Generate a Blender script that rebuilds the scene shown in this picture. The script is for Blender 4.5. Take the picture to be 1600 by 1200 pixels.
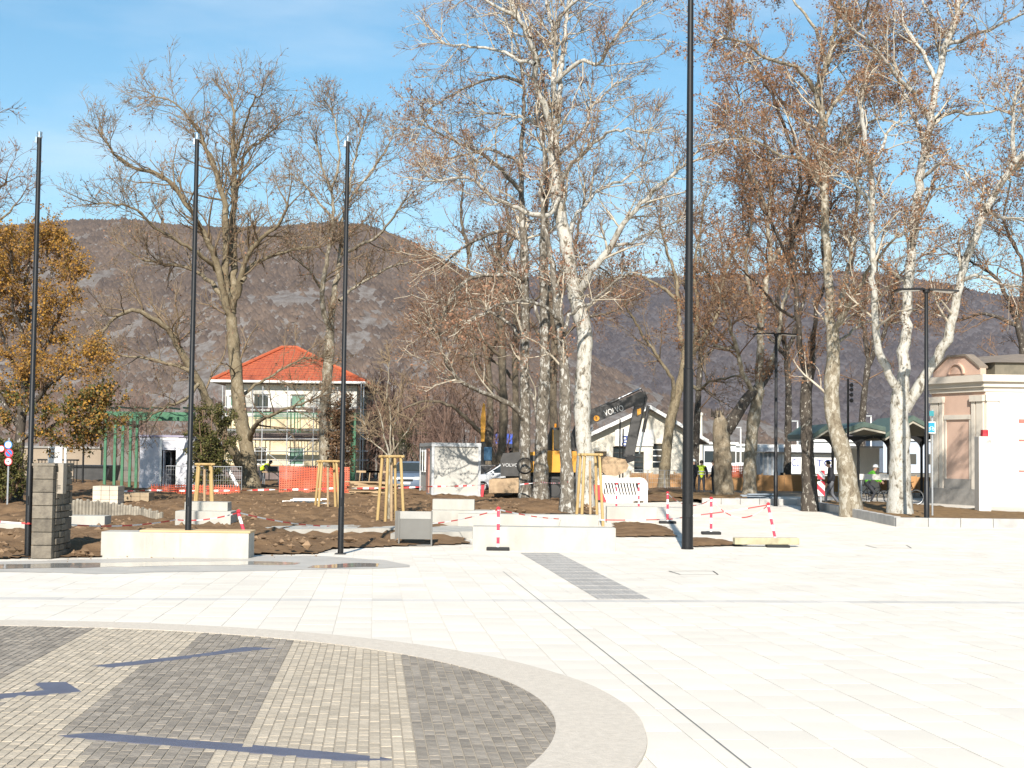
import bpy, bmesh, math, random
import numpy as np
from mathutils import Vector, Matrix, noise as mnoise

random.seed(7)
RNG = np.random.default_rng(11)
for o in list(bpy.data.objects):
    bpy.data.objects.remove(o)
scene = bpy.context.scene
COL = scene.collection

# ------------------------------------------------------------------ camera
F_PX, HOR, ROLL, ZC = 2220.0, 708.0, 0.0121, 2.2      # focal length in photo pixels, horizon row, roll, eye height
PITCH = math.atan((HOR - 600.0) / F_PX)
_R0 = np.array([1.0, 0, 0])
_F = np.array([0, math.cos(PITCH), math.sin(PITCH)])
_U0 = np.array([0, -math.sin(PITCH), math.cos(PITCH)])
_R = math.cos(ROLL) * _R0 + math.sin(ROLL) * _U0
_U = -math.sin(ROLL) * _R0 + math.cos(ROLL) * _U0
cam_data = bpy.data.cameras.new('camera')
cam_data.sensor_fit = 'HORIZONTAL'
cam_data.sensor_width = 36.0
cam_data.lens = F_PX / 1600.0 * 36.0
cam_data.clip_start = 0.1
cam_data.clip_end = 20000.0
cam = bpy.data.objects.new('camera', cam_data)
COL.objects.link(cam)
M = Matrix(((_R[0], _U[0], -_F[0], 0), (_R[1], _U[1], -_F[1], 0), (_R[2], _U[2], -_F[2], ZC), (0, 0, 0, 1)))
cam.matrix_world = M
scene.camera = cam
scene.render.resolution_x, scene.render.resolution_y = 1024, 768

# ------------------------------------------------------------------ sky, sun, exposure
SUN_AZ, SUN_EL = math.radians(4.5), math.radians(33.0)   # light travels towards +Y, a little to the right
world = bpy.data.worlds.new('World')
scene.world = world
world.use_nodes = True
wn = world.node_tree
for n in list(wn.nodes):
    wn.nodes.remove(n)
w_out = wn.nodes.new('ShaderNodeOutputWorld')
w_bg = wn.nodes.new('ShaderNodeBackground')
w_sky = wn.nodes.new('ShaderNodeTexSky')
w_sky.sky_type = 'NISHITA'
w_sky.sun_disc = False
w_sky.sun_elevation = SUN_EL
w_sky.sun_rotation = math.pi + SUN_AZ
w_sky.altitude = 100
w_sky.air_density = 1.0
w_sky.dust_density = 0.2
w_sky.ozone_density = 1.2
w_tc = wn.nodes.new('ShaderNodeTexCoord')
w_map = wn.nodes.new('ShaderNodeMapping')
w_map.inputs['Scale'].default_value = (1.3, 1.3, 7.0)
w_map.inputs['Rotation'].default_value = (0.0, math.radians(9), math.radians(20))
w_noise = wn.nodes.new('ShaderNodeTexNoise')
w_noise.inputs['Scale'].default_value = 2.6
w_noise.inputs['Detail'].default_value = 6
w_noise.inputs['Roughness'].default_value = 0.55
w_ramp = wn.nodes.new('ShaderNodeValToRGB')
w_ramp.color_ramp.elements[0].position = 0.46
w_ramp.color_ramp.elements[0].color = (0, 0, 0, 1)
w_ramp.color_ramp.elements[1].position = 0.80
w_ramp.color_ramp.elements[1].color = (0.42, 0.42, 0.42, 1)
w_mix = wn.nodes.new('ShaderNodeMix')
w_mix.data_type = 'RGBA'
w_mix.inputs[7].default_value = (6.6, 7.2, 7.8, 1)      # thin sunlit cirrus
wn.links.new(w_tc.outputs['Generated'], w_map.inputs['Vector'])
wn.links.new(w_map.outputs['Vector'], w_noise.inputs['Vector'])
wn.links.new(w_noise.outputs['Fac'], w_ramp.inputs['Fac'])
wn.links.new(w_ramp.outputs['Color'], w_mix.inputs[0])
w_hs = wn.nodes.new('ShaderNodeHueSaturation')
w_hs.inputs['Saturation'].default_value = 1.30
w_hs.inputs['Hue'].default_value = 0.486
wn.links.new(w_sky.outputs['Color'], w_hs.inputs['Color'])
wn.links.new(w_hs.outputs['Color'], w_mix.inputs[6])
wn.links.new(w_mix.outputs[2], w_bg.inputs['Color'])
w_bg.inputs['Strength'].default_value = 0.088
wn.links.new(w_bg.outputs['Background'], w_out.inputs['Surface'])

sun_data = bpy.data.lights.new('sun', 'SUN')
sun_data.energy = 4.6
sun_data.angle = math.radians(0.55)
sun_data.color = (1.0, 0.935, 0.84)
sun = bpy.data.objects.new('sun', sun_data)
COL.objects.link(sun)
sun.location = (0, -20, 40)
_ld = Vector((math.sin(SUN_AZ) * math.cos(SUN_EL), math.cos(SUN_AZ) * math.cos(SUN_EL), -math.sin(SUN_EL)))
sun.rotation_euler = _ld.to_track_quat('-Z', 'Y').to_euler()

vs = scene.view_settings
vs.view_transform = 'Standard'
vs.look = 'None'
vs.exposure = 0.88
vs.gamma = 1.0
vs.use_curve_mapping = False
scene.render.engine = 'CYCLES'

# ------------------------------------------------------------------ layout helpers
def ray(px, py):
    return (px - 800.0) / F_PX * _R - (py - 600.0) / F_PX * _U + _F

def gz(x, y):
    """height of the paved ground: falls 1.9 % away from the camera, then rises gently"""
    if y <= 32:
        return ZC - 1.6 - 0.0186 * y
    z = ZC - 2.195 + 0.006 * (min(y, 110) - 32)
    return z

def gz_np(y):
    return np.where(y <= 32, ZC - 1.6 - 0.0186 * y, ZC - 2.195 + 0.006 * (np.minimum(y, 110) - 32))

def P(px, py, Y):
    d = ray(px, py)
    k = Y / d[1]
    return Vector((d[0] * k, Y, ZC + d[2] * k))

def G(px, py, up=0.0):
    """ground point seen at a photo pixel"""
    d = ray(px, py)
    lo, hi = 1.0, 400.0
    for _ in range(60):
        m = 0.5 * (lo + hi)
        k = m / d[1]
        if ZC + d[2] * k > gz(0, m) + up:
            lo = m
        else:
            hi = m
    k = lo / d[1]
    return Vector((d[0] * k, lo, gz(0, lo) + up))

def X(px, Y):
    d = ray(px, HOR)
    return d[0] / d[1] * Y

def project(p):
    v = np.asarray(p, float) - np.array([0, 0, ZC])
    z = v @ _F
    return 800 + F_PX * (v @ _R) / z, 600 - F_PX * (v @ _U) / z

def m_px(n, Y):
    return n * Y / F_PX

def foot(px, Y):
    """ground point under a pixel column at a depth"""
    x = X(px, Y)
    # correct for camera roll at ground level
    for _ in range(3):
        q = project((x, Y, gz(x, Y)))
        x += (px - q[0]) * Y / F_PX
    return Vector((x, Y, gz(x, Y)))

# ------------------------------------------------------------------ materials
MATS = {}
def _bsdf(name):
    m = bpy.data.materials.new(name)
    m.use_nodes = True
    nt = m.node_tree
    b = nt.nodes['Principled BSDF']
    return m, nt, b

def lnk(nt, a, b):
    nt.links.new(a, b)

def mat(name, c1, c2=None, rough=0.7, scale=4.0, bump=0.0, bscale=None, metal=0.0, detail=5, rand=0.0, stretch=None,
        spec=0.4, contrast=(0.35, 0.65), trans=0.0):
    """procedural material: two colours mixed by noise, optional bump, optional per-piece brightness"""
    if name in MATS:
        return MATS[name]
    m, nt, b = _bsdf(name)
    b.inputs['Roughness'].default_value = rough
    b.inputs['Metallic'].default_value = metal
    b.inputs['Specular IOR Level'].default_value = spec
    tc = nt.nodes.new('ShaderNodeTexCoord')
    vec = tc.outputs['Object']
    if stretch:
        mp = nt.nodes.new('ShaderNodeMapping')
        mp.inputs['Scale'].default_value = stretch
        lnk(nt, vec, mp.inputs['Vector'])
        vec = mp.outputs['Vector']
    nz = nt.nodes.new('ShaderNodeTexNoise')
    nz.inputs['Scale'].default_value = scale
    nz.inputs['Detail'].default_value = detail
    nz.inputs['Roughness'].default_value = 0.6
    lnk(nt, vec, nz.inputs['Vector'])
    if c2 is None:
        c2 = tuple(c * 0.8 for c in c1)
    rp = nt.nodes.new('ShaderNodeValToRGB')
    rp.color_ramp.elements[0].position = contrast[0]
    rp.color_ramp.elements[1].position = contrast[1]
    rp.color_ramp.elements[0].color = (*c2, 1)
    rp.color_ramp.elements[1].color = (*c1, 1)
    lnk(nt, nz.outputs['Fac'], rp.inputs['Fac'])
    col = rp.outputs['Color']
    if rand > 0:
        gi = nt.nodes.new('ShaderNodeNewGeometry')
        oi = nt.nodes.new('ShaderNodeObjectInfo')
        ad = nt.nodes.new('ShaderNodeMath'); ad.operation = 'ADD'
        lnk(nt, gi.outputs['Random Per Island'], ad.inputs[0])
        lnk(nt, oi.outputs['Random'], ad.inputs[1])
        fr = nt.nodes.new('ShaderNodeMath'); fr.operation = 'FRACT'
        lnk(nt, ad.outputs[0], fr.inputs[0])
        mr = nt.nodes.new('ShaderNodeMapRange')
        mr.inputs['To Min'].default_value = 1.0 - rand
        mr.inputs['To Max'].default_value = 1.0 + rand
        lnk(nt, fr.outputs[0], mr.inputs['Value'])
        hs = nt.nodes.new('ShaderNodeHueSaturation')
        lnk(nt, mr.outputs['Result'], hs.inputs['Value'])
        lnk(nt, col, hs.inputs['Color'])
        col = hs.outputs['Color']
    lnk(nt, col, b.inputs['Base Color'])
    if trans > 0:
        b.inputs['Transmission Weight'].default_value = trans
    if bump > 0:
        n2 = nt.nodes.new('ShaderNodeTexNoise')
        n2.inputs['Scale'].default_value = bscale or scale * 5
        n2.inputs['Detail'].default_value = 6
        lnk(nt, vec, n2.inputs['Vector'])
        bp = nt.nodes.new('ShaderNodeBump')
        bp.inputs['Strength'].default_value = bump
        bp.inputs['Distance'].default_value = 0.02
        lnk(nt, n2.outputs['Fac'], bp.inputs['Height'])
        lnk(nt, bp.outputs['Normal'], b.inputs['Normal'])
    MATS[name] = m
    return m

def bark_mat(name, base, patch, pale, pscale=5.0, pale_amt=0.5, low=None):
    """flaking plane-tree bark: base colour, brown-grey patches and pale new bark"""
    if name in MATS:
        return MATS[name]
    m, nt, b = _bsdf(name)
    b.inputs['Roughness'].default_value = 0.85
    b.inputs['Specular IOR Level'].default_value = 0.2
    tc = nt.nodes.new('ShaderNodeTexCoord')
    mp = nt.nodes.new('ShaderNodeMapping')
    mp.inputs['Scale'].default_value = (1, 1, 0.55)
    lnk(nt, tc.outputs['Object'], mp.inputs['Vector'])
    v = nt.nodes.new('ShaderNodeTexNoise')
    v.inputs['Scale'].default_value = pscale
    v.inputs['Detail'].default_value = 4
    v.inputs['Roughness'].default_value = 0.7
    v.inputs['Distortion'].default_value = 0.6
    lnk(nt, mp.outputs['Vector'], v.inputs['Vector'])
    r1 = nt.nodes.new('ShaderNodeValToRGB')
    e = r1.color_ramp.elements
    e[0].position = 0.38; e[0].color = (*patch, 1)
    e[1].position = 0.44; e[1].color = (*base, 1)
    e2 = e.new(1.0 - 0.45 * pale_amt - 0.22); e2.color = (*base, 1)
    e3 = e.new(1.0 - 0.45 * pale_amt - 0.19); e3.color = (*pale, 1)
    lnk(nt, v.outputs['Fac'], r1.inputs['Fac'])
    fine = nt.nodes.new('ShaderNodeTexNoise')
    fine.inputs['Scale'].default_value = 30
    lnk(nt, mp.outputs['Vector'], fine.inputs['Vector'])
    mx = nt.nodes.new('ShaderNodeMix'); mx.data_type = 'RGBA'; mx.blend_type = 'MULTIPLY'
    mx.inputs[0].default_value = 0.5
    lnk(nt, r1.outputs['Color'], mx.inputs[6])
    lnk(nt, fine.outputs['Fac'], mx.inputs[7])
    gm = nt.nodes.new('ShaderNodeGamma'); gm.inputs['Gamma'].default_value = 0.85
    lnk(nt, mx.outputs[2], gm.inputs['Color'])
    lnk(nt, gm.outputs['Color'], b.inputs['Base Color'])
    bp = nt.nodes.new('ShaderNodeBump')
    bp.inputs['Strength'].default_value = 0.6
    bp.inputs['Distance'].default_value = 0.03
    lnk(nt, v.outputs['Fac'], bp.inputs['Height'])
    lnk(nt, bp.outputs['Normal'], b.inputs['Normal'])
    MATS[name] = m
    return m

def leaf_mat(name, cols, trans=0.25):
    """leaf colours picked at random for each leaf"""
    if name in MATS:
        return MATS[name]
    m, nt, b = _bsdf(name)
    b.inputs['Roughness'].default_value = 0.7
    b.inputs['Specular IOR Level'].default_value = 0.15
    gi = nt.nodes.new('ShaderNodeNewGeometry')
    r = nt.nodes.new('ShaderNodeValToRGB')
    e = r.color_ramp.elements
    e[0].color = (*cols[0], 1); e[0].position = 0
    e[1].color = (*cols[-1], 1); e[1].position = 1
    for i, c in enumerate(cols[1:-1]):
        k = e.new((i + 1) / (len(cols) - 1)); k.color = (*c, 1)
    lnk(nt, gi.outputs['Random Per Island'], r.inputs['Fac'])
    lnk(nt, r.outputs['Color'], b.inputs['Base Color'])
    tr = nt.nodes.new('ShaderNodeBsdfTranslucent')
    lnk(nt, r.outputs['Color'], tr.inputs['Color'])
    ms = nt.nodes.new('ShaderNodeMixShader'); ms.inputs[0].default_value = trans
    out = nt.nodes['Material Output']
    lnk(nt, b.outputs['BSDF'], ms.inputs[1]); lnk(nt, tr.outputs['BSDF'], ms.inputs[2])
    lnk(nt, ms.outputs['Shader'], out.inputs['Surface'])
    MATS[name] = m
    return m

def stripe_mat(name, ca, cb, period, axis='Z', rough=0.6, diag=0.0):
    """two-colour hard stripes along an object axis (or along the UV length for tapes)"""
    if name in MATS:
        return MATS[name]
    m, nt, b = _bsdf(name)
    b.inputs['Roughness'].default_value = rough
    if axis == 'U':
        tc = nt.nodes.new('ShaderNodeUVMap'); src = tc.outputs['UV']; ax = 'X'
    else:
        tc = nt.nodes.new('ShaderNodeTexCoord'); src = tc.outputs['Object']; ax = axis
    sp = nt.nodes.new('ShaderNodeSeparateXYZ')
    lnk(nt, src, sp.inputs[0])
    val = sp.outputs[ax]
    if diag:
        ml = nt.nodes.new('ShaderNodeMath'); ml.operation = 'MULTIPLY_ADD'
        lnk(nt, sp.outputs['X'], ml.inputs[0]); ml.inputs[1].default_value = diag
        lnk(nt, val, ml.inputs[2]); val = ml.outputs[0]
    d = nt.nodes.new('ShaderNodeMath'); d.operation = 'DIVIDE'; d.inputs[1].default_value = period
    lnk(nt, val, d.inputs[0])
    fr = nt.nodes.new('ShaderNodeMath'); fr.operation = 'FRACT'
    lnk(nt, d.outputs[0], fr.inputs[0])
    gt = nt.nodes.new('ShaderNodeMath'); gt.operation = 'GREATER_THAN'; gt.inputs[1].default_value = 0.5
    lnk(nt, fr.outputs[0], gt.inputs[0])
    mx = nt.nodes.new('ShaderNodeMix'); mx.data_type = 'RGBA'
    mx.inputs[6].default_value = (*ca, 1); mx.inputs[7].default_value = (*cb, 1)
    lnk(nt, gt.outputs[0], mx.inputs[0])
    lnk(nt, mx.outputs[2], b.inputs['Base Color'])
    MATS[name] = m
    return m

def glass_mat(name, tint=(0.03, 0.04, 0.045)):
    if name in MATS:
        return MATS[name]
    m, nt, b = _bsdf(name)
    b.inputs['Base Color'].default_value = (*tint, 1)
    b.inputs['Roughness'].default_value = 0.06
    b.inputs['Specular IOR Level'].default_value = 0.7
    MATS[name] = m
    return m

# ------------------------------------------------------------------ mesh builders
def link(o, parent=None):
    COL.objects.link(o)
    if parent is not None:
        o.parent = parent
    return o

def tag(o, label=None, cat=None, group=None, kind=None):
    if label: o['label'] = label
    if cat: o['category'] = cat
    if group: o['group'] = group
    if kind: o['kind'] = kind
    return o

def thing(name, loc, label, cat, group=None):
    o = bpy.data.objects.new(name, None)
    o.empty_display_size = 0.2
    o.location = loc
    link(o)
    return tag(o, label, cat, group)

def wloc(o):
    v = Vector((0, 0, 0))
    while o is not None:
        v += o.location
        o = o.parent
    return v

class MB:
    """collects shapes given in world coordinates, then links them as ONE mesh object"""
    def __init__(self):
        self.v = []; self.f = []; self.mi = []; self.cur = 0
    def add(self, vs_, fs_):
        n = len(self.v)
        self.v += [tuple(p) for p in vs_]
        for f in fs_:
            self.f.append(tuple(i + n for i in f)); self.mi.append(self.cur)
        return self
    def box(self, c, s, rz=0.0, rx=0.0, ry=0.0):
        c = Vector(c); hx, hy, hz = s[0] / 2, s[1] / 2, s[2] / 2
        R = Matrix.Rotation(rz, 3, 'Z') @ Matrix.Rotation(ry, 3, 'Y') @ Matrix.Rotation(rx, 3, 'X')
        vs_ = [c + R @ Vector((x, y, z)) for x in (-hx, hx) for y in (-hy, hy) for z in (-hz, hz)]
        return self.add(vs_, [(0, 1, 3, 2), (4, 6, 7, 5), (0, 4, 5, 1), (2, 3, 7, 6), (0, 2, 6, 4), (1, 5, 7, 3)])
    def bbox(self, x0, x1, y0, y1, z0, z1):
        return self.box(((x0 + x1) / 2, (y0 + y1) / 2, (z0 + z1) / 2), (abs(x1 - x0), abs(y1 - y0), abs(z1 - z0)))
    def bevbox(self, c, s, b=0.015, rz=0.0):
        """box with chamfered edges"""
        bm = bmesh.new()
        bmesh.ops.create_cube(bm, size=1.0)
        bmesh.ops.scale(bm, vec=s, verts=bm.verts)
        bmesh.ops.bevel(bm, geom=list(bm.edges), offset=b, segments=2, affect='EDGES', profile=0.6)
        R = Matrix.Rotation(rz, 3, 'Z')
        bm.verts.index_update()
        vs_ = [Vector(c) + R @ v.co for v in bm.verts]
        fs_ = [[v.index for v in f.verts] for f in bm.faces]
        bm.free()
        return self.add(vs_, fs_)
    def tube(self, pts, rad, n=8, cap=True):
        pts = [Vector(p) for p in pts]
        if not hasattr(rad, '__len__'):
            rad = [rad] * len(pts)
        vs_, fs_ = [], []
        for i, p in enumerate(pts):
            a = pts[max(0, i - 1)]; b_ = pts[min(len(pts) - 1, i + 1)]
            t = (b_ - a).normalized()
            ref = Vector((0, 0, 1)) if abs(t.z) < 0.95 else Vector((1, 0, 0))
            n1 = t.cross(ref).normalized(); n2 = t.cross(n1)
            for k in range(n):
                an = 2 * math.pi * k / n
                vs_.append(p + (n1 * math.cos(an) + n2 * math.sin(an)) * rad[i])
        for i in range(len(pts) - 1):
            for k in range(n):
                k2 = (k + 1) % n
                fs_.append((i * n + k, i * n + k2, (i + 1) * n + k2, (i + 1) * n + k))
        if cap:
            fs_.append(tuple(range(n - 1, -1, -1)))
            fs_.append(tuple((len(pts) - 1) * n + k for k in range(n)))
        return self.add(vs_, fs_)
    def ring(self, c, axis, R, r, n=24, m=8):
        c = Vector(c); ax = Vector(axis).normalized()
        ref = Vector((0, 0, 1)) if abs(ax.z) < 0.9 else Vector((1, 0, 0))
        u = ax.cross(ref).normalized(); w = ax.cross(u)
        vs_, fs_ = [], []
        for i in range(n):
            a = 2 * math.pi * i / n
            d = u * math.cos(a) + w * math.sin(a)
            for j in range(m):
                bb = 2 * math.pi * j / m
                vs_.append(c + d * (R + r * math.cos(bb)) + ax * (r * math.sin(bb)))
        for i in range(n):
            for j in range(m):
                i2, j2 = (i + 1) % n, (j + 1) % m
                fs_.append((i * m + j, i2 * m + j, i2 * m + j2, i * m + j2))
        return self.add(vs_, fs_)
    def disc(self, c, axis, R, h, n=20):
        c = Vector(c); ax = Vector(axis).normalized()
        return self.tube([c - ax * h / 2, c + ax * h / 2], R, n)
    def prism(self, poly, vec):
        """polygon (3-D points) swept along a vector"""
        poly = [Vector(p) for p in poly]; vec = Vector(vec); n = len(poly)
        fs_ = [tuple(range(n)), tuple(range(2 * n - 1, n - 1, -1))]
        for i in range(n):
            j = (i + 1) % n
            fs_.append((i, i + n, j + n, j))
        return self.add(poly + [p + vec for p in poly], fs_)
    def lathe(self, c, prof, n=12):
        c = Vector(c); vs_, fs_ = [], []
        for (r, z) in prof:
            for k in range(n):
                a = 2 * math.pi * k / n
                vs_.append(c + Vector((r * math.cos(a), r * math.sin(a), z)))
        for i in range(len(prof) - 1):
            for k in range(n):
                k2 = (k + 1) % n
                fs_.append((i * n + k, i * n + k2, (i + 1) * n + k2, (i + 1) * n + k))
        fs_.append(tuple(range(n - 1, -1, -1)))
        fs_.append(tuple((len(prof) - 1) * n + k for k in range(n)))
        return self.add(vs_, fs_)
    def build(self, name, m, parent=None, smooth=False, base=None):
        """base: world point that becomes the object's origin when it has no parent"""
        me = bpy.data.meshes.new(name)
        off = wloc(parent) if parent is not None else Vector(base or (0, 0, 0))
        me.from_pydata([(p[0] - off.x, p[1] - off.y, p[2] - off.z) for p in self.v], [], self.f)
        ms = m if isinstance(m, (list, tuple)) else [m]
        for x in ms:
            me.materials.append(x)
        if len(ms) > 1:
            me.polygons.foreach_set('material_index', self.mi)
        bm = bmesh.new(); bm.from_mesh(me)
        bmesh.ops.recalc_face_normals(bm, faces=bm.faces)
        bm.to_mesh(me); bm.free()
        if smooth:
            me.polygons.foreach_set('use_smooth', [True] * len(me.polygons))
            try:
                me.set_sharp_from_angle(angle=math.radians(40))
            except Exception:
                pass
        o = bpy.data.objects.new(name, me)
        if parent is None and base is not None:
            o.location = base
        return link(o, parent)

def np_mesh(name, verts, faces, m, parent=None, smooth=False, base=None):
    """fast mesh from numpy arrays; faces is (n, k)"""
    me = bpy.data.meshes.new(name)
    off = np.array(wloc(parent)) if parent is not None else np.array(base if base is not None else (0, 0, 0), float)
    verts = np.asarray(verts, np.float32) - off.astype(np.float32)
    faces = np.asarray(faces, np.int32)
    me.vertices.add(len(verts)); me.vertices.foreach_set('co', verts.ravel())
    k = faces.shape[1]
    me.loops.add(faces.size); me.loops.foreach_set('vertex_index', faces.ravel())
    me.polygons.add(len(faces)); me.polygons.foreach_set('loop_start', np.arange(0, faces.size, k, dtype=np.int32))
    me.polygons.foreach_set('use_smooth', np.full(len(faces), bool(smooth)))
    me.update(calc_edges=True)
    me.materials.append(m)
    o = bpy.data.objects.new(name, me)
    if parent is None and base is not None:
        o.location = base
    return link(o, parent)

def copy_thing(src, loc, label=None, rz=None, scale=None):
    c = src.copy(); COL.objects.link(c)
    c.location = loc
    if rz is not None: c.rotation_euler = (0, 0, rz)
    if scale is not None: c.scale = (scale, scale, scale)
    if label: c['label'] = label
    for ch in list(src.children):
        d = ch.copy(); COL.objects.link(d); d.parent = c
        for g in list(ch.children):
            e = g.copy(); COL.objects.link(e); e.parent = d
    return c

def text_mesh(body, size, m, name, parent, loc, rz=0.0, extrude=0.004, shear=0.0, width=None, roll=0.0):
    """flat lettering standing upright, reading along +X turned by rz; loc is world position of the lower left corner"""
    cu = bpy.data.curves.new('t', 'FONT')
    cu.body = body; cu.size = size; cu.extrude = extrude; cu.offset = 0.0
    t = bpy.data.objects.new('t', cu); COL.objects.link(t)
    dg = bpy.context.evaluated_depsgraph_get()
    me = bpy.data.meshes.new_from_object(t.evaluated_get(dg))
    bpy.data.objects.remove(t)
    xs = [v.co.x for v in me.vertices]
    sx = 1.0
    if width and xs:
        sx = width / (max(xs) - min(xs))
    R = Matrix.Rotation(rz, 4, 'Z') @ Matrix.Rotation(-roll, 4, 'Y') @ Matrix.Rotation(math.radians(90), 4, 'X') @ Matrix.Diagonal((sx, 1, 1, 1))
    me.transform(R)
    me.materials.clear(); me.materials.append(m)
    o = bpy.data.objects.new(name, me)
    o.location = Vector(loc) - (wloc(parent) if parent else Vector((0, 0, 0)))
    return link(o, parent)

def in_poly(x, y, poly):
    c = False; n = len(poly); j = n - 1
    for i in range(n):
        xi, yi = poly[i]; xj, yj = poly[j]
        if (yi > y) != (yj > y) and x < (xj - xi) * (y - yi) / (yj - yi) + xi:
            c = not c
        j = i
    return c

def gpoly(pix):
    return [(G(a, b).x, G(a, b).y) for a, b in pix]

# ================================================================== SETTING
AZ = -0.0957
DV = np.array([math.sin(AZ), math.cos(AZ)])          # direction of the paving joints
EV = np.array([math.cos(AZ), -math.sin(AZ)])

M_slab = mat('pale_granite', (0.71, 0.65, 0.56), (0.63, 0.575, 0.495), rough=0.75, scale=0.6, bump=0.15, bscale=60, rand=0.05, detail=9)
M_slab_band = mat('grey_granite', (0.58, 0.54, 0.49), (0.50, 0.47, 0.43), rough=0.75, scale=1.3, bump=0.15, bscale=60, rand=0.08)
M_joint = mat('joint_sand', (0.57, 0.52, 0.445), (0.50, 0.455, 0.39), scale=9)
M_soil = mat('turned_soil', (0.205, 0.13, 0.073), (0.125, 0.078, 0.044), rough=0.95, scale=1.7, bump=0.9, bscale=22, spec=0.1, detail=9)
M_litter = mat('bed_soil', (0.235, 0.15, 0.075), (0.15, 0.095, 0.05), rough=0.95, scale=3.0, bump=0.8, bscale=30, spec=0.1)
M_conc = mat('cast_concrete', (0.415, 0.395, 0.35), (0.325, 0.31, 0.275), rough=0.8, scale=2.2, bump=0.25, bscale=45, detail=9, stretch=(1, 1, 0.4))
M_kerb = mat('kerb_stone', (0.39, 0.375, 0.35), (0.30, 0.29, 0.28), rough=0.8, scale=3, bump=0.2, bscale=40, rand=0.14)
M_ringm = mat('washed_gravel_concrete', (0.585, 0.515, 0.43), (0.505, 0.445, 0.37), rough=0.9, scale=18, bump=0.5, bscale=70, detail=4)
M_cob_d = mat('dark_cobble', (0.285, 0.245, 0.198), (0.21, 0.18, 0.147), rough=0.9, scale=9, bump=0.5, bscale=40, rand=0.2)
M_cob_l = mat('sand_cobble', (0.455, 0.385, 0.295), (0.385, 0.325, 0.245), rough=0.9, scale=9, bump=0.5, bscale=40, rand=0.12)
M_grout = mat('pale_grout', (0.36, 0.31, 0.24), (0.30, 0.258, 0.2), scale=20)
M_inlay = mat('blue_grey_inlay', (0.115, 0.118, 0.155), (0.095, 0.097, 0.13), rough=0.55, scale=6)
M_tact = mat('tactile_grey', (0.40, 0.375, 0.345), (0.34, 0.32, 0.295), rough=0.8, scale=8, rand=0.1)
M_dark = mat('black_steel', (0.006, 0.006, 0.007), (0.010, 0.010, 0.011), rough=0.45, scale=20, spec=0.35)
M_black = mat('black_rubber', (0.02, 0.02, 0.02), rough=0.8)

# ---- far ground sheet
ys = np.concatenate([np.linspace(-30, 120, 60), np.geomspace(125, 9000, 28)])
xs = np.linspace(-1, 1, 41)
gv = []
for y in ys:
    w = 60 + abs(y) * 0.9
    for x in xs:
        gv.append((x * w, y, float(gz(0, y)) - 0.06 - (0.25 if y > 8000 else 0)))
n = len(xs)
gf = [(i * n + j, i * n + j + 1, (i + 1) * n + j + 1, (i + 1) * n + j) for i in range(len(ys) - 1) for j in range(n - 1)]
M_ground = mat('dusty_gravel_ground', (0.27, 0.225, 0.165), (0.18, 0.145, 0.10), rough=0.95, scale=0.35, bump=0.5, bscale=6, detail=9)
ground = np_mesh('ground', gv, gf, M_ground)
tag(ground, 'brown gravel ground reaching back to the foot of the hills', 'ground', kind='structure')

# ---- beds (outlines read off the photo, laid on the ground)
BED_X0, BED_Y0, BED_Y1 = G(1400, 823).x, G(1400, 823).y, G(1240, 790).y
SOILS = [
    [(-420, 884), (150, 871), (505, 866), (517, 859), (620, 855), (736, 851), (738, 826), (745, 806), (906, 803), (935, 806), (925, 786), (905, 764), (700, 758), (-420, 752)],
    [(955, 840), (1060, 839), (1050, 828), (1032, 821), (955, 818)],
    [(1066, 855.5), (1176, 853), (1118, 844), (1066, 843)],
    [(985, 786), (1100, 783), (1090, 765), (1000, 765)],
]
SOIL_G = [gpoly(s) for s in SOILS]
CX, CY = -3.2525 * 1.6, 5.895 * 1.6
R_IN, R_OUT = 3.448 * 1.6, 3.806 * 1.6

# ---- plaza: base sheet with every slab above it
pb = []
ysb = list(np.linspace(-6, 32, 20)) + list(np.linspace(34, 70, 19))
for y in ysb:
    for x in np.linspace(-24, 42, 5):
        pb.append((x, y, gz(0, y) - 0.0045))
plaza = np_mesh('plaza', pb, [(i * 5 + j, i * 5 + j + 1, (i + 1) * 5 + j + 1, (i + 1) * 5 + j) for i in range(len(ysb) - 1) for j in range(4)], M_joint)
tag(plaza, 'wide pale stone plaza in front of the trees', 'plaza', kind='structure')

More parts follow.
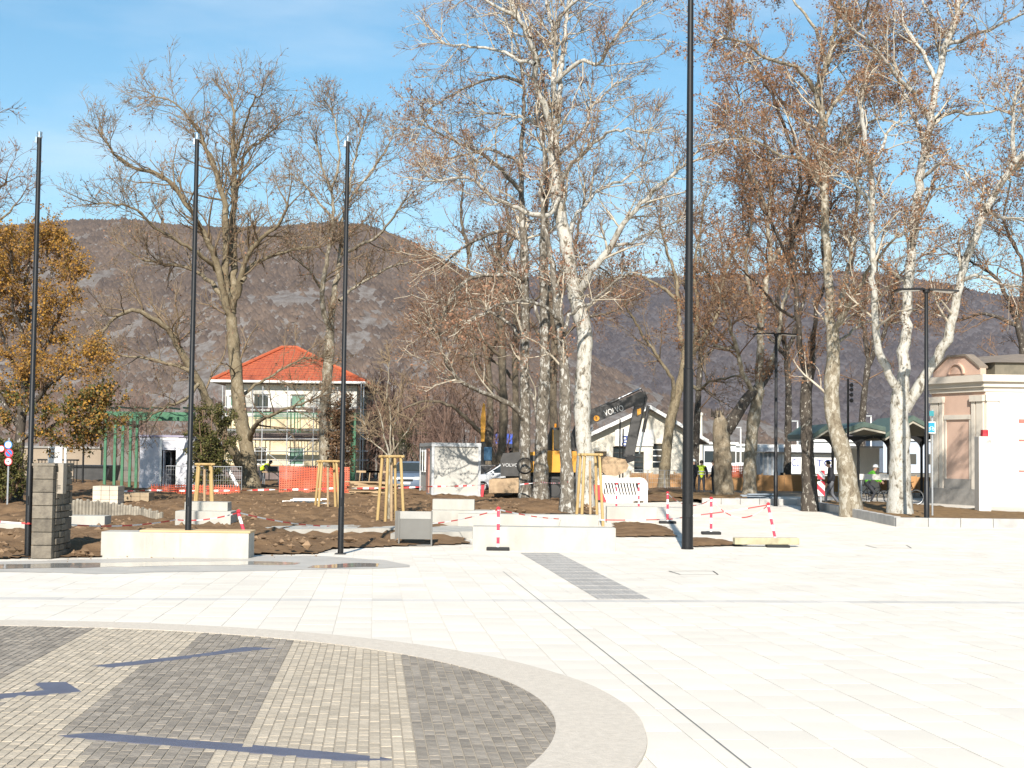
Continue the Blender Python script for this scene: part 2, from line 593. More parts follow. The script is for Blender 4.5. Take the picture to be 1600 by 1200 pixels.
def slab_geo(u0, u1, v0, v1, top=0.0, h=0.03, gap=0.0022):
    u0 += gap; u1 -= gap; v0 += gap; v1 -= gap
    c = []
    for (u, v) in ((u0, v0), (u1, v0), (u1, v1), (u0, v1)):
        x, y = u * EV + v * DV
        c.append((x, y, gz(x, y) + top))
    b = 0.004
    lo = [(x, y, z - h) for x, y, z in c]
    return c + lo
SLAB_F = [(0, 1, 2, 3), (0, 4, 5, 1), (1, 5, 6, 2), (2, 6, 7, 3), (3, 7, 4, 0)]
v_band = float(np.array(G(740, 938))[:2] @ DV)
GRATE = gpoly([(813, 864), (872, 864), (1017, 937), (935, 937)])
cand = []
W, L = 0.40, 0.60
rs = random.Random(3)
for iu in range(-42, 92):
    off = (iu % 2) * L / 2
    jv = -1
    v = v_band - 0.2 - L * 25
    rows = []
    vv = v_band + 0.2
    # rows behind and in front of the band course
    k = 0
    while vv < 62:
        ln = L if k or not off else L / 2
        rows.append((vv, vv + ln, 0)); vv += ln; k += 1
    vv = v_band - 0.2; k = 0
    while vv > 1.5:
        ln = L if k or not off else L / 2
        rows.append((vv - ln, vv, 0)); vv -= ln; k += 1
    rows.append((v_band - 0.2, v_band + 0.2, 1))
    for (a, b, band) in rows:
        u0 = iu * W
        x, y = (u0 + W / 2) * EV + (a + b) / 2 * DV
        if y < 2.5 or y > 62 or x < -20 or x > 33:
            continue
        if (x - CX) ** 2 + (y - CY) ** 2 < (R_IN - 0.1) ** 2:
            continue
        if y > 25 and any(in_poly(x, y, s) for s in SOIL_G):
            continue
        if x > BED_X0 + 0.3 and BED_Y0 + 0.4 < y < BED_Y1 + 12:
            continue
        if y > 25 and x < -1 and y > 40:
            continue
        if abs(x) > 0.62 * y + 4:
            continue
        qx, qy = project((x, y, gz(x, y)))
        vis = -20 < qx < 1620 and qy < 1215
        d = y
        cand.append((d if vis else 1e3 + d, u0, a, b, band))
cand.sort(key=lambda c: c[0])
slab_n = 0
rest_v, rest_f, band_v, band_f = [], [], [], []
slab_meshes = {}
for i, (d, u0, a, b, band) in enumerate(cand):
    g8 = slab_geo(u0, u0 + W, a, b, top=rs.uniform(-0.0012, 0.0012))
    if i < 300 and d < 1e3:
        c = np.mean(np.array(g8[:4]), axis=0)
        me = bpy.data.meshes.new('slab')
        me.from_pydata([tuple(np.array(p) - c) for p in g8], [], SLAB_F)
        me.materials.append(M_slab_band if band else M_slab)
        o = bpy.data.objects.new('slab', me); o.location = c
        link(o, plaza)
    else:
        tv, tf = (band_v, band_f) if band else (rest_v, rest_f)
        k = len(tv); tv += g8
        tf += [tuple(q + k for q in f) for f in SLAB_F]
o = np_mesh('paving', rest_v, rest_f, M_slab, plaza); tag(o, kind='stuff')
o = np_mesh('band_course', band_v, band_f, M_slab_band, plaza); tag(o, kind='stuff')

# slot drain crossing the plaza
mb = MB()
a0, a1 = G(786, 893), G(1250, 1262)
dd = (a1 - a0); nseg = 24
nrm = Vector((-dd.y, dd.x, 0)).normalized() * 0.005
for i in range(nseg):
    p, q = a0 + dd * (i / nseg), a0 + dd * ((i + 1) / nseg)
    p.z = gz(0, p.y) + 0.004; q.z = gz(0, q.y) + 0.004
    mb.add([p - nrm, p + nrm, q + nrm, q - nrm], [(0, 1, 2, 3)])
o = mb.build('slot_drain', mat('drain_grey', (0.22, 0.21, 0.2), rough=0.7), plaza)
# manhole covers let into the paving: a dark frame round a paved lid
for (x0, x1, y0, y1) in ((1045, 1122, 892.5, 898), (1352, 1424, 852, 856.5)):
    mb = MB()
    q = [G(x0, y0), G(x1 - 8, y0), G(x1, y1), G(x0 + 18, y1)]
    for i in range(4):
        p, r = q[i].copy(), q[(i + 1) % 4].copy()
        p.z = gz(0, p.y) + 0.005; r.z = gz(0, r.y) + 0.005
        t = (r - p).normalized() * 0.012
        nn = Vector((-t.y, t.x, 0))
        mb.add([p - nn, p + nn, r + nn, r - nn], [(0, 1, 2, 3)])
    mb.build('manhole_frame', M_dark, plaza)

# tactile strip: ribbed tiles
gq = [Vector((a, b, 0)) for a, b in GRATE]
n_t = 15
ribs_src = None
for i in range(n_t):
    for j in range(2):
        def bil(s, t):
            e0 = gq[0].lerp(gq[3], t); e1 = gq[1].lerp(gq[2], t)
            p = e0.lerp(e1, s); return Vector((p.x, p.y, gz(0, p.y)))
        s0, s1 = j / 2 + 0.002, (j + 1) / 2 - 0.002
        t0, t1 = i / n_t + 0.002, (i + 1) / n_t - 0.002
        mb = MB()
        c = [bil(s0, t0), bil(s1, t0), bil(s1, t1), bil(s0, t1)]
        up = Vector((0, 0, 1))
        mb.prism([p + up * 0.002 for p in c], up * 0.004)
        for k in range(6):
            sa = s0 + (s1 - s0) * (k + 0.28) / 6; sb = s0 + (s1 - s0) * (k + 0.72) / 6
            tb, te = t0 + 0.004, t1 - 0.004
            mb.prism([bil(sa, tb) + up * 0.006, bil(sb, tb) + up * 0.006, bil(sb, te) + up * 0.006, bil(sa, te) + up * 0.006], up * 0.0035)
        mb.build('tactile_tile', M_tact, plaza)

# ---- round artwork in the paving: ring, two colours of cobble, inlaid bars
rv, rf = [], []
NR = 160
for i in range(NR):
    a = 2 * math.pi * i / NR
    jr = 0.012 * math.sin(i * 7.3)
    for (r, dz) in ((R_IN, -0.01), (R_IN, 0.0155), (R_OUT + jr * 0.3, 0.0155), (R_OUT + 0.006, -0.01)):
        x, y = CX + r * math.cos(a), CY + r * math.sin(a)
        rv.append((x, y, gz(x, y) + dz))
for i in range(NR):
    for j in range(3):
        i2 = (i + 1) % NR
        rf.append((i * 4 + j, i2 * 4 + j, i2 * 4 + j + 1, i * 4 + j + 1))
ring = np_mesh('border_ring', rv, rf, M_ringm)
tag(ring, 'smooth beige ring of washed concrete round the cobbled circle', 'paving', kind='structure')
cv = [(CX, CY, gz(CX, CY) + 0.0075)]
for i in range(NR):
    a = 2 * math.pi * i / NR
    x, y = CX + (R_IN + 0.02) * math.cos(a), CY + (R_IN + 0.02) * math.sin(a)
    cv.append((x, y, gz(x, y) + 0.0075))
circle = np_mesh('cobbled_circle', cv, [(0, 1 + i, 1 + (i + 1) % NR) for i in range(NR)], M_grout)
tag(circle, 'round cobbled field with dark grey and sand coloured bands', 'paving', kind='structure')
DARKS = [
    [(-700, 960), (147, 981), (-200, 1181), (-700, 1181)],
    [(-300, 1099), (10, 1095), (-6, 1106), (-300, 1260)],
    [(313, 991), (456, 1001), (387, 1165), (91, 1152), (217, 1041), (280, 1027)],
    [(152, 1160), (328, 1176), (322, 1200), (300, 1300), (40, 1300), (121, 1198)],
    [(626, 1010), (900, 1050), (900, 1340), (680, 1340), (656, 1200), (640, 1100)],
]
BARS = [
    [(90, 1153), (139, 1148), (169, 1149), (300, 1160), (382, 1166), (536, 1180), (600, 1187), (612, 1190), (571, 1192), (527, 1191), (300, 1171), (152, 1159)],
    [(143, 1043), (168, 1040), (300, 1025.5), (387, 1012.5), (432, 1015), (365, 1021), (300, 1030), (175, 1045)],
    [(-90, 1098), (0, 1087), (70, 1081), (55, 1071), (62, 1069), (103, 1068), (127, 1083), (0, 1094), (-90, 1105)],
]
DARK_G = [gpoly(d) for d in DARKS]
BAR_G = [gpoly(b) for b in BARS]
def cob_geo(u0, u1, v0, v1, dz):
    g = 0.0024
    u0 += g; u1 -= g; v0 += g; v1 -= g
    b = 0.003
    top = [(u0 + b, v0 + b), (u1 - b, v0 + b), (u1 - b, v1 - b), (u0 + b, v1 - b)]
    low = [(u0, v0), (u1, v0), (u1, v1), (u0, v1)]
    out = []
    for q, z in ((top, 0.012 + dz), (low, 0.004)):
        for (u, v) in q:
            x, y = u * EV + v * DV
            out.append((x, y, gz(x, y) + z))
    return out
cu0, cv0 = float(np.array([CX, CY]) @ EV), float(np.array([CX, CY]) @ DV)
cobs = []
u = cu0 - R_IN
while u < cu0 + R_IN:
    v = cv0 - R_IN + rs.uniform(0, 0.15)
    while v < cv0 + R_IN:
        ln = rs.choice((0.11, 0.15, 0.18, 0.22))
        x, y = (u + 0.034) * EV + (v + ln / 2) * DV
        if (x - CX) ** 2 + (y - CY) ** 2 < (R_IN + 0.06) ** 2 and y > 5.6:
            if not any(in_poly(x, y, b) for b in BAR_G):
                dark = any(in_poly(x, y, d) for d in DARK_G)
                qx, qy = project((x, y, gz(x, y)))
                vis = 0 <= qx < 1600 and qy < 1195
                cobs.append((y if vis else 1e3 + y, u, u + 0.068, v, v + ln, dark))
        v += ln
    u += 0.068
cobs.sort(key=lambda c: c[0])
buf = {0: ([], []), 1: ([], [])}
for i, (d, u0, u1, v0, v1, dark) in enumerate(cobs):
    g8 = cob_geo(u0, u1, v0, v1, rs.uniform(-0.001, 0.0015))
    if i < 300 and d < 1e3:
        c = np.mean(np.array(g8[:4]), axis=0)
        me = bpy.data.meshes.new('cobble')
        me.from_pydata([tuple(np.array(p) - c) for p in g8], [], SLAB_F)
        me.materials.append(M_cob_d if dark else M_cob_l)
        o = bpy.data.objects.new('cobble', me); o.location = c
        link(o, circle)
    else:
        tv, tf = buf[int(dark)]
        k = len(tv); tv += g8; tf += [tuple(q + k for q in f) for f in SLAB_F]
tag(np_mesh('sand_cobbles', *buf[0], M_cob_l, circle), kind='stuff')
tag(np_mesh('dark_cobbles', *buf[1], M_cob_d, circle), kind='stuff')
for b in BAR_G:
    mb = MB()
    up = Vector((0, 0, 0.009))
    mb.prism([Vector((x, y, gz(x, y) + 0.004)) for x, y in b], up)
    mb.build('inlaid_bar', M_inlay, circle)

# ---- puddle left along the edge of the planting
m, nt, bs = _bsdf('standing_water')
bs.inputs['Base Color'].default_value = (0.36, 0.34, 0.31, 1)
bs.inputs['Roughness'].default_value = 0.07
bs.inputs['Specular IOR Level'].default_value = 0.7
MATS['standing_water'] = m
m2 = mat('damp_stone', (0.49, 0.45, 0.395), (0.41, 0.38, 0.335), rough=0.5, scale=2.0, detail=7)
def sheet(name, pix, z, mt, label, cat, jag=1.2, parent=None):
    pts = []
    rr = random.Random(len(pix))
    for i in range(len(pix)):
        (a, b), (c, d) = pix[i], pix[(i + 1) % len(pix)]
        n_ = max(2, int(abs(c - a) / 22))
        for k in range(n_):
            t = k / n_
            g_ = G(a + (c - a) * t, b + (d - b) * t + rr.uniform(-jag, jag) * (0.6 if k else 0))
            pts.append(Vector((g_.x, g_.y, gz(0, g_.y) + z)))
    # cut into cross strips so the sheet follows the slope
    mb = MB(); mb.add(pts, [tuple(range(len(pts)))])
    o = mb.build(name, mt)
    return tag(o, label, cat, kind='structure')
sheet('damp_paving', [(-120, 893), (60, 894.5), (150, 897), (330, 893), (470, 890), (600, 888), (640, 886), (640, 883), (600, 875), (505, 869), (400, 868), (150, 874), (-120, 880)], 0.0042, m2,
      'damp grey strip of paving along the planting edge', 'paving')
sheet('puddle', [(-120, 890), (40, 888.5), (150, 887), (300, 884), (460, 882.5), (470, 880), (400, 877.5), (300, 878), (150, 880), (-120, 884)], 0.0075, m,
      'shallow puddle mirroring the timber topped bench', 'puddle', jag=1.0)
sheet('puddle', [(480, 887.5), (520, 888), (590, 886), (592, 881), (560, 880), (490, 884)], 0.0075, m,
      'small puddle on the paving right of the third flagpole base', 'puddle', jag=1.0)

# ---- soil
def soil_sheet(poly, name, label, res, amp, rise, mt, top0=0.02, seed=0, edge_w=1.0):
    xs_ = [p[0] for p in poly]; ys_ = [p[1] for p in poly]
    x0, x1, y0, y1 = min(xs_), max(xs_), min(ys_), max(ys_)
    nx, ny = int((x1 - x0) / res) + 2, int((y1 - y0) / res) + 2
    idx = -np.ones((ny, nx), int); vv_ = []
    pa = np.array(poly); pb_ = np.roll(pa, -1, axis=0)
    for j in range(ny):
        y = y0 + j * res
        for i in range(nx):
            x = x0 + i * res
            if not in_poly(x, y, poly):
                continue
            # distance to the outline, so the soil thins out at its edge
            ab = pb_ - pa; t = np.clip(((np.array([x, y]) - pa) * ab).sum(1) / (ab ** 2).sum(1), 0, 1)
            dist = np.sqrt((((pa + ab * t[:, None]) - (x, y)) ** 2).sum(1)).min()
            e = min(1.0, dist / edge_w)
            nz = mnoise.fractal(Vector((x * 0.35, y * 0.35, seed)), 0.8, 2.0, 4) * 0.5
            cl = abs(mnoise.noise(Vector((x * 2.6, y * 2.6, seed + 5)))) + 0.5 * abs(mnoise.noise(Vector((x * 6, y * 6, seed + 9))))
            z = gz(x, y) + top0 + e * (rise + amp * nz + amp * 0.55 * cl)
            idx[j, i] = len(vv_); vv_.append((x + rs.uniform(-.3, .3) * res, y + rs.uniform(-.3, .3) * res, z))
    a, b, c, d = idx[:-1, :-1], idx[:-1, 1:], idx[1:, 1:], idx[1:, :-1]
    ok = (a >= 0) & (b >= 0) & (c >= 0) & (d >= 0)
    o = np_mesh(name, vv_, np.stack([a[ok], b[ok], c[ok], d[ok]], 1), mt, smooth=True)
    tag(o, label, 'soil', kind='structure')
    return o
soil_sheet(SOIL_G[0], 'soil', 'bare turned brown soil behind the concrete benches', 0.18, 0.30, 0.08, M_soil, seed=1.5, edge_w=1.3)
soil_sheet(SOIL_G[1], 'soil', 'small soil patch behind the long bench and tall black mast', 0.12, 0.12, 0.05, M_soil, seed=3, edge_w=0.4)
soil_sheet(SOIL_G[2], 'soil', 'thin wedge of soil right of the tall black mast', 0.1, 0.1, 0.04, M_soil, seed=4, edge_w=0.4)
soil_sheet(SOIL_G[3], 'soil', 'soil round the leaning trunk by the white barrier', 0.2, 0.2, 0.1, M_soil, seed=8, edge_w=0.8)
# loose clods and stones lying on the soil, uncountable
cvs, cfs = [], []
OCT = np.array([(1, 0, 0), (-1, 0, 0), (0, 1, 0), (0, -1, 0), (0, 0, 1), (0, 0, -1)], float)
OF = [(0, 2, 4), (2, 1, 4), (1, 3, 4), (3, 0, 4), (2, 0, 5), (1, 2, 5), (3, 1, 5), (0, 3, 5)]
xa = [p[0] for p in SOIL_G[0]]; ya = [p[1] for p in SOIL_G[0]]
k = 0
while k < 2600:
    x = rs.uniform(-14, max(xa)); y = min(ya) + (rs.random() ** 1.6) * (58 - min(ya))
    if not in_poly(x, y, SOIL_G[0]):
        continue
    qx, qy = project((x, y, gz(x, y)))
    if 398 < qx < 745 and 826 < qy < 850:
        continue
    s = rs.choice((0.02, 0.025, 0.03, 0.04, 0.06, 0.08, 0.12)) * rs.uniform(0.7, 1.2)
    sc = np.array([rs.uniform(.7, 1.3), rs.uniform(.7, 1.3), rs.uniform(.5, .9)]) * s
    nz = mnoise.fractal(Vector((x * 0.35, y * 0.35, 1.5)), 0.8, 2.0, 4) * 0.5
    z = gz(x, y) + 0.10 + 0.30 * nz + 0.06
    n0 = len(cvs)
    ang = rs.uniform(0, 6)
    for q in OCT:
        w = q * sc * rs.uniform(.8, 1.2)
        cvs.append((x + w[0] * math.cos(ang) - w[1] * math.sin(ang), y + w[0] * math.sin(ang) + w[1] * math.cos(ang), z + w[2]))
    cfs += [tuple(i + n0 for i in f) for f in OF]
    k += 1
k = 0
while k < 260:
    px_ = rs.uniform(0, 500); py_ = 867 - px_ * 0.012 + abs(rs.gauss(0, 5))
    g_ = G(px_, py_ - 3); s = rs.uniform(0.008, 0.03); n0 = len(cvs)
    for q in OCT:
        w = q * s * rs.uniform(.7, 1.3); cvs.append((g_.x + w[0], g_.y + w[1], g_.z + 0.006 + max(w[2], -0.004)))
    cfs += [tuple(i + n0 for i in f) for f in OF]; k += 1
M_clod = mat('soil_clods', (0.225, 0.15, 0.09), (0.14, 0.09, 0.055), rough=0.95, scale=5, rand=0.35, spec=0.1)
o = np_mesh('soil_clods', cvs, cfs, M_clod)
tag(o, 'loose clods and stones strewn over the turned soil', 'clods', kind='stuff')
# pale concrete path edging let into the soil
for i, (q, lab) in enumerate((([(405, 842), (640, 838), (640, 831), (400, 836)], 'pale concrete path strip crossing the soil behind the third flagpole'),
          ([(610, 846), (738, 842), (738, 832), (640, 833)], 'pale concrete path strip between grey panel and long bench'))):
    mb = MB()
    c = [G(a, b) for a, b in q]
    mb.prism([Vector((p.x, p.y, gz(0, p.y) - 0.05)) for p in c], (0, 0, 0.27 - 0.03 * i))
    tag(mb.build('path', M_conc), lab, 'path', kind='structure')

# ---- raised bed on the right, with single kerb stones
bed2_y = BED_Y1 + 0.5
soil_sheet([(BED_X0 + 0.1, BED_Y0 + 0.1), (BED_X0 + 26, BED_Y0 + 0.1), (BED_X0 + 26, BED_Y0 + 3.6), (BED_X0 + 6.0, BED_Y0 + 7.0), (BED_X0 + 3.5, BED_Y1), (BED_X0 + 0.1, BED_Y1)],
           'bed_soil', 'leaf strewn soil of the raised bed under the white plane trees', 0.22, 0.10, 0.02, M_litter, top0=0.2, seed=21, edge_w=0.4)
bx2 = G(1098, 788).x
soil_sheet([(bx2, bed2_y + 0.1), (BED_X0 - 0.2, bed2_y + 0.1), (BED_X0 - 0.2, bed2_y + 9), (bx2 - 2, bed2_y + 9)], 'bed_soil',
           'soil of the raised bed round the broken stump', 0.22, 0.12, 0.03, M_litter, top0=0.16, seed=25, edge_w=0.5)
kerb = thing('kerb', (BED_X0, BED_Y0, gz(0, BED_Y0)), 'raised kerb of long grey stones round the planting bed', 'kerb')
kerb['kind'] = 'structure'
y = BED_Y0 + 0.2
while y < BED_Y1:
    mb = MB(); mb.bevbox((BED_X0 + 0.1, y + 0.5, gz(0, y + 0.5) + 0.10), (0.2, 0.985, 0.40), 0.012)
    mb.build('kerb_stone', M_kerb, kerb); y += 1.0
x = BED_X0
while x < BED_X0 + 17:
    mb = MB(); mb.bevbox((x + 0.5, BED_Y0 + 0.1, gz(0, BED_Y0) + 0.09), (0.985, 0.196, 0.38), 0.012)
    mb.build('kerb_stone', M_kerb, kerb); x += 1.0
kerb2 = thing('kerb', (bx2, bed2_y, gz(0, bed2_y)), 'low kerb of mixed grey stones in front of the broken stump', 'kerb')
kerb2['kind'] = 'structure'
x = bx2
while x < BED_X0 - 0.2:
    mb = MB(); mb.bevbox((x + 0.4, bed2_y, gz(0, bed2_y) + 0.09), (0.785, 0.2, 0.32), 0.012)
    mb.build('kerb_stone', M_kerb, kerb2); x += 0.8

# ---- hills
def lerp_profile(prof, x):
    return np.interp(x, [p[0] for p in prof], [p[1] for p in prof])
def hill_mat(name, rock, scrub):
    m, nt, b = _bsdf(name)
    b.inputs['Roughness'].default_value = 0.95
    b.inputs['Specular IOR Level'].default_value = 0.05
    tc = nt.nodes.new('ShaderNodeTexCoord')
    mpg = nt.nodes.new('ShaderNodeMapping'); mpg.inputs['Scale'].default_value = (1, 0.35, 1.0)
    lnk(nt, tc.outputs['Object'], mpg.inputs['Vector'])
    n1 = nt.nodes.new('ShaderNodeTexNoise'); n1.inputs['Scale'].default_value = 0.09; n1.inputs['Detail'].default_value = 9; n1.inputs['Roughness'].default_value = 0.75
    lnk(nt, mpg.outputs['Vector'], n1.inputs['Vector'])
    r1 = nt.nodes.new('ShaderNodeValToRGB')
    r1.color_ramp.elements[0].position = 0.40; r1.color_ramp.elements[0].color = (*scrub, 1)
    r1.color_ramp.elements[1].position = 0.58; r1.color_ramp.elements[1].color = (*rock, 1)
    lnk(nt, n1.outputs['Fac'], r1.inputs['Fac']); lnk(nt, r1.outputs['Color'], b.inputs['Base Color'])
    bp = nt.nodes.new('ShaderNodeBump'); bp.inputs['Strength'].default_value = 0.8; bp.inputs['Distance'].default_value = 2.0
    lnk(nt, n1.outputs['Fac'], bp.inputs['Height']); lnk(nt, bp.outputs['Normal'], b.inputs['Normal'])
    return m
def crown_mat(name, cols):
    """bare winter woodland: one colour per crown, greyed in large patches"""
    m, nt, b = _bsdf(name)
    b.inputs['Roughness'].default_value = 1.0; b.inputs['Specular IOR Level'].default_value = 0.0
    gi = nt.nodes.new('ShaderNodeNewGeometry'); tc = nt.nodes.new('ShaderNodeTexCoord')
    nz = nt.nodes.new('ShaderNodeTexNoise'); nz.inputs['Scale'].default_value = 0.012; nz.inputs['Detail'].default_value = 5
    lnk(nt, tc.outputs['Object'], nz.inputs['Vector'])
    mx = nt.nodes.new('ShaderNodeMath'); mx.operation = 'MULTIPLY_ADD'; mx.inputs[1].default_value = 0.45; 
    sb = nt.nodes.new('ShaderNodeMath'); sb.operation = 'MULTIPLY_ADD'; sb.inputs[1].default_value = 1.5; sb.inputs[2].default_value = -0.45
    lnk(nt, nz.outputs['Fac'], sb.inputs[0])
    lnk(nt, gi.outputs['Random Per Island'], mx.inputs[0]); lnk(nt, sb.outputs[0], mx.inputs[2])
    r = nt.nodes.new('ShaderNodeValToRGB'); e = r.color_ramp.elements
    e[0].color = (*cols[0], 1); e[1].color = (*cols[-1], 1); e[0].position = 0.1; e[1].position = 0.9
    for i, c in enumerate(cols[1:-1]):
        k = e.new(0.1 + 0.8 * (i + 1) / (len(cols) - 1)); k.color = (*c, 1)
    lnk(nt, mx.outputs[0], r.inputs['Fac']); lnk(nt, r.outputs['Color'], b.inputs['Base Color'])
    return m
def hill(name, label, prof, D0, D1, mt, amp, wood, wood_label, n_tree, size, rock_at, nx=300, nv=90, seed=0, x0=-500, x1=2100, wx=(-150, 1750)):
    pxs = np.linspace(x0, x1, nx)
    def height(px, t):
        x = (px - 800) / F_PX * D1
        hc = max(0.0, (HOR + ROLL * (px - 800) - float(lerp_profile(prof, px))) / F_PX * D1) + ZC
        y = D0 + (D1 - D0) * t
        g_ = 0.62 * t + 0.38 * math.sin(t * math.pi / 2) ** 1.2 if t <= 1 else 1 - (t - 1) * 2.5
        nz = mnoise.fractal(Vector((x / (0.15 * D1), y / (0.15 * D1), seed)), 0.9, 2.1, 6)
        rid = 1 - abs(mnoise.noise(Vector((x / (0.1 * D1), y / (0.33 * D1), seed + 3)))) * 2
        z = hc * g_ + (amp * nz + amp * 0.35 * rid) * min(1, 3 * t, hc / 25) * (1 - 0.75 * min(t, 1) ** 6)
        return x, y, z - 1.0 + (0 if t > 0 else -6)
    vs_ = [height(px, j / (nv - 1)) for j in range(nv + 8) for px in pxs]
    nt_ = nv + 8
    fs_ = [(j * nx + i, j * nx + i + 1, (j + 1) * nx + i + 1, (j + 1) * nx + i) for j in range(nt_ - 1) for i in range(nx - 1)]
    o = np_mesh(name, vs_, fs_, mt, smooth=True)
    tag(o, label, 'hill', kind='structure')
    # woodland: bare crowns standing on the slope, thinned where rock shows
    rg = random.Random(seed + 50)
    pos = []
    while len(pos) < n_tree:
        px = rg.uniform(*wx); t = rg.random() ** 0.8 * 1.015
        x, y, z = height(px, t)
        if z < 4: 
            if rg.random() < 0.9: 
                n_tree -= 0.25
                continue
        pyv = project((x, y, z))[1]
        rk = rock_at(px, pyv)
        nn = mnoise.fractal(Vector((x / 52, y / 170, seed + 7)), 0.6, 2.1, 5)
        if nn + rk > 0.42:
            n_tree -= 0.5
            continue
        pos.append((x, y, z, size * rg.uniform(0.55, 1.25)))
    pos = np.array(pos); n = len(pos)
    rn = np.random.default_rng(seed + 90)
    base = np.array([(1, 0, -.35), (.31, .95, -.3), (-.81, .59, -.3), (-.81, -.59, -.45), (.31, -.95, -.45), (0, 0, .85)])
    F6 = np.array([(0, 1, 5), (1, 2, 5), (2, 3, 5), (3, 4, 5), (4, 0, 5)])
    V = base[None] * (1 + rn.normal(0, 0.22, (n, 6, 1))) + rn.normal(0, 0.10, (n, 6, 3))
    V = V * np.stack([pos[:, 3] * .78, pos[:, 3] * .78, pos[:, 3] * 0.68], 1)[:, None, :] + pos[:, None, :3] - np.array([0, 0, 0.4])
    F = (F6[None] + (np.arange(n) * 6)[:, None, None]).reshape(-1, 3)
    w = np_mesh('hill_wood', V.reshape(-1, 3), F, wood, smooth=True)
    tag(w, wood_label, 'woodland', kind='stuff')
    return height
def rock_left(px, py):
    r = -0.05
    if 260 < px < 740 and 455 < py < 640: r = 0.16
    if 60 < px < 420 and 370 < py < 440: r = 0.02
    if 860 < px < 1110 and py > 530: r = 0.42
    return r
def rock_right(px, py):
    return 0.0 if py > 590 else -0.25
M_h1 = hill_mat('near_hill_rock', (0.20, 0.18, 0.165), (0.12, 0.095, 0.078))
M_h2 = hill_mat('far_hill_rock', (0.125, 0.108, 0.108), (0.075, 0.063, 0.064))
W_h1 = crown_mat('near_hill_crowns', [(0.078, 0.058, 0.048), (0.108, 0.079, 0.062), (0.132, 0.095, 0.072), (0.158, 0.114, 0.086)])
W_h2 = crown_mat('far_hill_crowns', [(0.066, 0.056, 0.060), (0.077, 0.065, 0.067), (0.087, 0.072, 0.072), (0.095, 0.078, 0.075)])
hill('hill', 'brown wooded hill with pale rock slopes behind the house', [(-500, 372), (0, 352), (140, 350), (240, 351), (330, 362), (430, 358), (520, 351), (570, 356), (640, 384), (700, 415), (760, 452), (840, 506), (930, 566), (1000, 612), (1065, 656), (1100, 690), (1125, 712), (2100, 735)],
     1250, 2600, M_h1, 26, W_h1, 'bare brown woodland covering the left hill', 62000, 8.0, rock_left, seed=2, wx=(-150, 1120))
RIDGE = hill('hill', 'long dark wooded ridge behind the trees on the right', [(-500, 445), (600, 445), (760, 437), (900, 436), (1020, 437), (1100, 432), (1200, 428), (1300, 424), (1370, 428), (1430, 455), (1500, 508), (1560, 545), (1640, 590), (1760, 660), (1850, 730), (2100, 735)],
     1700, 4400, M_h2, 34, W_h2, 'bare dark woodland covering the right hand ridge', 48000, 10.5, rock_right, seed=9, wx=(600, 1800))
hill('hill', 'distant bluish ridge above the pink building', [(-500, 560), (900, 560), (1350, 520), (1450, 512), (1540, 514), (1640, 520), (1800, 512), (2100, 525)],
     5200, 8000, M_h2, 30, W_h2, 'woodland on the distant ridge', 7000, 28.0, lambda a, b: -0.4, nx=160, nv=40, seed=14, wx=(1300, 1750))

# ================================================================== TREES
def norm(a):
    return a / np.maximum(np.linalg.norm(a, axis=-1, keepdims=True), 1e-9)

def tubes(Pn, Rn, sides):
    """Pn (N,K,3), Rn (N,K) -> verts, quads"""
    N, K, _ = Pn.shape
    T = np.empty_like(Pn)
    T[:, 1:-1] = Pn[:, 2:] - Pn[:, :-2]; T[:, 0] = Pn[:, 1] - Pn[:, 0]; T[:, -1] = Pn[:, -1] - Pn[:, -2]
    T = norm(T)
    ref = np.where(np.abs(T[..., 2:3]) < 0.9, np.array([0, 0, 1.0]), np.array([1.0, 0, 0]))
    if K > 2:
        ref = np.repeat(ref[:, :1], K, axis=1)
    n1 = norm(np.cross(T, ref)); n2 = np.cross(T, n1)
    a = np.arange(sides) * 2 * np.pi / sides
    V = Pn[:, :, None, :] + Rn[:, :, None, None] * (np.cos(a)[None, None, :, None] * n1[:, :, None, :] + np.sin(a)[None, None, :, None] * n2[:, :, None, :])
    V = V.reshape(-1, 3)
    base = (np.arange(N) * K * sides)[:, None, None]
    kk = (np.arange(K - 1) * sides)[None, :, None]
    s = np.arange(sides)[None, None, :]; s2 = (s + 1) % sides
    Q = np.stack([base + kk + s, base + kk + s2, base + kk + sides + s2, base + kk + sides + s], -1).reshape(-1, 4)
    return V, Q

def cat_tubes(lst):
    vs_, qs_, n = [], [], 0
    for v, q in lst:
        vs_.append(v); qs_.append(q + n); n += len(v)
    return np.concatenate(vs_), np.concatenate(qs_)

def resample(pts, rad, step):
    """Catmull-Rom through the points, then even spacing"""
    pts = np.asarray(pts, float); rad = np.asarray(rad, float)
    if len(pts) == 2:
        t = np.linspace(0, 1, 8)[:, None]
        cp = pts[0] * (1 - t) + pts[1] * t; cr = rad[0] * (1 - t[:, 0]) + rad[1] * t[:, 0]
    else:
        e = np.concatenate([[2 * pts[0] - pts[1]], pts, [2 * pts[-1] - pts[-2]]])
        cp, cr = [], []
        for i in range(len(pts) - 1):
            p0, p1, p2, p3 = e[i:i + 4]
            for t in np.linspace(0, 1, 8, endpoint=False):
                cp.append(0.5 * (2 * p1 + (p2 - p0) * t + (2 * p0 - 5 * p1 + 4 * p2 - p3) * t * t + (3 * p1 - p0 - 3 * p2 + p3) * t ** 3))
                cr.append(rad[i] * (1 - t) + rad[i + 1] * t)
        cp.append(pts[-1]); cr.append(rad[-1]); cp = np.array(cp); cr = np.array(cr)
    d = np.concatenate([[0], np.cumsum(np.linalg.norm(np.diff(cp, axis=0), axis=1))])
    n = max(4, int(d[-1] / step) + 1)
    s = np.linspace(0, d[-1], n)
    return np.stack([np.interp(s, d, cp[:, k]) for k in range(3)], 1), np.interp(s, d, cr), d[-1]

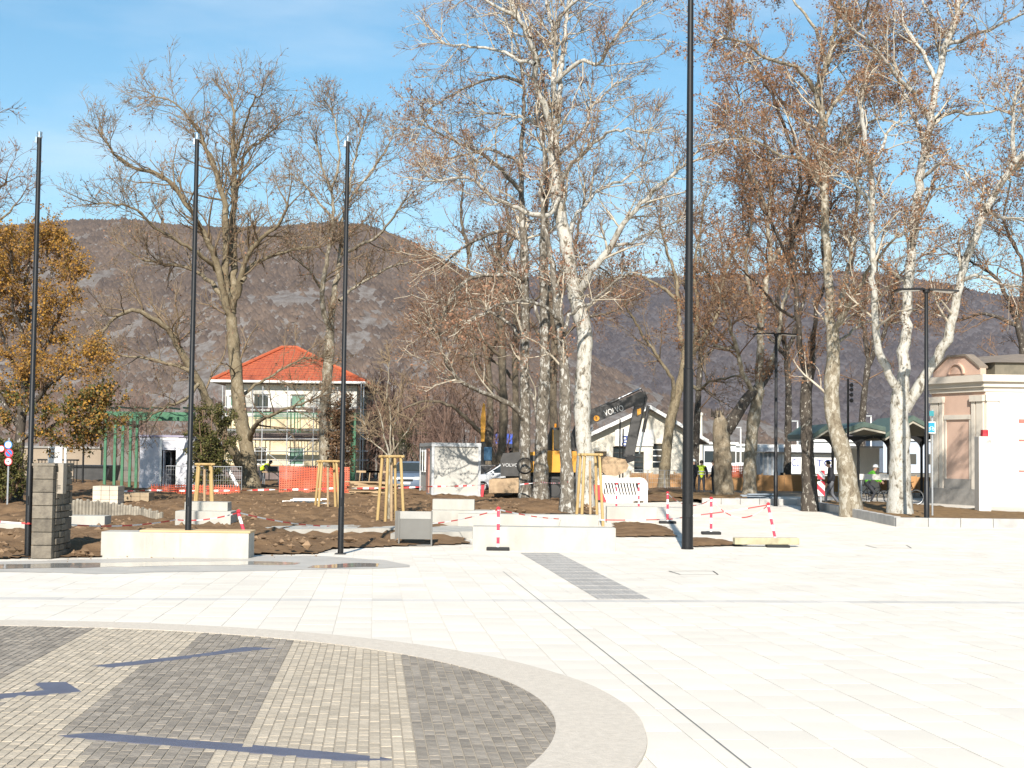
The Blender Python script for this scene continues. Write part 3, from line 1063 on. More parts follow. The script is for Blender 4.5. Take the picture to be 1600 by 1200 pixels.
def grow(Pp, Rp, n_child, L, K, ang, jit, trop, t_lo, rng, rfac=0.6, rmin=0.006, rmax=1.0, len_taper=0.45, flat=1.0, rtip=0.35):
    """children for a batch of parents Pp (N,Kp,3); n_child per parent (float array or number)"""
    N, Kp, _ = Pp.shape
    cnt = np.asarray(n_child, float) * np.ones(N)
    cnt = np.floor(cnt + rng.random(N)).astype(int)
    idx = np.repeat(np.arange(N), cnt)
    n = len(idx)
    if n == 0:
        return np.zeros((0, K, 3)), np.zeros((0, K)), idx
    t = t_lo + (1 - t_lo) * rng.random(n) ** 0.9
    f = t * (Kp - 1); i0 = np.minimum(f.astype(int), Kp - 2); w = (f - i0)[:, None]
    p = Pp[idx, i0] * (1 - w) + Pp[idx, i0 + 1] * w
    r = Rp[idx, i0] * (1 - w[:, 0]) + Rp[idx, i0 + 1] * w[:, 0]
    tan = norm(Pp[idx, i0 + 1] - Pp[idx, i0])
    g = rng.normal(size=(n, 3)); g[:, 1] *= flat
    perp = norm(g - (g * tan).sum(1, keepdims=True) * tan)
    a = np.radians(rng.normal(ang, 13, n))[:, None]
    d = norm(tan * np.cos(a) + perp * np.sin(a) + np.array([0, 0, trop]))
    ln = L * (1 - len_taper * t) * rng.uniform(0.55, 1.25, n)
    pts = np.empty((n, K, 3)); pts[:, 0] = p
    for k in range(1, K):
        d = norm(d + rng.normal(size=(n, 3)) * jit + np.array([0, 0, trop * 0.35]))
        pts[:, k] = pts[:, k - 1] + d * (ln / (K - 1))[:, None]
    r0 = np.clip(r * rfac, rmin, rmax)
    rr = r0[:, None] * np.linspace(1, rtip, K)[None]
    return pts, np.maximum(rr, rmin * 0.7), idx

def leaf_quads(Pt, n, size, rng, droop=0.3, jitter=0.06):
    """n small leaf-shaped faces on random places of the twigs Pt (N,K,3)"""
    N, K, _ = Pt.shape
    i = rng.integers(0, N, n); f = rng.random(n) * (K - 1); k = np.minimum(f.astype(int), K - 2); w = (f - k)[:, None]
    c = Pt[i, k] * (1 - w) + Pt[i, k + 1] * w + rng.normal(size=(n, 3)) * jitter
    a = norm(rng.normal(size=(n, 3)) + np.array([0, 0, -droop])); b = norm(np.cross(a, rng.normal(size=(n, 3))))
    s = (size * rng.uniform(0.6, 1.3, n))[:, None]
    V = np.stack([c, c + a * s * 0.5 + b * s * 0.38, c + a * s, c + a * s * 0.5 - b * s * 0.38], 1).reshape(-1, 3)
    return V, np.arange(4 * n).reshape(-1, 4)

BK_white = bark_mat('white_plane_bark', (0.36, 0.33, 0.27), (0.11, 0.092, 0.068), (0.47, 0.45, 0.40), 6.0, 0.66)
BK_mott = bark_mat('mottled_plane_bark', (0.125, 0.105, 0.08), (0.06, 0.05, 0.038), (0.40, 0.38, 0.335), 7.0, 0.52)
BK_tan = bark_mat('tan_plane_bark', (0.22, 0.182, 0.125), (0.13, 0.10, 0.066), (0.37, 0.335, 0.265), 5.5, 0.56)
BK_olive = bark_mat('olive_grey_bark', (0.18, 0.14, 0.083), (0.105, 0.08, 0.05), (0.25, 0.205, 0.135), 5.0, 0.5)
BK_dark = bark_mat('dark_flaking_bark', (0.055, 0.044, 0.034), (0.03, 0.024, 0.02), (0.36, 0.33, 0.275), 8.0, 0.42)  # base darkened to carry the shadow lying on one plane's trunk
BK_back = bark_mat('dark_brown_bark', (0.105, 0.082, 0.055), (0.06, 0.047, 0.034), (0.16, 0.13, 0.09), 5.0, 0.5)  # darker brown bark for the trees standing behind
BK_stump = bark_mat('weathered_stump_bark', (0.20, 0.155, 0.10), (0.105, 0.078, 0.05), (0.29, 0.24, 0.17), 4.5, 0.5)
TW_brown = mat('twig_brown', (0.215, 0.14, 0.092), (0.14, 0.092, 0.063), rough=0.9, scale=1.5, spec=0.15)
TW_tan = mat('twig_tan', (0.225, 0.168, 0.108), (0.145, 0.106, 0.07), rough=0.9, scale=1.5, spec=0.15)
TW_pale = mat('branch_pale', (0.52, 0.47, 0.385), (0.33, 0.28, 0.21), rough=0.9, scale=3.0, spec=0.15)
LF_rust = leaf_mat('dry_plane_leaves', [(0.24, 0.11, 0.055), (0.33, 0.165, 0.08), (0.17, 0.085, 0.05), (0.30, 0.19, 0.115), (0.37, 0.20, 0.095)])
LF_seed = leaf_mat('dry_seed_heads', [(0.30, 0.18, 0.115), (0.22, 0.12, 0.08), (0.37, 0.21, 0.13), (0.25, 0.13, 0.09)])

def tree(name, label, Y, limbs, bark, twig=TW_brown, branch=None, L1=(2.6, 2.2), L2=(1.25, 7.5), L3=(0.62, 6.5), leaves=3000, lsize=0.10, lmat=None,
         t_lo=0.25, trop=0.10, seed=1, r3=0.0075, group=None, ang=48, ypos=None, flare=1.35, extra=(), jit=0.16, tips=3):
    """limbs: list of (pixel points, start radius px, end radius px, depth at start, depth at end, branch density).
    The first limb is the trunk. Every limb is a real 3-D branch: its depth drifts away from the trunk's plane."""
    rng = np.random.default_rng(seed)
    sc = Y / F_PX
    segs = []
    for li, lb in enumerate(limbs):
        pix, ra, rb = lb[0], lb[1], lb[2]
        d0 = lb[3] if len(lb) > 3 else 0.0
        d1 = lb[4] if len(lb) > 4 else 0.0
        dens = lb[5] if len(lb) > 5 else 1.0
        n = len(pix)
        pts = [np.array(P(px, py, Y + d0 + (d1 - d0) * i / (n - 1))) for i, (px, py) in enumerate(pix)]
        rad = [(ra + (rb - ra) * (i / (n - 1)) ** 0.85) * sc for i in range(n)]
        p, r, ln = resample(pts, rad, 0.30)
        if li > 0:
            wob = rng.normal(size=(len(p), 3)) * 0.03; wob[0] = 0; p = p + wob
        if li == 0:
            b = p[0]
            hgt = np.maximum(p[:, 2] - b[2], 0)
            r = r * (1 + (flare - 1) * np.exp(-hgt / 0.45))
            p[0, 2] -= 0.25
            rough = 1 + 0.05 * np.sin(np.arange(len(r)) * 1.7)
            r = r * rough
        segs.append((p, r, ln, dens))
    b0 = segs[0][0][0]
    root = thing(name, (float(b0[0]), float(b0[1]), float(b0[2]) + 0.25), label, 'tree', group)
    for li, (p, r, ln, dens) in enumerate(segs):
        v, q = tubes(p[None], r[None], 12 if r[0] > 0.15 else 8)
        if r[0] > 0.12:     # uneven, slightly fluted surface
            k = 12 if r[0] > 0.15 else 8
            ph = np.tile(np.arange(k), len(p)); hh = np.repeat(np.arange(len(p)), k)
            cen = np.repeat(p, k, axis=0)
            v = cen + (v - cen) * (1 + 0.07 * np.sin(ph * 2.1 + hh * 0.6) + 0.04 * rng.normal(size=len(v)))[:, None]
        np_mesh('trunk' if li == 0 else 'limb', v, q, bark, root, smooth=True)
    # branches
    l1p, l1r = [], []
    for li, (p, r, ln, dens) in enumerate(segs):
        if dens <= 0:
            continue
        K = len(p)
        n = dens * ln * L1[1] / (1.0)
        a, b, _ = grow(p[None], r[None], n, L1[0], 7, ang, jit, trop, t_lo if li else 0.55, rng, rfac=0.42, rmin=0.018, rmax=0.055)
        l1p.append(a); l1r.append(b)
        # the limb ends fork
        a, b, _ = grow(p[None, -3:], r[None, -3:], tips, L1[0] * 0.6, 7, 24, jit, trop, 0.6, rng, rfac=0.8, rmin=0.02, rmax=0.05, len_taper=0.1)
        l1p.append(a); l1r.append(b)
    P1, R1 = np.concatenate(l1p), np.concatenate(l1r)
    P2, R2, _ = grow(P1, R1, L2[1], L2[0], 4, 44, jit * 1.2, trop * 0.8, 0.15, rng, rfac=0.55, rmin=0.011, rmax=0.022)
    P3, R3, _ = grow(P2, R2, L3[1], L3[0], 3, 42, jit * 1.4, trop * 0.5, 0.1, rng, rfac=0.6, rmin=r3, rmax=0.012)
    # thin trees are clipped so nothing grows below head height
    zmin = b0[2] + 2.0
    k3 = P3[:, -1, 2] > zmin; P3, R3 = P3[k3], R3[k3]
    npale = int(len(P2) * 0.6) if branch else 0
    od = rng.permutation(len(P2)); pa_, pb2 = od[:npale], od[npale:]
    tag(np_mesh('branches', *cat_tubes([tubes(P1, R1, 4)] + ([tubes(P2[pa_], R2[pa_] * 1.15, 3)] if npale else [])), branch or twig, root, smooth=True), kind='stuff')
    c = np_mesh('crown', *cat_tubes([tubes(P2[pb2], R2[pb2], 3), tubes(P3, R3, 3)]), twig, root)
    tag(c, kind='stuff')
    if leaves:
        lf = np_mesh('leaves', *leaf_quads(P3, leaves, lsize, rng), lmat or LF_seed, root)
        tag(lf, kind='stuff')
    return root, P2, P3

TREES = 'bare plane trees'
# --- big spreading plane in front of the house
tree('plane_tree', 'large spreading bare plane tree left, with forked olive trunk before the house', 66, [
    ([(393, 768), (389, 730), (384, 690), (374, 640), (369, 580), (364, 530), (361, 496)], 13.20, 8.50, 0, 0, 0.15),
    ([(361, 496), (352, 440), (353, 380), (351, 320), (343, 289), (336, 262), (322, 235), (314, 210)], 7.20, 2.12, 0, -1.5),
    ([(362, 490), (366, 420), (364, 350), (366, 290), (364, 236), (366, 190), (363, 158)], 7.20, 1.70, 0, 1.5),
    ([(363, 486), (376, 442), (386, 404), (412, 370), (436, 352), (450, 318)], 5.60, 1.70, 0, -3),
    ([(378, 440), (392, 414), (430, 400), (466, 388), (500, 386)], 3.60, 1.27, -1, 2),
    ([(361, 500), (347, 451), (335, 401), (314, 358), (280, 302), (252, 275), (211, 262), (185, 246), (165, 226)], 6.40, 1.36, 0, -4),
    ([(352, 470), (330, 440), (292, 419), (225, 406), (193, 386)], 4.80, 1.27, 0, 4),
    ([(340, 425), (324, 406), (288, 383), (243, 356), (207, 325), (150, 316)], 4.00, 1.19, 0, -5),
    ([(366, 320), (384, 240), (408, 222), (440, 190)], 3.20, 1.19, 1, 3),
    ([(365, 250), (385, 190), (400, 150)], 2.40, 1.02, 1, -2),
    ([(336, 257), (300, 190), (270, 160), (240, 150)], 2.40, 1.02, -1, 2),
    ([(379, 728), (360, 700), (330, 640), (309, 597), (283, 550), (265, 518), (243, 500), (211, 486), (180, 496), (160, 520)], 8.80, 1.87, 0, -5, 0.8),
    ([(300, 580), (270, 570), (232, 560), (200, 558), (160, 545)], 3.20, 1.10, -3, -1),
    ([(310, 600), (290, 625), (250, 640), (215, 668)], 3.20, 1.02, -3, -6, 0.7),
    ([(388, 690), (402, 661), (429, 646), (486, 625)], 4.80, 1.53, 0, -4, 0.7),
    ([(372, 630), (384, 614), (420, 589), (477, 557)], 3.60, 1.27, 0, 3, 0.8),
], BK_olive, twig=TW_tan, L1=(3.1, 2.3), L2=(1.35, 5.5), L3=(0.72, 5.0), leaves=3000, lsize=0.10, seed=21, r3=0.0085, group=TREES, trop=0.14)
# --- second plane
tree('plane_tree', 'slender twin stemmed bare tree with brown leaves clinging low, right of house roof', 78, [
    ([(512, 748), (508, 700), (508, 640), (512, 580), (515, 535), (516, 505)], 10.40, 6.80, 0, 0, 0.1),
    ([(516, 515), (506, 490), (503, 451), (511, 405), (517, 372), (521, 340), (518, 300), (503, 262), (495, 225)], 4.80, 1.36, 0, -2),
    ([(516, 505), (521, 470), (528, 425), (533, 390), (535, 345), (545, 300), (552, 255), (566, 205)], 5.20, 1.36, 0, 2),
    ([(531, 400), (560, 384), (590, 369), (612, 342), (632, 312)], 3.20, 1.19, 1, -3),
    ([(530, 470), (552, 450), (606, 419), (645, 408)], 3.20, 1.19, 0, 3),
    ([(522, 345), (498, 316), (475, 289), (452, 270)], 2.40, 1.02, 0, 3),
    ([(540, 320), (570, 280), (600, 240), (615, 205)], 2.40, 1.02, 1, 4),
    ([(518, 300), (530, 250), (525, 200), (518, 170)], 2.40, 1.02, -1, 0),
    ([(503, 451), (480, 420), (455, 400)], 2.40, 0.85, 0, -3),
], BK_tan, twig=TW_tan, L1=(3.0, 2.3), L2=(1.4, 5.5), L3=(0.75, 5.0), leaves=2600, lsize=0.11, seed=33, r3=0.0095, group=TREES, trop=0.13)

# --- centre group
tree('plane_tree', 'tallest white barked plane tree in the middle, trunk forking above the excavator', 53, [
    ([(914, 795), (913, 720), (910, 640), (912, 570), (914, 525), (907, 493), (899, 462)], 13, 11.5, 0, 0, 0.1),
    ([(899, 465), (892, 430), (884, 385), (874, 320), (867, 267), (865, 217), (860, 192)], 12, 8, 0, -0.6, 0.7),
    ([(861, 196), (850, 165), (834, 124), (838, 100), (832, 70), (818, 40), (804, 26), (780, 12), (745, -10)], 6, 2.0, -0.6, -3),
    ([(862, 192), (872, 184), (864, 133), (868, 92), (866, 50), (858, 20), (850, -30), (846, -90)], 6, 2.5, -0.6, 1.5),
    ([(872, 180), (878, 93), (884, 33), (890, -30), (900, -100)], 4.5, 2, -0.3, 2.5),
    ([(903, 460), (912, 445), (927, 420), (953, 387), (970, 357), (1000, 320), (1034, 287), (1072, 256)], 8, 2.0, 0, -3),
    ([(874, 240), (893, 224), (915, 200), (925, 165), (945, 150), (960, 130)], 4, 1.5, 0, 2),
    ([(870, 290), (900, 250), (935, 220), (960, 205), (1000, 205)], 4, 1.4, 0, -4),
    ([(884, 375), (905, 330), (940, 295), (985, 275), (1010, 235)], 4, 1.4, 0, 4),
    ([(870, 225), (840, 195), (800, 180), (753, 176)], 4, 1.4, -0.5, 3),
    ([(872, 310), (853, 340), (807, 323), (767, 307), (730, 277), (682, 284)], 5, 1.5, -0.5, -4),
    ([(866, 130), (905, 95), (935, 100), (960, 60), (985, 25), (1008, 2)], 4, 1.4, 0, -3),
    ([(836, 100), (805, 90), (780, 78), (735, 74), (690, 68)], 3.5, 1.4, -2, 0),
    ([(862, 60), (880, 20), (915, -10), (940, -50)], 3.5, 1.4, 0, -2),
    ([(830, 60), (800, 10), (770, -40)], 3, 1.4, -2, 3),
    ([(955, 385), (990, 378), (1020, 360), (1060, 345)], 3, 1.1, -1, 2),
], BK_white, twig=TW_brown, branch=TW_pale, L1=(2.9, 2.4), L2=(1.2, 6.0), L3=(0.62, 6.4), leaves=5500, lsize=0.075, seed=41, r3=0.0068, group=TREES, trop=0.10)
tree('plane_tree', 'white and brown mottled plane trunk directly left of the tallest white tree', 50, [
    ([(887, 806), (886, 745), (883, 690), (883, 640), (882, 585), (878, 535), (872, 490), (868, 450)], 11, 6.5, 0, 0.5, 0.3),
    ([(868, 452), (860, 400), (850, 345), (845, 300), (850, 240), (838, 180)], 5.5, 1.8, 0.5, 2, 0.7),
    ([(880, 520), (895, 490), (925, 470), (960, 440), (990, 425)], 3.5, 1.2, 0, 3, 0.8),
    ([(875, 500), (850, 480), (815, 470), (770, 480), (735, 500)], 3.5, 1.2, 0, -3, 0.8),
], BK_mott, twig=TW_brown, branch=TW_pale, L1=(2.4, 1.1), L2=(1.1, 6), L3=(0.6, 5), leaves=1800, seed=43, group=TREES, r3=0.0068)
tree('plane_tree', 'mottled grey plane trunk in front of the excavator counterweight, leaning limb to the left', 58, [
    ([(821, 785), (820, 740), (821, 683), (820, 620), (820, 560), (820, 500), (820, 430), (818, 360)], 9.5, 6, 0, 0, 0.35),
    ([(818, 362), (815, 300), (815, 233), (819, 160), (812, 90), (800, 40)], 5, 1.6, 0, 1.5, 0.9),
    ([(822, 660), (800, 633), (762, 616), (733, 603), (703, 577), (687, 533), (690, 500)], 5, 1.6, 0, -3.5, 0.9),
    ([(820, 440), (807, 430), (767, 429), (730, 437), (708, 462), (690, 500)], 4.5, 1.4, 0, -2.5),
    ([(818, 380), (790, 360), (755, 370), (720, 390), (690, 415)], 4, 1.3, 0, 3),
    ([(816, 300), (770, 253), (737, 233), (703, 217), (670, 200)], 4, 1.3, 0, -2),
    ([(816, 260), (800, 247), (760, 233), (720, 245), (680, 250)], 3.5, 1.3, 0.5, 4),
    ([(822, 540), (795, 505), (765, 488), (730, 478), (700, 470)], 3.5, 1.2, 0, 3.5),
    ([(816, 130), (785, 120), (745, 130), (700, 150), (675, 170)], 3, 1.2, 1, -2),
], BK_mott, twig=TW_brown, branch=TW_pale, L1=(3.1, 2.2), L2=(1.3, 6.0), L3=(0.65, 5.5), leaves=4000, seed=47, group=TREES, r3=0.0075)
tree('plane_tree', 'thick mottled plane trunk beside the yellow excavator body', 57, [
    ([(845, 790), (845, 740), (846, 683), (848, 640), (851, 590), (852, 517), (850, 450), (850, 383), (850, 340)], 12, 6, 0, 0, 0.3),
    ([(850, 345), (855, 280), (848, 215), (852, 150), (842, 90)], 5, 1.6, 0, -1.5, 0.8),
    ([(850, 470), (865, 440), (890, 420), (930, 415), (965, 440)], 3.5, 1.2, 0, 4, 0.8),
    ([(846, 690), (838, 640), (825, 600), (815, 560)], 5, 2, 0, 2, 0.3),
    ([(851, 520), (830, 470), (800, 440), (770, 395)], 3.5, 1.2, 0, 4, 0.8),
], BK_mott, twig=TW_brown, branch=TW_pale, L1=(2.4, 1.2), L2=(1.15, 6), L3=(0.62, 5), leaves=2200, seed=49, group=TREES, r3=0.0075)
tree('bare_tree', 'olive grey tree with low leaning fork behind the dark excavator counterweight', 76, [
    ([(778, 762), (781, 720), (785, 690), (787, 640), (785, 580), (784, 500), (782, 430), (778, 380)], 8, 4.5, 0, 0, 0.6),
    ([(776, 745), (766, 700), (750, 672), (725, 650), (700, 632), (660, 628), (630, 640)], 5, 1.3, 0, -3, 0.8),
    ([(783, 510), (750, 470), (720, 460), (690, 420)], 3, 1.1, 0, 3),
    ([(784, 560), (750, 530), (705, 520), (665, 525)], 3, 1.1, 0, -3),
    ([(780, 420), (800, 370), (790, 310), (800, 260)], 3, 1.1, 0, 2),
    ([(785, 620), (760, 590), (735, 545), (700, 545)], 3, 1.1, 0, 2),
], BK_back, twig=TW_brown, L1=(3.0, 1.5), L2=(1.4, 6), L3=(0.8, 5), leaves=1200, seed=53, group='bare trees behind the planes', r3=0.010)
tree('bare_tree', 'dark slim bare tree between olive tree and mottled plane trunk', 80, [
    ([(804, 762), (806, 700), (806, 640), (805, 560), (806, 480), (803, 420)], 6.5, 4, 0, 0, 0.6),
    ([(805, 450), (790, 400), (795, 350), (780, 300)], 3, 1.1, 0, 2),
    ([(806, 520), (830, 480), (860, 440), (900, 410)], 3, 1.1, 0, -3),
    ([(806, 600), (780, 570), (745, 555), (720, 560)], 3, 1.1, 0, 2),
], BK_back, twig=TW_brown, L1=(2.9, 1.4), L2=(1.4, 6), L3=(0.8, 5), leaves=800, seed=54, group='bare trees behind the planes', r3=0.010)
for i, (lab, Y, lm) in enumerate((
    ('dark bare tree behind the white container, its trunk left of the olive tree', 88, [([(762, 768), (764, 700), (766, 630), (762, 560)], 6.5, 4.5, 0, 0, .3), ([(762, 565), (745, 500), (730, 440), (735, 380)], 4, 1.2, 0, 2), ([(763, 570), (780, 500), (772, 430), (785, 360)], 4, 1.2, 0, -2), ([(764, 600), (725, 560), (690, 540), (660, 500)], 3, 1.1, 0, 3), ([(735, 400), (720, 340), (725, 290)], 3, 1.1, 2, 1)]),
    ('dark bare trunk rising directly behind the thick mottled plane', 84, [([(866, 768), (867, 700), (864, 620), (866, 540), (862, 470)], 7.5, 5, 0, 0, .3), ([(862, 475), (848, 410), (856, 340), (842, 280)], 4, 1.2, 0, 2), ([(864, 490), (890, 420), (905, 350), (915, 300)], 4, 1.2, 0, -2), ([(865, 560), (835, 510), (800, 470), (775, 450)], 3.5, 1.1, 0, 3), ([(864, 540), (910, 500), (950, 490), (985, 470)], 3, 1.1, 0, -3)]),
)):
    tree('bare_tree', lab, Y, lm, BK_back, twig=TW_brown, L1=(3.2, 1.7), L2=(1.5, 5.5), L3=(0.8, 5), leaves=1500, lsize=0.09, seed=160 + i, r3=0.010, group='bare trees behind the planes')
# --- right half
tree('bare_tree', 'leaning olive trunked tree in front of the gabled building', 79, [
    ([(1036, 768), (1040, 720), (1046, 667), (1055, 629), (1063, 600), (1070, 572)], 8.5, 7, 0, 0, 0.1),
    ([(1068, 580), (1066, 540), (1062, 505), (1057, 440), (1040, 385), (1030, 340)], 4.5, 1.5, 0, 1.5),
    ([(1052, 630), (1050, 592), (1013, 537), (993, 503), (975, 470)], 3.5, 1.2, 0, -3),
    ([(1070, 574), (1080, 555), (1099, 528), (1120, 495), (1128, 450), (1140, 400)], 5, 1.5, 0, 3),
    ([(1068, 590), (1091, 609), (1110, 597), (1155, 586)], 3.5, 1.2, 0, -4),
    ([(1085, 545), (1090, 480), (1085, 420), (1095, 360), (1100, 310)], 3.5, 1.2, 1, 0),
    ([(1060, 470), (1020, 440), (985, 430), (950, 440)], 3, 1.1, 1, 3),
], BK_olive, twig=TW_tan, L1=(3.0, 1.3), L2=(1.5, 6), L3=(0.8, 5), leaves=1800, seed=61, r3=0.0095, group='bare trees behind the planes', trop=0.12)
tree('plane_tree', 'pale trunked plane with crossing stems, right beside the broken stump', 66, [
    ([(1171, 782), (1172, 720), (1176, 667), (1182, 630), (1186, 608)], 10, 9, 0, 0, 0.05),
    ([(1184, 612), (1173, 606), (1160, 581), (1152, 550), (1144, 519), (1125, 459), (1099, 414), (1090, 370)], 5, 1.6, 0, -3),
    ([(1186, 610), (1187, 570), (1189, 519), (1196, 444), (1204, 400), (1199, 350), (1205, 280), (1195, 220)], 7, 1.8, 0, 1),
    ([(1188, 590), (1205, 565), (1218, 530), (1222, 480), (1235, 430), (1230, 380)], 5, 1.5, 0, 3),
    ([(1190, 510), (1172, 460), (1165, 400), (1175, 340), (1160, 280)], 4, 1.3, 0, -2),
    ([(1200, 420), (1225, 380), (1250, 340), (1265, 290)], 3.5, 1.2, 0.5, 3),
    ([(1150, 545), (1120, 540), (1095, 510)], 3, 1.0, -1, -3),
    ([(1200, 330), (1170, 260), (1150, 200), (1155, 150)], 3.5, 1.3, 1, -2),
], BK_tan, twig=TW_brown, L1=(3.2, 1.9), L2=(1.35, 6), L3=(0.7, 6.5), leaves=9500, lsize=0.105, lmat=LF_rust, seed=67, group=TREES, r3=0.0085)
tree('plane_tree', 'dark flaky trunked plane between the two lamp posts', 54, [
    ([(1266, 792), (1263, 740), (1261, 690), (1259, 640), (1261, 600), (1268, 570)], 11, 8, 0, 0, 0.05),
    ([(1266, 585), (1271, 540), (1275, 485), (1290, 430), (1285, 380), (1300, 320)], 5, 1.6, 0, 2),
    ([(1262, 600), (1252, 560), (1249, 519), (1241, 425), (1237, 350), (1250, 280), (1240, 215), (1225, 160)], 5.5, 1.5, 0, -2),
    ([(1243, 440), (1220, 380), (1190, 320), (1165, 260), (1140, 215)], 3.5, 1.2, -0.5, 1),
    ([(1240, 370), (1262, 300), (1270, 230), (1290, 180)], 3.5, 1.2, -1, 2),
    ([(1248, 500), (1215, 480), (1180, 440), (1155, 420)], 3, 1.1, 0, -3),
    ([(1238, 240), (1210, 160), (1180, 110), (1150, 70)], 3, 1.1, -2, 0),
], BK_dark, twig=TW_brown, L1=(2.8, 1.9), L2=(1.2, 6), L3=(0.62, 7.0), leaves=10000, lsize=0.09, lmat=LF_rust, seed=71, group=TREES, r3=0.007)
tree('plane_tree', 'leaning tan trunked plane behind the raised kerb, right of the walking man', 50, [
    ([(1330, 800), (1326, 760), (1320, 720), (1309, 680), (1301, 648), (1299, 600), (1302, 560), (1301, 515)], 15, 10, 0, 0, 0.05),
    ([(1301, 520), (1297, 489), (1294, 406), (1288, 344), (1287, 258), (1284, 199), (1277, 144), (1288, 115), (1302, 62), (1312, 0), (1318, -60)], 8, 3, 0, 1, 0.9),
    ([(1303, 522), (1316, 498), (1328, 470), (1352, 430), (1375, 400), (1400, 370)], 5, 1.5, 0, -3),
    ([(1312, 500), (1320, 444), (1331, 387), (1336, 345), (1340, 270), (1350, 220)], 5, 1.6, 0, 2.5),
    ([(1286, 290), (1260, 252), (1225, 244), (1190, 225), (1160, 215)], 4, 1.3, 0.5, -2),
    ([(1284, 205), (1310, 150), (1340, 120), (1375, 90), (1410, 70)], 4, 1.3, 0.8, 3),
    ([(1277, 146), (1245, 105), (1200, 92), (1165, 68), (1130, 58)], 4, 1.3, 0.8, -3),
    ([(1292, 100), (1270, 40), (1240, 0), (1200, -40)], 3.5, 1.3, 1, 3),
    ([(1288, 270), (1320, 230), (1345, 200), (1380, 185)], 3.5, 1.2, 0.5, -2),
    ([(1300, 70), (1345, 40), (1360, -20)], 3.5, 1.3, 1, -2),
    ([(1308, 535), (1330, 520), (1350, 505), (1380, 500)], 3, 1.0, 0, 3, 0.6),
], BK_tan, twig=TW_brown, branch=TW_pale, L1=(2.8, 2.2), L2=(1.2, 6.0), L3=(0.6, 7.2), leaves=14500, lsize=0.085, lmat=LF_rust, seed=79, group=TREES, r3=0.0065)
tree('plane_tree', 'white three stemmed plane beside the nearest T shaped lamp post', 48, [
    ([(1407, 806), (1406, 760), (1406, 700), (1405, 650), (1408, 612)], 17, 14, 0, 0, 0.0),
    ([(1404, 620), (1399, 603), (1387, 582), (1373, 545), (1368, 510), (1365, 462), (1363, 378), (1361, 275), (1352, 220), (1345, 160)], 8, 3, 0, -2, 0.75),
    ([(1409, 618), (1413, 556), (1416, 500), (1419, 444), (1425, 385), (1435, 292), (1445, 241), (1454, 189), (1462, 144), (1473, 86), (1493, 27), (1500, -40)], 9.5, 4, 0, 1, 0.8),
    ([(1413, 640), (1429, 616), (1455, 575), (1477, 537), (1489, 492), (1500, 444), (1516, 388), (1541, 327), (1566, 282), (1590, 250), (1625, 215)], 9.5, 4, 0, -2.5, 0.75),
    ([(1586, 254), (1582, 206), (1586, 155), (1600, 125), (1640, 80)], 4, 1.6, -2.3, -3),
    ([(1458, 200), (1430, 150), (1400, 118), (1365, 72), (1330, 45)], 4.5, 1.5, 0.8, -2),
    ([(1460, 190), (1485, 175), (1525, 178), (1560, 172), (1610, 178)], 4, 1.4, 0.8, 3),
    ([(1448, 240), (1425, 175), (1400, 110), (1380, 60)], 4, 1.4, 0.6, 4),
    ([(1466, 130), (1440, 80), (1415, 40), (1405, -20)], 4, 1.4, 0.8, 2),
    ([(1478, 70), (1520, 55), (1560, 40), (1605, 20)], 4, 1.4, 1, -2),
    ([(1360, 270), (1385, 215), (1410, 180)], 3.5, 1.3, -1.5, 0),
    ([(1362, 330), (1340, 290), (1310, 265)], 3, 1.2, -1.5, -3),
    ([(1438, 280), (1475, 255), (1510, 270), (1535, 310)], 3.5, 1.2, 0.5, -3),
    ([(1502, 440), (1530, 430), (1570, 445), (1610, 450)], 3.5, 1.2, -1, -3),
    ([(1540, 330), (1565, 340), (1610, 345)], 3.5, 1.2, -2, 1),
    ([(1480, 60), (1450, 20), (1430, -30)], 3.5, 1.3, 1, 3),
], BK_white, twig=TW_brown, branch=TW_pale, L1=(2.7, 1.9), L2=(1.15, 6.0), L3=(0.58, 7.2), leaves=15000, lsize=0.082, lmat=LF_rust, seed=83, group=TREES, r3=0.0062)
# --- broken stump with one dark limb
stump = thing('tree_stump', foot(1130, 65), 'broken pale tree stump with one dark limb, by the worker in yellow', 'tree')
b = foot(1130, 65)
rng = np.random.default_rng(5)
p, r, ln = resample([np.array(P(1133, 782, 65)), np.array(P(1130, 740, 65)), np.array(P(1128, 690, 65)), np.array(P(1126, 662, 65)), np.array(P(1121, 642, 65))], [0.50, 0.43, 0.41, 0.36, 0.13], 0.2)
v, q = tubes(p[None], r[None], 14)
cen = np.repeat(p, 14, axis=0)
ph = np.tile(np.arange(14), len(p))
v = cen + (v - cen) * (1 + 0.09 * np.sin(ph * 1.7) + 0.06 * rng.normal(size=len(v)))[:, None]
np_mesh('trunk', v, q, BK_stump, stump, smooth=True)
p, r, ln = resample([np.array(P(1134, 674, 65)), np.array(P(1143, 660, 65)), np.array(P(1156, 640, 65.2)), np.array(P(1170, 619, 65.6)), np.array(P(1190, 600, 66.5)), np.array(P(1205, 575, 67)), np.array(P(1214, 540, 67))], [0.32, 0.30, 0.27, 0.25, 0.20, 0.15, 0.06], 0.25)
v, q = tubes(p[None], r[None], 10)
np_mesh('limb', v, q, BK_dark, stump, smooth=True)
mb = MB()
for k in range(9):
    a = k * 0.7
    c_ = P(1121, 648, 65) + Vector((0.24 * math.cos(a), 0.24 * math.sin(a), -0.1))
    mb.tube([c_, c_ + Vector((0.03 * math.cos(a), 0.03 * math.sin(a), 0.25 + 0.22 * ((k * 37) % 5) / 5))], [0.07, 0.012], 5)
mb.build('splintered_top', BK_dark, stump)

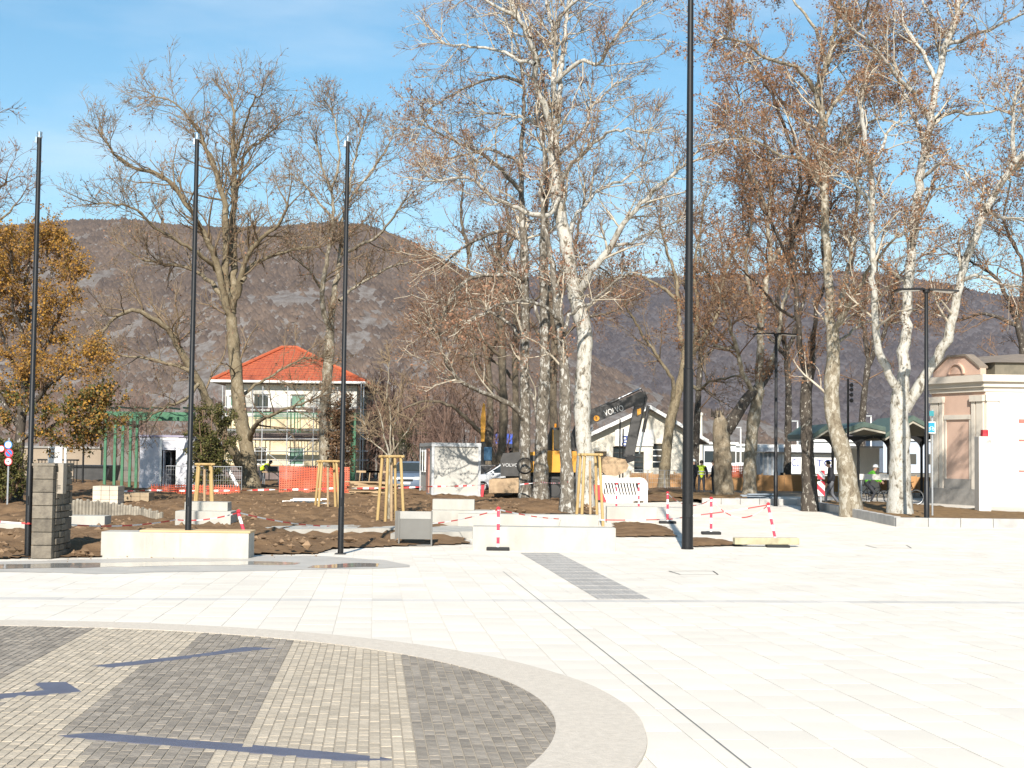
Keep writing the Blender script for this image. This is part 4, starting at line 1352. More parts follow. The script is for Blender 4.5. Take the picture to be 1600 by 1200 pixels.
# --- bare trees farther back that thicken the crowns on the right and left
tree('bare_tree', 'bare tree far left, only its twigs reaching into the frame', 60, [
    ([(-70, 780), (-68, 600), (-60, 480), (-50, 400)], 9, 5, 0, 0, 0.2),
    ([(-52, 410), (-35, 350), (-10, 310), (12, 280)], 4, 1.2, 0, -2), ([(-55, 440), (-30, 380), (0, 345), (28, 318)], 4, 1.2, 0, 2),
    ([(-50, 400), (-55, 320), (-35, 250), (-25, 200)], 4, 1.2, 0, 1),
], BK_olive, twig=TW_brown, L1=(2.6, 1.3), L2=(1.3, 5), L3=(0.75, 4), leaves=300, seed=101, r3=0.0085)
for i, (bx, lab, Y, lm) in enumerate((
    (1085, 'dark bare tree right behind the tall black mast', 86, [([(1086, 768), (1088, 690), (1092, 600), (1096, 550)], 6, 4, 0, 0, .2), ([(1096, 555), (1110, 480), (1130, 420), (1125, 360)], 3.5, 1.2, 0, 2), ([(1096, 560), (1085, 490), (1070, 440), (1080, 380)], 3.5, 1.2, 0, -2), ([(1095, 570), (1130, 520), (1160, 490), (1180, 440)], 3, 1.1, 0, 2)]),
    (1228, 'dark bare tree seen between far lamp post and dark trunk', 82, [([(1230, 768), (1231, 690), (1232, 610), (1228, 540)], 6, 4.5, 0, 0, .2), ([(1228, 545), (1215, 480), (1222, 420), (1205, 350), (1210, 280)], 4, 1.2, 0, 2), ([(1229, 550), (1250, 490), (1262, 420), (1255, 350)], 4, 1.2, 0, -2), ([(1230, 560), (1195, 520), (1165, 505), (1140, 460)], 3, 1.1, 0, 3)]),
    (1378, 'dark bare tree behind the canopy, between tan and white planes', 84, [([(1345, 768), (1346, 690), (1350, 620), (1358, 560)], 6, 4.5, 0, 0, .2), ([(1358, 565), (1345, 490), (1330, 440), (1338, 370)], 4, 1.2, 0, 2), ([(1358, 570), (1390, 500), (1400, 440), (1440, 400)], 4, 1.2, 0, -2), ([(1360, 550), (1375, 470), (1370, 410), (1385, 350)], 3, 1.1, 0, 3), ([(1380, 510), (1440, 480), (1480, 470)], 3, 1.1, 0, -2)]),
    (1600, 'dark bare tree whose crown spreads above the pink building', 74, [([(1610, 760), (1606, 660), (1600, 560), (1590, 500)], 8, 5, 0, 0, .2), ([(1590, 505), (1560, 440), (1520, 410), (1480, 395)], 4, 1.2, 0, 2), ([(1590, 500), (1600, 420), (1570, 350), (1580, 280)], 4, 1.2, 0, -2), ([(1592, 510), (1540, 490), (1500, 500), (1460, 490)], 3.5, 1.1, 0, 2), ([(1590, 495), (1640, 430), (1660, 380)], 4, 1.2, 0, -2)]),
)):
    tree('bare_tree', lab, Y, lm, BK_dark, twig=TW_brown, L1=(3.3, 1.7), L2=(1.55, 6), L3=(0.8, 5), leaves=2600, lsize=0.09, lmat=LF_rust, seed=120 + i, r3=0.010, group='bare trees behind the planes')

# --- tree with yellow autumn leaves, far left
LF_gold = leaf_mat('golden_leaves', [(0.36, 0.19, 0.04), (0.47, 0.26, 0.045), (0.28, 0.14, 0.05), (0.22, 0.15, 0.045), (0.42, 0.215, 0.05), (0.12, 0.10, 0.03)], 0.3)
LF_green = leaf_mat('evergreen_leaves', [(0.055, 0.065, 0.02), (0.12, 0.115, 0.035), (0.035, 0.045, 0.017), (0.19, 0.16, 0.06)], 0.2)
LF_ivy = leaf_mat('brown_ivy_leaves', [(0.13, 0.075, 0.04), (0.19, 0.10, 0.05), (0.08, 0.055, 0.03), (0.22, 0.14, 0.08)], 0.2)
r_, a2, a3 = tree('autumn_tree', 'broad tree with golden autumn leaves behind the leftmost flagpole', 50, [
    ([(24, 805), (28, 760), (30, 700), (35, 640), (40, 590)], 9, 6, 0, 0, 0.5),
    ([(40, 595), (45, 520), (40, 450), (48, 390)], 5, 1.5, 0, 1, 1.2), ([(34, 650), (70, 610), (105, 580), (140, 570)], 4, 1.4, 0, -2, 1.2),
    ([(32, 670), (0, 620), (-30, 580), (-60, 560)], 4, 1.4, 0, 2, 1.2), ([(40, 600), (75, 530), (100, 480), (110, 440)], 4, 1.4, 0, -1, 1.2),
    ([(38, 600), (5, 530), (-15, 460), (-10, 400)], 4, 1.4, 0, 1, 1.2), ([(30, 690), (70, 670), (110, 655), (148, 650)], 3.5, 1.3, 0, -2, 1.3),
    ([(30, 700), (-5, 690), (-40, 670)], 3.5, 1.3, 0, 2, 1.2), ([(42, 540), (20, 480), (20, 420), (15, 375)], 3, 1.2, 0, -2, 1.2),
    ([(44, 500), (80, 430), (75, 390)], 3, 1.2, 0.5, 2, 1.0),
], BK_dark, twig=TW_brown, L1=(1.75, 2.1), L2=(0.95, 6.5), L3=(0.5, 4.5), leaves=32000, lsize=0.09, lmat=LF_gold, seed=131, r3=0.0065, jit=0.2)
rng = np.random.default_rng(77)
sel = a3[(a3[:, 0, 2] < P(30, 600, 50).z)]
tag(np_mesh('green_leaves', *leaf_quads(sel, 5200, 0.11, rng), LF_green, r_), kind='stuff')

# --- evergreen in front of the booth
def bushy(name, label, cat, px, Y, z0, z1, rx, n, lm, lsize, seed, stem=True, shape=1.0):
    rng = np.random.default_rng(seed)
    f = foot(px, Y)
    o = thing(name, f, label, cat)
    stems = []
    for k in range(9):
        a = rng.uniform(0, 2 * np.pi); rr = rx * rng.uniform(0.2, 0.75)
        top = np.array([f.x + rr * math.cos(a), f.y + rr * math.sin(a), f.z + z1 * rng.uniform(0.7, 0.97)])
        base = np.array([f.x + rng.normal() * .05, f.y + rng.normal() * .05, f.z])
        mid = (base + top) / 2 + rng.normal(size=3) * 0.15
        p, r, _ = resample([base, mid, top], [0.06, 0.04, 0.015], (z1) / 9)
        n_ = 10
        s = np.linspace(0, 1, n_)
        p = np.stack([np.interp(s, np.linspace(0, 1, len(p)), p[:, k2]) for k2 in range(3)], 1)
        stems.append(p)
    S = np.array(stems); SR = np.linspace(0.06, 0.015, 10)[None].repeat(len(S), 0)
    P1, R1, _ = grow(S, SR, 16, rx * 0.95, 5, 60, 0.25, 0.1, max(0.05, z0 / z1), rng, rfac=0.4, rmin=0.008, rmax=0.015)
    P2, R2, _ = grow(P1, R1, 7, rx * 0.4, 4, 50, 0.3, 0.02, 0.2, rng, rfac=0.5, rmin=0.005, rmax=0.008)
    tag(np_mesh('stems', *cat_tubes([tubes(S, SR, 6), tubes(P1, R1, 3), tubes(P2, R2, 3)]), TW_brown, o), kind='stuff')
    tag(np_mesh('foliage', *leaf_quads(P2, n, lsize, rng, jitter=0.05), lm, o), kind='stuff')
    return o
bushy('evergreen_bush', 'tall dense evergreen holly bush right of the second flagpole', 'bush', 325, 62, 0.4, 4.2, 1.05, 15000, LF_green, 0.085, 5)
bushy('leafy_bush', 'brown leaved climbing growth on the slender twin stemmed tree', 'bush', 528, 77, 0.5, 5.2, 0.95, 4200, LF_ivy, 0.13, 8)
bushy('hedge_bush', 'dark green bush at the left edge under the golden tree', 'bush', 0, 48, 0.1, 2.5, 0.9, 9000, LF_green, 0.085, 9)
# --- palm behind the young staked tree
f = foot(628, 76)
palm = thing('palm_tree', f, 'dark shaggy palm behind the young staked tree', 'palm')
mb = MB(); mb.tube([f + Vector((0, 0, -0.1)), f + Vector((0.03, 0, 1.2)), f + Vector((0, 0, 2.4))], [0.24, 0.2, 0.22], 9)
mb.build('trunk', BK_dark, palm)
rng = np.random.default_rng(4)
M_frond = leaf_mat('palm_fronds', [(0.035, 0.045, 0.02), (0.06, 0.065, 0.03), (0.10, 0.085, 0.045)], 0.15)
for k in range(20):
    a = k * 2.4; el = rng.uniform(-0.5, 1.2)
    vv, ff = [], []
    p = np.array([f.x, f.y, f.z + 2.4]); d = np.array([math.cos(a) * math.cos(el), math.sin(a) * math.cos(el), math.sin(el)])
    for s in range(9):
        side = norm(np.cross(d, [0, 0, 1.0]))
        for sg in (-1, 1):
            tip = p + side * sg * (0.42 * (1 - abs(s - 4) / 7)) + d * 0.3 - np.array([0, 0, 0.12])
            n0 = len(vv); vv += [p, p + d * 0.06, tip]; ff.append((n0, n0 + 1, n0 + 2))
        p = p + d * 0.17; d = norm(d + np.array([0, 0, -0.14]))
    np_mesh('frond', vv, ff, M_frond, palm)

# --- young tree inside the stakes
tree('young_tree', 'young bare tree with upright stems held by the tallest stake frame', 43.5, [
    ([(609, 812), (609, 780), (609, 745), (609, 712)], 3.2, 2.6, 0, 0, 0.0),
    ([(609, 716), (614, 690), (622, 655), (628, 600)], 1.8, 0.5, 0, 0.4, 1.6), ([(609, 715), (602, 690), (596, 655), (585, 615)], 1.8, 0.5, 0, -0.4, 1.6),
    ([(609, 718), (610, 680), (606, 630), (611, 560)], 1.8, 0.5, 0, 0.1, 1.6), ([(609, 712), (625, 690), (640, 665), (652, 640)], 1.4, 0.5, 0, -0.3, 1.6),
    ([(609, 715), (592, 700), (578, 680), (566, 655)], 1.4, 0.5, 0, 0.3, 1.6),
], BK_tan, twig=TW_tan, L1=(0.9, 3.4), L2=(0.45, 4), L3=(0.22, 3), leaves=0, seed=140, r3=0.0045, tips=2)

# --- thicket at the foot of the hill: uncountable bare scrub
def thicket(name, label, spans, n, hgt, seed, mt):
    rng = np.random.default_rng(seed)
    S = []
    for k in range(n):
        x0, x1, y0, y1 = spans[rng.integers(0, len(spans))]
        Y = rng.uniform(y0, y1); px = rng.uniform(x0, x1)
        f = foot(px, Y)
        h = hgt * rng.uniform(0.6, 1.15)
        lean = rng.normal(size=2) * 0.12
        s = np.linspace(0, 1, 6)
        S.append(np.stack([f.x + lean[0] * h * s + rng.normal(0, .1, 6), f.y + lean[1] * h * s, f.z + h * s], 1))
    S = np.array(S); SR = np.linspace(0.07, 0.02, 6)[None].repeat(n, 0)
    P1, R1, _ = grow(S, SR, 12, hgt * 0.42, 5, 38, 0.15, 0.12, 0.12, rng, rfac=0.5, rmin=0.018, rmax=0.03)
    P2, R2, _ = grow(P1, R1, 5, hgt * 0.17, 4, 40, 0.2, 0.06, 0.1, rng, rfac=0.6, rmin=0.013, rmax=0.018)
    o = np_mesh(name, *cat_tubes([tubes(S, SR, 4), tubes(P1, R1, 3), tubes(P2, R2, 3)]), mt)
    return tag(o, label, 'scrub', kind='stuff')
TW_red = mat('reddish_scrub', (0.20, 0.135, 0.105), (0.14, 0.09, 0.075), rough=0.9, scale=0.2, spec=0.1)
thicket('scrub', 'reddish brown bare scrub along the foot of the hill on the left', [(-60, 330, 105, 135), (540, 800, 100, 135), (540, 700, 88, 100), (300, 560, 120, 140), (540, 800, 88, 110)], 215, 6.0, 6, TW_red)
thicket('scrub', 'thin bare scrub behind the gabled building', [(850, 1000, 118, 140)], 40, 4.0, 7, TW_brown)

# ================================================================== OBJECTS
def pl(pix, Y):
    return [P(a, b, Y) for a, b in pix]
def deep(d):
    return Vector((0, d, 0))
M_white = mat('white_paint', (0.80, 0.79, 0.76), (0.72, 0.71, 0.68), rough=0.6, scale=2)
M_chrome = mat('bright_steel', (0.62, 0.62, 0.62), (0.5, 0.5, 0.5), rough=0.25, metal=1.0, scale=8)
M_galv = mat('galvanised_steel', (0.45, 0.46, 0.47), (0.36, 0.37, 0.38), rough=0.45, metal=0.6, scale=12)
M_grey = mat('grey_sheet_metal', (0.155, 0.15, 0.138), (0.135, 0.13, 0.12), rough=0.45, scale=2, metal=0.2)
M_red = mat('signal_red', (0.55, 0.035, 0.05), (0.45, 0.03, 0.04), rough=0.5)
M_pine = mat('peeled_pine', (0.44, 0.31, 0.135), (0.34, 0.225, 0.09), rough=0.7, scale=6, stretch=(1, 1, 0.15), bump=0.2)
M_oldwood = mat('weathered_board', (0.40, 0.29, 0.17), (0.29, 0.20, 0.115), rough=0.8, scale=5, stretch=(0.15, 1, 1))
M_bench_wood = mat('larch_slats', (0.55, 0.40, 0.23), (0.43, 0.30, 0.16), rough=0.7, scale=7, stretch=(0.1, 1, 1))
M_glass = glass_mat('dark_glass')
M_stripe = stripe_mat('red_white_bands', (0.80, 0.79, 0.77), (0.60, 0.035, 0.07), 0.30, 'Z')
M_tape = stripe_mat('barrier_tape', (0.78, 0.76, 0.74), (0.60, 0.05, 0.05), 1.2, 'U')
M_tape2 = stripe_mat('barrier_tape_fine', (0.75, 0.73, 0.71), (0.55, 0.06, 0.06), 0.5, 'U')
M_orange = mat('orange_net', (0.60, 0.12, 0.055), (0.5, 0.095, 0.045), rough=0.6, scale=3)
M_green = mat('green_steel', (0.055, 0.17, 0.09), (0.042, 0.125, 0.068), rough=0.5, scale=3)
M_yel = mat('machine_yellow', (0.60, 0.29, 0.03), (0.48, 0.22, 0.025), rough=0.5, scale=1.5)
M_dgrey = mat('machine_grey', (0.055, 0.052, 0.05), (0.035, 0.034, 0.033), rough=0.5, scale=3)
M_dirt = mat('dirty_steel', (0.40, 0.29, 0.18), (0.26, 0.18, 0.11), rough=0.8, scale=4)

# ---- flagpoles
def flagpole(px, py, top_py, label):
    b = G(px, py); h = P(px, top_py, b.y).z - b.z
    t = thing('flagpole', b, label, 'flagpole', 'black flagpoles in a row')
    mb = MB(); mb.tube([b, b + Vector((0, 0, 1.7)), b + Vector((0, 0, 1.72)), b + Vector((0, 0, h - 0.12))], [0.062, 0.060, 0.052, 0.043], 14)
    mb.build('pole', M_dark, t, smooth=True)
    mb = MB(); mb.bevbox(b + Vector((0, 0, 0.012)), (0.22, 0.22, 0.02), 0.004); mb.build('base_plate', M_dark, t)
    mb = MB(); mb.lathe(b + Vector((0, 0, h - 0.12)), [(0.043, 0), (0.055, 0.01), (0.055, 0.05), (0.045, 0.055), (0.045, 0.075), (0.052, 0.08), (0.052, 0.12), (0.02, 0.13)], 14)
    hd = mb.build('truck_head', M_chrome, t, smooth=True)
    mb = MB(); mb.box(b + Vector((-0.05, -0.02, h - 0.16)), (0.03, 0.05, 0.12)); mb.ring(b + Vector((-0.075, -0.02, h - 0.2)), (0, 1, 0), 0.02, 0.006, 12, 6)
    mb.build('halyard_block', M_chrome, hd)
    mb = MB(); mb.box(b + Vector((0.0, -0.07, 1.1)), (0.02, 0.03, 0.16)); mb.build('cleat', M_dark, t)
flagpole(43, 872, 206, 'leftmost black flagpole, beside the stone pillar')
flagpole(293, 871, 209, 'middle black flagpole standing in front of the timber topped bench')
flagpole(532, 866, 213, 'right black flagpole of the three, at the edge of the soil')

# ---- tall mast
b = G(1074, 858); t = thing('light_mast', b, 'very tall thick black light mast right of centre, top out of frame', 'light mast')
mb = MB(); mb.tube([b, b + Vector((0, 0, 4.2)), b + Vector((0, 0, 4.22)), b + Vector((0, 0, 15))], [0.132, 0.118, 0.100, 0.062], 20); mb.build('pole', M_dark, t, smooth=True)
mb = MB(); mb.lathe(b, [(0.145, 0.0), (0.145, 0.03), (0.134, 0.04)], 20); mb.build('foot_collar', M_dark, t)
mb = MB(); mb.box(b + Vector((0, -0.135, 0.9)), (0.10, 0.015, 0.32)); mb.build('service_door', M_dark, t)
for s in (-1, 1):
    mb = MB(); mb.box(b + Vector((0.55 * s, 0, 15.0)), (0.9, 0.3, 0.07)); mb.build('lamp_head', M_dark, t)

# ---- T-shaped lamps
def t_lamp(px, py, top_py, w, label, bx=None):
    b = G(px, py); h = P(px, top_py, b.y).z - b.z
    t = thing('street_lamp', b, label, 'street lamp', 'T shaped black lamps')
    mb = MB(); mb.tube([b, b + Vector((0, 0, 1.4)), b + Vector((0, 0, 1.42)), b + Vector((0, 0, h))], [0.085, 0.085, 0.068, 0.058], 14); mb.build('pole', M_dark, t, smooth=True)
    mb = MB(); mb.lathe(b + Vector((0, 0, h - 0.05)), [(0.07, 0), (0.11, 0.04), (0.11, 0.1), (0.06, 0.13)], 12); mb.build('hub', M_dark, t)
    for s, yy in ((-1, -0.1), (1, 0.12)):
        c = b + Vector((0, 0, h + 0.02))
        q = [c + Vector((0.08 * s, -0.12, 0.03)), c + Vector((w * s, -0.30 + yy, -0.02)), c + Vector((w * s, 0.30 + yy, -0.02)), c + Vector((0.08 * s, 0.12, 0.03))]
        mb = MB(); mb.prism(q, (0, 0, 0.055)); wg = mb.build('lamp_wing', M_dark, t)
        q2 = [a.lerp(c + Vector((0.55 * w * s, yy / 2, 0)), 0.3) + Vector((0, 0, -0.012)) for a in q]
        mb = MB(); mb.prism(q2, (0, 0, 0.02)); mb.build('led_panel', M_white, wg)
t_lamp(1448, 823, 456, 0.98, 'near T shaped lamp post at the kerb corner beside the white plane')
t_lamp(1212, 791, 524, 0.95, 'far T shaped lamp post left of the dark flaky trunk')

# ---- concrete seats and blocks
def concrete_block(name, x0, x1, top, base, depth, label, cat, ends=0.0, tiers=None, py_ref=None, up=0.0):
    b0 = G(x0, base, up); Y = b0.y
    xl, xr = foot(x0, Y).x, foot(x1, Y).x
    h = P((x0 + x1) / 2, top, Y).z - b0.z
    t = thing(name, ((xl + xr) / 2, Y + depth / 2, b0.z), label, cat)
    mb = MB(); mb.bevbox(((xl + xr) / 2, Y + depth / 2, b0.z + h / 2 - 0.03), (xr - xl, depth, h + 0.06), 0.012)
    mb.build('block', M_conc, t)
    return t, xl, xr, Y, b0.z, h
t, xl, xr, Y, z0, h = concrete_block('bench', 157, 388, 832, 870, 0.62, 'long white concrete bench with timber seat behind the middle flagpole', 'bench')
n = 5
x_s = foot(218, Y).x
for i in range(n):
    mb = MB(); mb.bevbox(((x_s + xr) / 2 + 0.01, Y + 0.045 + i * 0.118, z0 + h + 0.022), (xr - x_s + 0.04, 0.105, 0.04), 0.006)
    mb.build('seat_slat', M_bench_wood, t)
# water stains under the seat
M_stain = mat('damp_stain', (0.40, 0.37, 0.32), (0.33, 0.31, 0.27), rough=0.7, scale=9)
for px, w, hh in ((226, 3.2, 0.9), (236, 4.4, 0.92), (256, 2.2, 0.6), (281, 4.2, 0.9)):
    x = foot(px, Y).x; ww = m_px(w, Y)
    pts = [Vector((x - ww / 2, Y - 0.003, z0 + h - 0.02)), Vector((x + ww / 2, Y - 0.003, z0 + h - 0.02)), Vector((x + ww * 0.35, Y - 0.003, z0 + h * (1 - hh * .6))), Vector((x + ww * 0.42, Y - 0.003, z0 + h * (1 - hh))), Vector((x - ww * 0.3, Y - 0.003, z0 + h * (1 - hh))), Vector((x - ww * 0.42, Y - 0.003, z0 + h * (1 - hh * .5)))]
    mb = MB(); mb.prism(pts, (0, 0.002, 0)); mb.build('stain', M_stain, t)
concrete_block('bench', 738, 962, 824, 859.5, 0.62, 'long plain concrete bench in front, striped post before it', 'bench')
concrete_block('bench', 715, 935, 804, 833, 0.55, 'second long concrete bench, just behind the front one', 'bench')
concrete_block('seat_block', 948, 1027, 792, 817, 0.55, 'short concrete seat block left of the tall mast', 'seat')
t, xl, xr, Y, z0, h = concrete_block('concrete_steps', 273, 360, 799, 829, 0.9, 'two tier white concrete block behind the timber topped bench', 'concrete block')
mb = MB(); q0, q1 = foot(283, Y).x, foot(351, Y).x; hh = P(310, 785, Y).z - (z0 + h)
mb.bevbox(((q0 + q1) / 2, Y + 0.6, z0 + h + hh / 2), (q1 - q0, 0.55, hh), 0.012); mb.build('upper_block', M_conc, t)
t, xl, xr, Y, z0, h = concrete_block('concrete_steps', 674, 782, 798, 831, 0.9, 'two tier concrete block beneath the white container', 'concrete block')
mb = MB(); q0, q1 = foot(674, Y).x, foot(740, Y).x; hh = P(700, 781, Y).z - (z0 + h)
mb.bevbox(((q0 + q1) / 2, Y + 0.62, z0 + h + hh / 2), (q1 - q0, 0.5, hh), 0.012); mb.build('upper_block', M_conc, t)
concrete_block('concrete_block', 101, 163, 806, 832, 0.6, 'white concrete block right of the stone pillar', 'concrete block')
concrete_block('concrete_block', -20, 38, 818, 838, 0.5, 'white concrete block behind the soil at the left edge', 'concrete block')

# ---- grey metal panel standing on a frame
b = G(648, 853); Y = b.y
t = thing('metal_panel', b, 'grey sheet metal panel on a thin frame beside the soil', 'panel')
xl, xr = foot(623, Y).x, foot(674, Y).x; zt = P(648, 799, Y).z; zm = P(648, 811, Y).z; zb = P(648, 842.5, Y).z
mb = MB(); mb.bbox(xl + 0.02, xr - 0.02, Y, Y + 0.03, zb, zm); mb.build('lower_sheet', M_grey, t)
mb = MB(); mb.bbox(xl + 0.02, xr - 0.02, Y + 0.004, Y + 0.034, zm + 0.004, zt); mb.build('upper_sheet', mat('pale_sheet', (0.33, 0.32, 0.295), (0.29, 0.28, 0.26), rough=0.5), t)
for x in (xl, xr):
    mb = MB(); mb.bbox(x - 0.017, x + 0.017, Y - 0.02, Y + 0.05, b.z, zt + 0.01); mb.build('frame_post', M_grey, t)
mb = MB(); mb.bbox(xl, xr, Y - 0.018, Y + 0.4, b.z + 0.002, b.z + 0.03); mb.build('foot_plate', M_grey, t)
mb = MB(); mb.bbox(xl - 0.12, xl - 0.02, Y + 0.3, Y + 0.34, zb - 0.05, zt - 0.01); mb.bbox(xl - 0.018, xr, Y + 0.305, Y + 0.335, zb, zt - 0.012); mb.build('back_sheet', M_grey, t)

# ---- stone pillar with meter box
b = G(62, 873); Y = b.y
xl, xr = foot(48, Y).x, foot(80, Y).x
t = thing('stone_pillar', b, 'square stone pillar with a grey box beside the leftmost flagpole', 'pillar')
M_stone = mat('pale_wall_stone', (0.18, 0.155, 0.12), (0.105, 0.09, 0.072), rough=0.95, scale=6, bump=0.9, bscale=18, rand=0.2)
M_mort = mat('mortar', (0.24, 0.21, 0.17), rough=0.95, scale=8)
ztop = P(62, 728, Y).z; dp = 1.15
mb = MB(); mb.bbox(xl + 0.03, xr - 0.03, Y + 0.03, Y + dp - 0.03, b.z - 0.05, ztop - 0.02); mb.build('core', M_mort, t)
rq = random.Random(12)
nrow = 7; rh = (ztop - b.z) / nrow
for r in range(nrow):
    z = b.z + r * rh
    # front: one broad stone and a narrow one
    cut = xl + (xr - xl) * (1.0 if r % 2 else 1.0)
    mb = MB(); mb.bevbox(((xl + xr) / 2, Y + 0.07, z + rh / 2), (xr - xl - 0.004, 0.16, rh - 0.012), 0.012); mb.build('stone', M_stone, t)
    yy = Y + 0.155
    while yy < Y + dp - 0.05:
        ln = min(rq.uniform(0.18, 0.36), Y + dp - yy)
        nsub = rq.choice((1, 2, 2))
        for s in range(nsub):
            mb = MB(); pr = rq.uniform(-0.01, 0.035)
            mb.bevbox((xr - 0.06 + pr / 2, yy + ln / 2, z + rh * (s + 0.5) / nsub), (0.14 + pr, ln - 0.014, rh / nsub - 0.014), 0.014); mb.build('stone', M_stone, t)
        mb = MB(); mb.bevbox((xl + 0.06, yy + ln / 2, z + rh / 2), (0.12, ln - 0.014, rh - 0.014), 0.014); mb.build('stone', M_stone, t)
        yy += ln
mb = MB(); mb.bevbox(((xl + xr) / 2, Y + dp / 2, ztop + 0.025), (xr - xl + 0.05, dp + 0.04, 0.05), 0.01); mb.build('cap_stone', M_stone, t)
bx0, bx1 = foot(79, Y + .3).x, foot(97, Y + .3).x
mb = MB(); mb.bevbox(((bx0 + bx1) / 2 + 0.02, Y + 0.28, (P(88, 724, Y).z + P(88, 772, Y).z) / 2), (bx1 - bx0, 0.22, P(88, 724, Y).z - P(88, 772, Y).z), 0.01)
bxo = mb.build('meter_box', mat('brown_grey_box', (0.30, 0.26, 0.21), (0.26, 0.225, 0.18), rough=0.6), t)
mb = MB()
for k in range(3):
    mb.box(((bx0 + bx1) / 2 + 0.02, Y + 0.166, P(88, 764, Y).z + k * 0.03), ((bx1 - bx0) * 0.6, 0.006, 0.008))
mb.build('vent_slot', M_dark, bxo)

# ---- curved palisade of short posts
c0 = G(180, 832)
t = thing('palisade', c0, 'low curved row of dark upright edging posts behind the pillar', 'edging')
M_pali = mat('old_concrete_posts', (0.27, 0.24, 0.19), (0.17, 0.15, 0.12), rough=0.9, scale=5, rand=0.25)
pa, pb_ = G(104, 812), G(252, 822)
for i in range(34):
    s = i / 33
    x = pa.x + (pb_.x - pa.x) * s
    y = pa.y + (pb_.y - pa.y) * s + 1.4 * math.sin(s * math.pi) * 0.6
    hgt = 0.50 - 0.25 * s + 0.03 * math.sin(i * 2.3)
    mb = MB(); mb.tube([(x, y, gz(0, y) + 0.0), (x, y, gz(0, y) + 0.1 + hgt), (x, y, gz(0, y) + 0.13 + hgt)], [0.055, 0.055, 0.03], 7); mb.build('post', M_pali, t)
# stacks of paving slabs on pallets
def pallet(px, py, w, n, label, mt, sy=0.8):
    b = G(px, py); b.z += 0.12
    t = thing('slab_pallet', b, label, 'pallet', 'pallets of slabs')
    mb = MB()
    for k in (-1, 0, 1): mb.box(b + Vector((k * w * 0.42, 0, 0.05)), (0.09, sy, 0.1))
    mb.build('pallet_base', M_oldwood, t)
    for k in range(n):
        for s in (-1, 0, 1):
            mb = MB(); mb.box(b + Vector((s * w / 3, 0, 0.1 + 0.075 + k * 0.15)), (w / 3 - 0.012, sy, 0.143)); mb.build('slab', mt, t)
pallet(169, 797, 0.86, 4, 'pallet of pale upright slabs left of the white booth', mat('beige_slabs', (0.52, 0.46, 0.37), (0.44, 0.385, 0.31), rough=0.85, rand=0.1))
pallet(216, 792, 0.95, 2, 'low pallet of brown slabs before the white booth door', mat('brown_slabs', (0.33, 0.255, 0.165), (0.25, 0.19, 0.125), rough=0.85, rand=0.12))

# ---- young-tree stakes
def stake_frame(px, py, hpx, label, wpx, turn=0.3, up=0.12):
    b = G(px, py, up); Y = b.y; h = m_px(hpx, Y); wb = m_px(wpx, Y) / 2 * 0.80
    t = thing('stake_frame', b, label, 'tree stakes', 'pine stake frames round young trees')
    top = []
    for i in range(4):
        a = turn + math.pi / 4 + i * math.pi / 2
        p0 = b + Vector((wb * 1.35 * math.cos(a), wb * 1.35 * math.sin(a), -0.15)); p1 = b + Vector((wb * 0.92 * math.cos(a), wb * 0.92 * math.sin(a), h))
        mb = MB(); mb.tube([p0, p1], 0.045, 9); mb.build('stake', M_pine, t, smooth=True); top.append(p1)
    for i in range(4):
        a_, c_ = top[i], top[(i + 1) % 4]; e = (c_ - a_).normalized() * 0.1
        mb = MB(); mb.tube([a_ - e + Vector((0, 0, 0.035 + 0.004 * i)), c_ + e + Vector((0, 0, 0.035 + 0.004 * i))], 0.038, 8); mb.build('top_rail', M_pine, t, smooth=True)
    mb = MB(); mb.tube([b + Vector((0.03, 0.0, -0.1)), b + Vector((0.0, 0, h * 0.93))], 0.04, 7); mb.build('burlap_wrapped_stem', M_oldwood, t, smooth=True)
stake_frame(318, 806, 78, 'pine stake frame right behind the middle flagpole', 36)
stake_frame(511, 797, 74, 'pine stake frame in front of the orange net', 44)
stake_frame(610, 817, 101, 'tallest pine stake frame left of the white container', 42, turn=0.5)
stake_frame(921, 820, 107, 'pine stake frame at the foot of the tallest white tree', 46, turn=0.2, up=0.03)

# ---- red and white posts on rubber feet
def warn_post(px, py, top_py, label, lean=0.0, foot_base=True, up=0.0):
    b = G(px, py, up); h = P(px, top_py, b.y).z - b.z
    t = thing('warning_post', b, label, 'warning post', 'red and white warning posts')
    if foot_base:
        mb = MB(); mb.bevbox(b + Vector((0, 0, 0.04)), (0.52, 0.30, 0.075), 0.02); mb.build('rubber_foot', M_black, t)
    mb = MB(); mb.tube([b + Vector((0, 0, 0.05)), b + Vector((lean * h, 0, h * 0.97)), b + Vector((lean * h, 0, h))], [0.034, 0.034, 0.02], 10); mb.build('tube', M_stripe, t, smooth=True)
    mb = MB(); mb.lathe(b + Vector((lean * h, 0, h - 0.005)), [(0.036, 0), (0.046, 0.02), (0.046, 0.05), (0.015, 0.07)], 8); mb.build('hook_cap', M_red, t)
    return b + Vector((lean * h, 0, h))
w1 = warn_post(390, 863, 801, 'leaning warning post at the right end of the timber topped bench', -0.30)
w2 = warn_post(778, 860, 796, 'warning post in front of the long front bench')
w3 = warn_post(1111, 835, 780, 'warning post right of the tall mast, before the stump')
w4 = warn_post(1043, 818, 771, 'warning post just left of the tall mast')
w5 = warn_post(998, 800, 757, 'warning post before the right end of the white barrier')
w6 = warn_post(963, 800, 757, 'warning post before the middle of the white barrier')
w7 = warn_post(1212, 848, 789, 'leaning warning post stuck in the timber beam', -0.2, foot_base=False)
b = G(1197, 855)
t = thing('timber_beam', b, 'short squared timber beam lying on the plaza by the leaning post', 'timber')
mb = MB(); q = [G(1171, 857), G(1222, 852)]
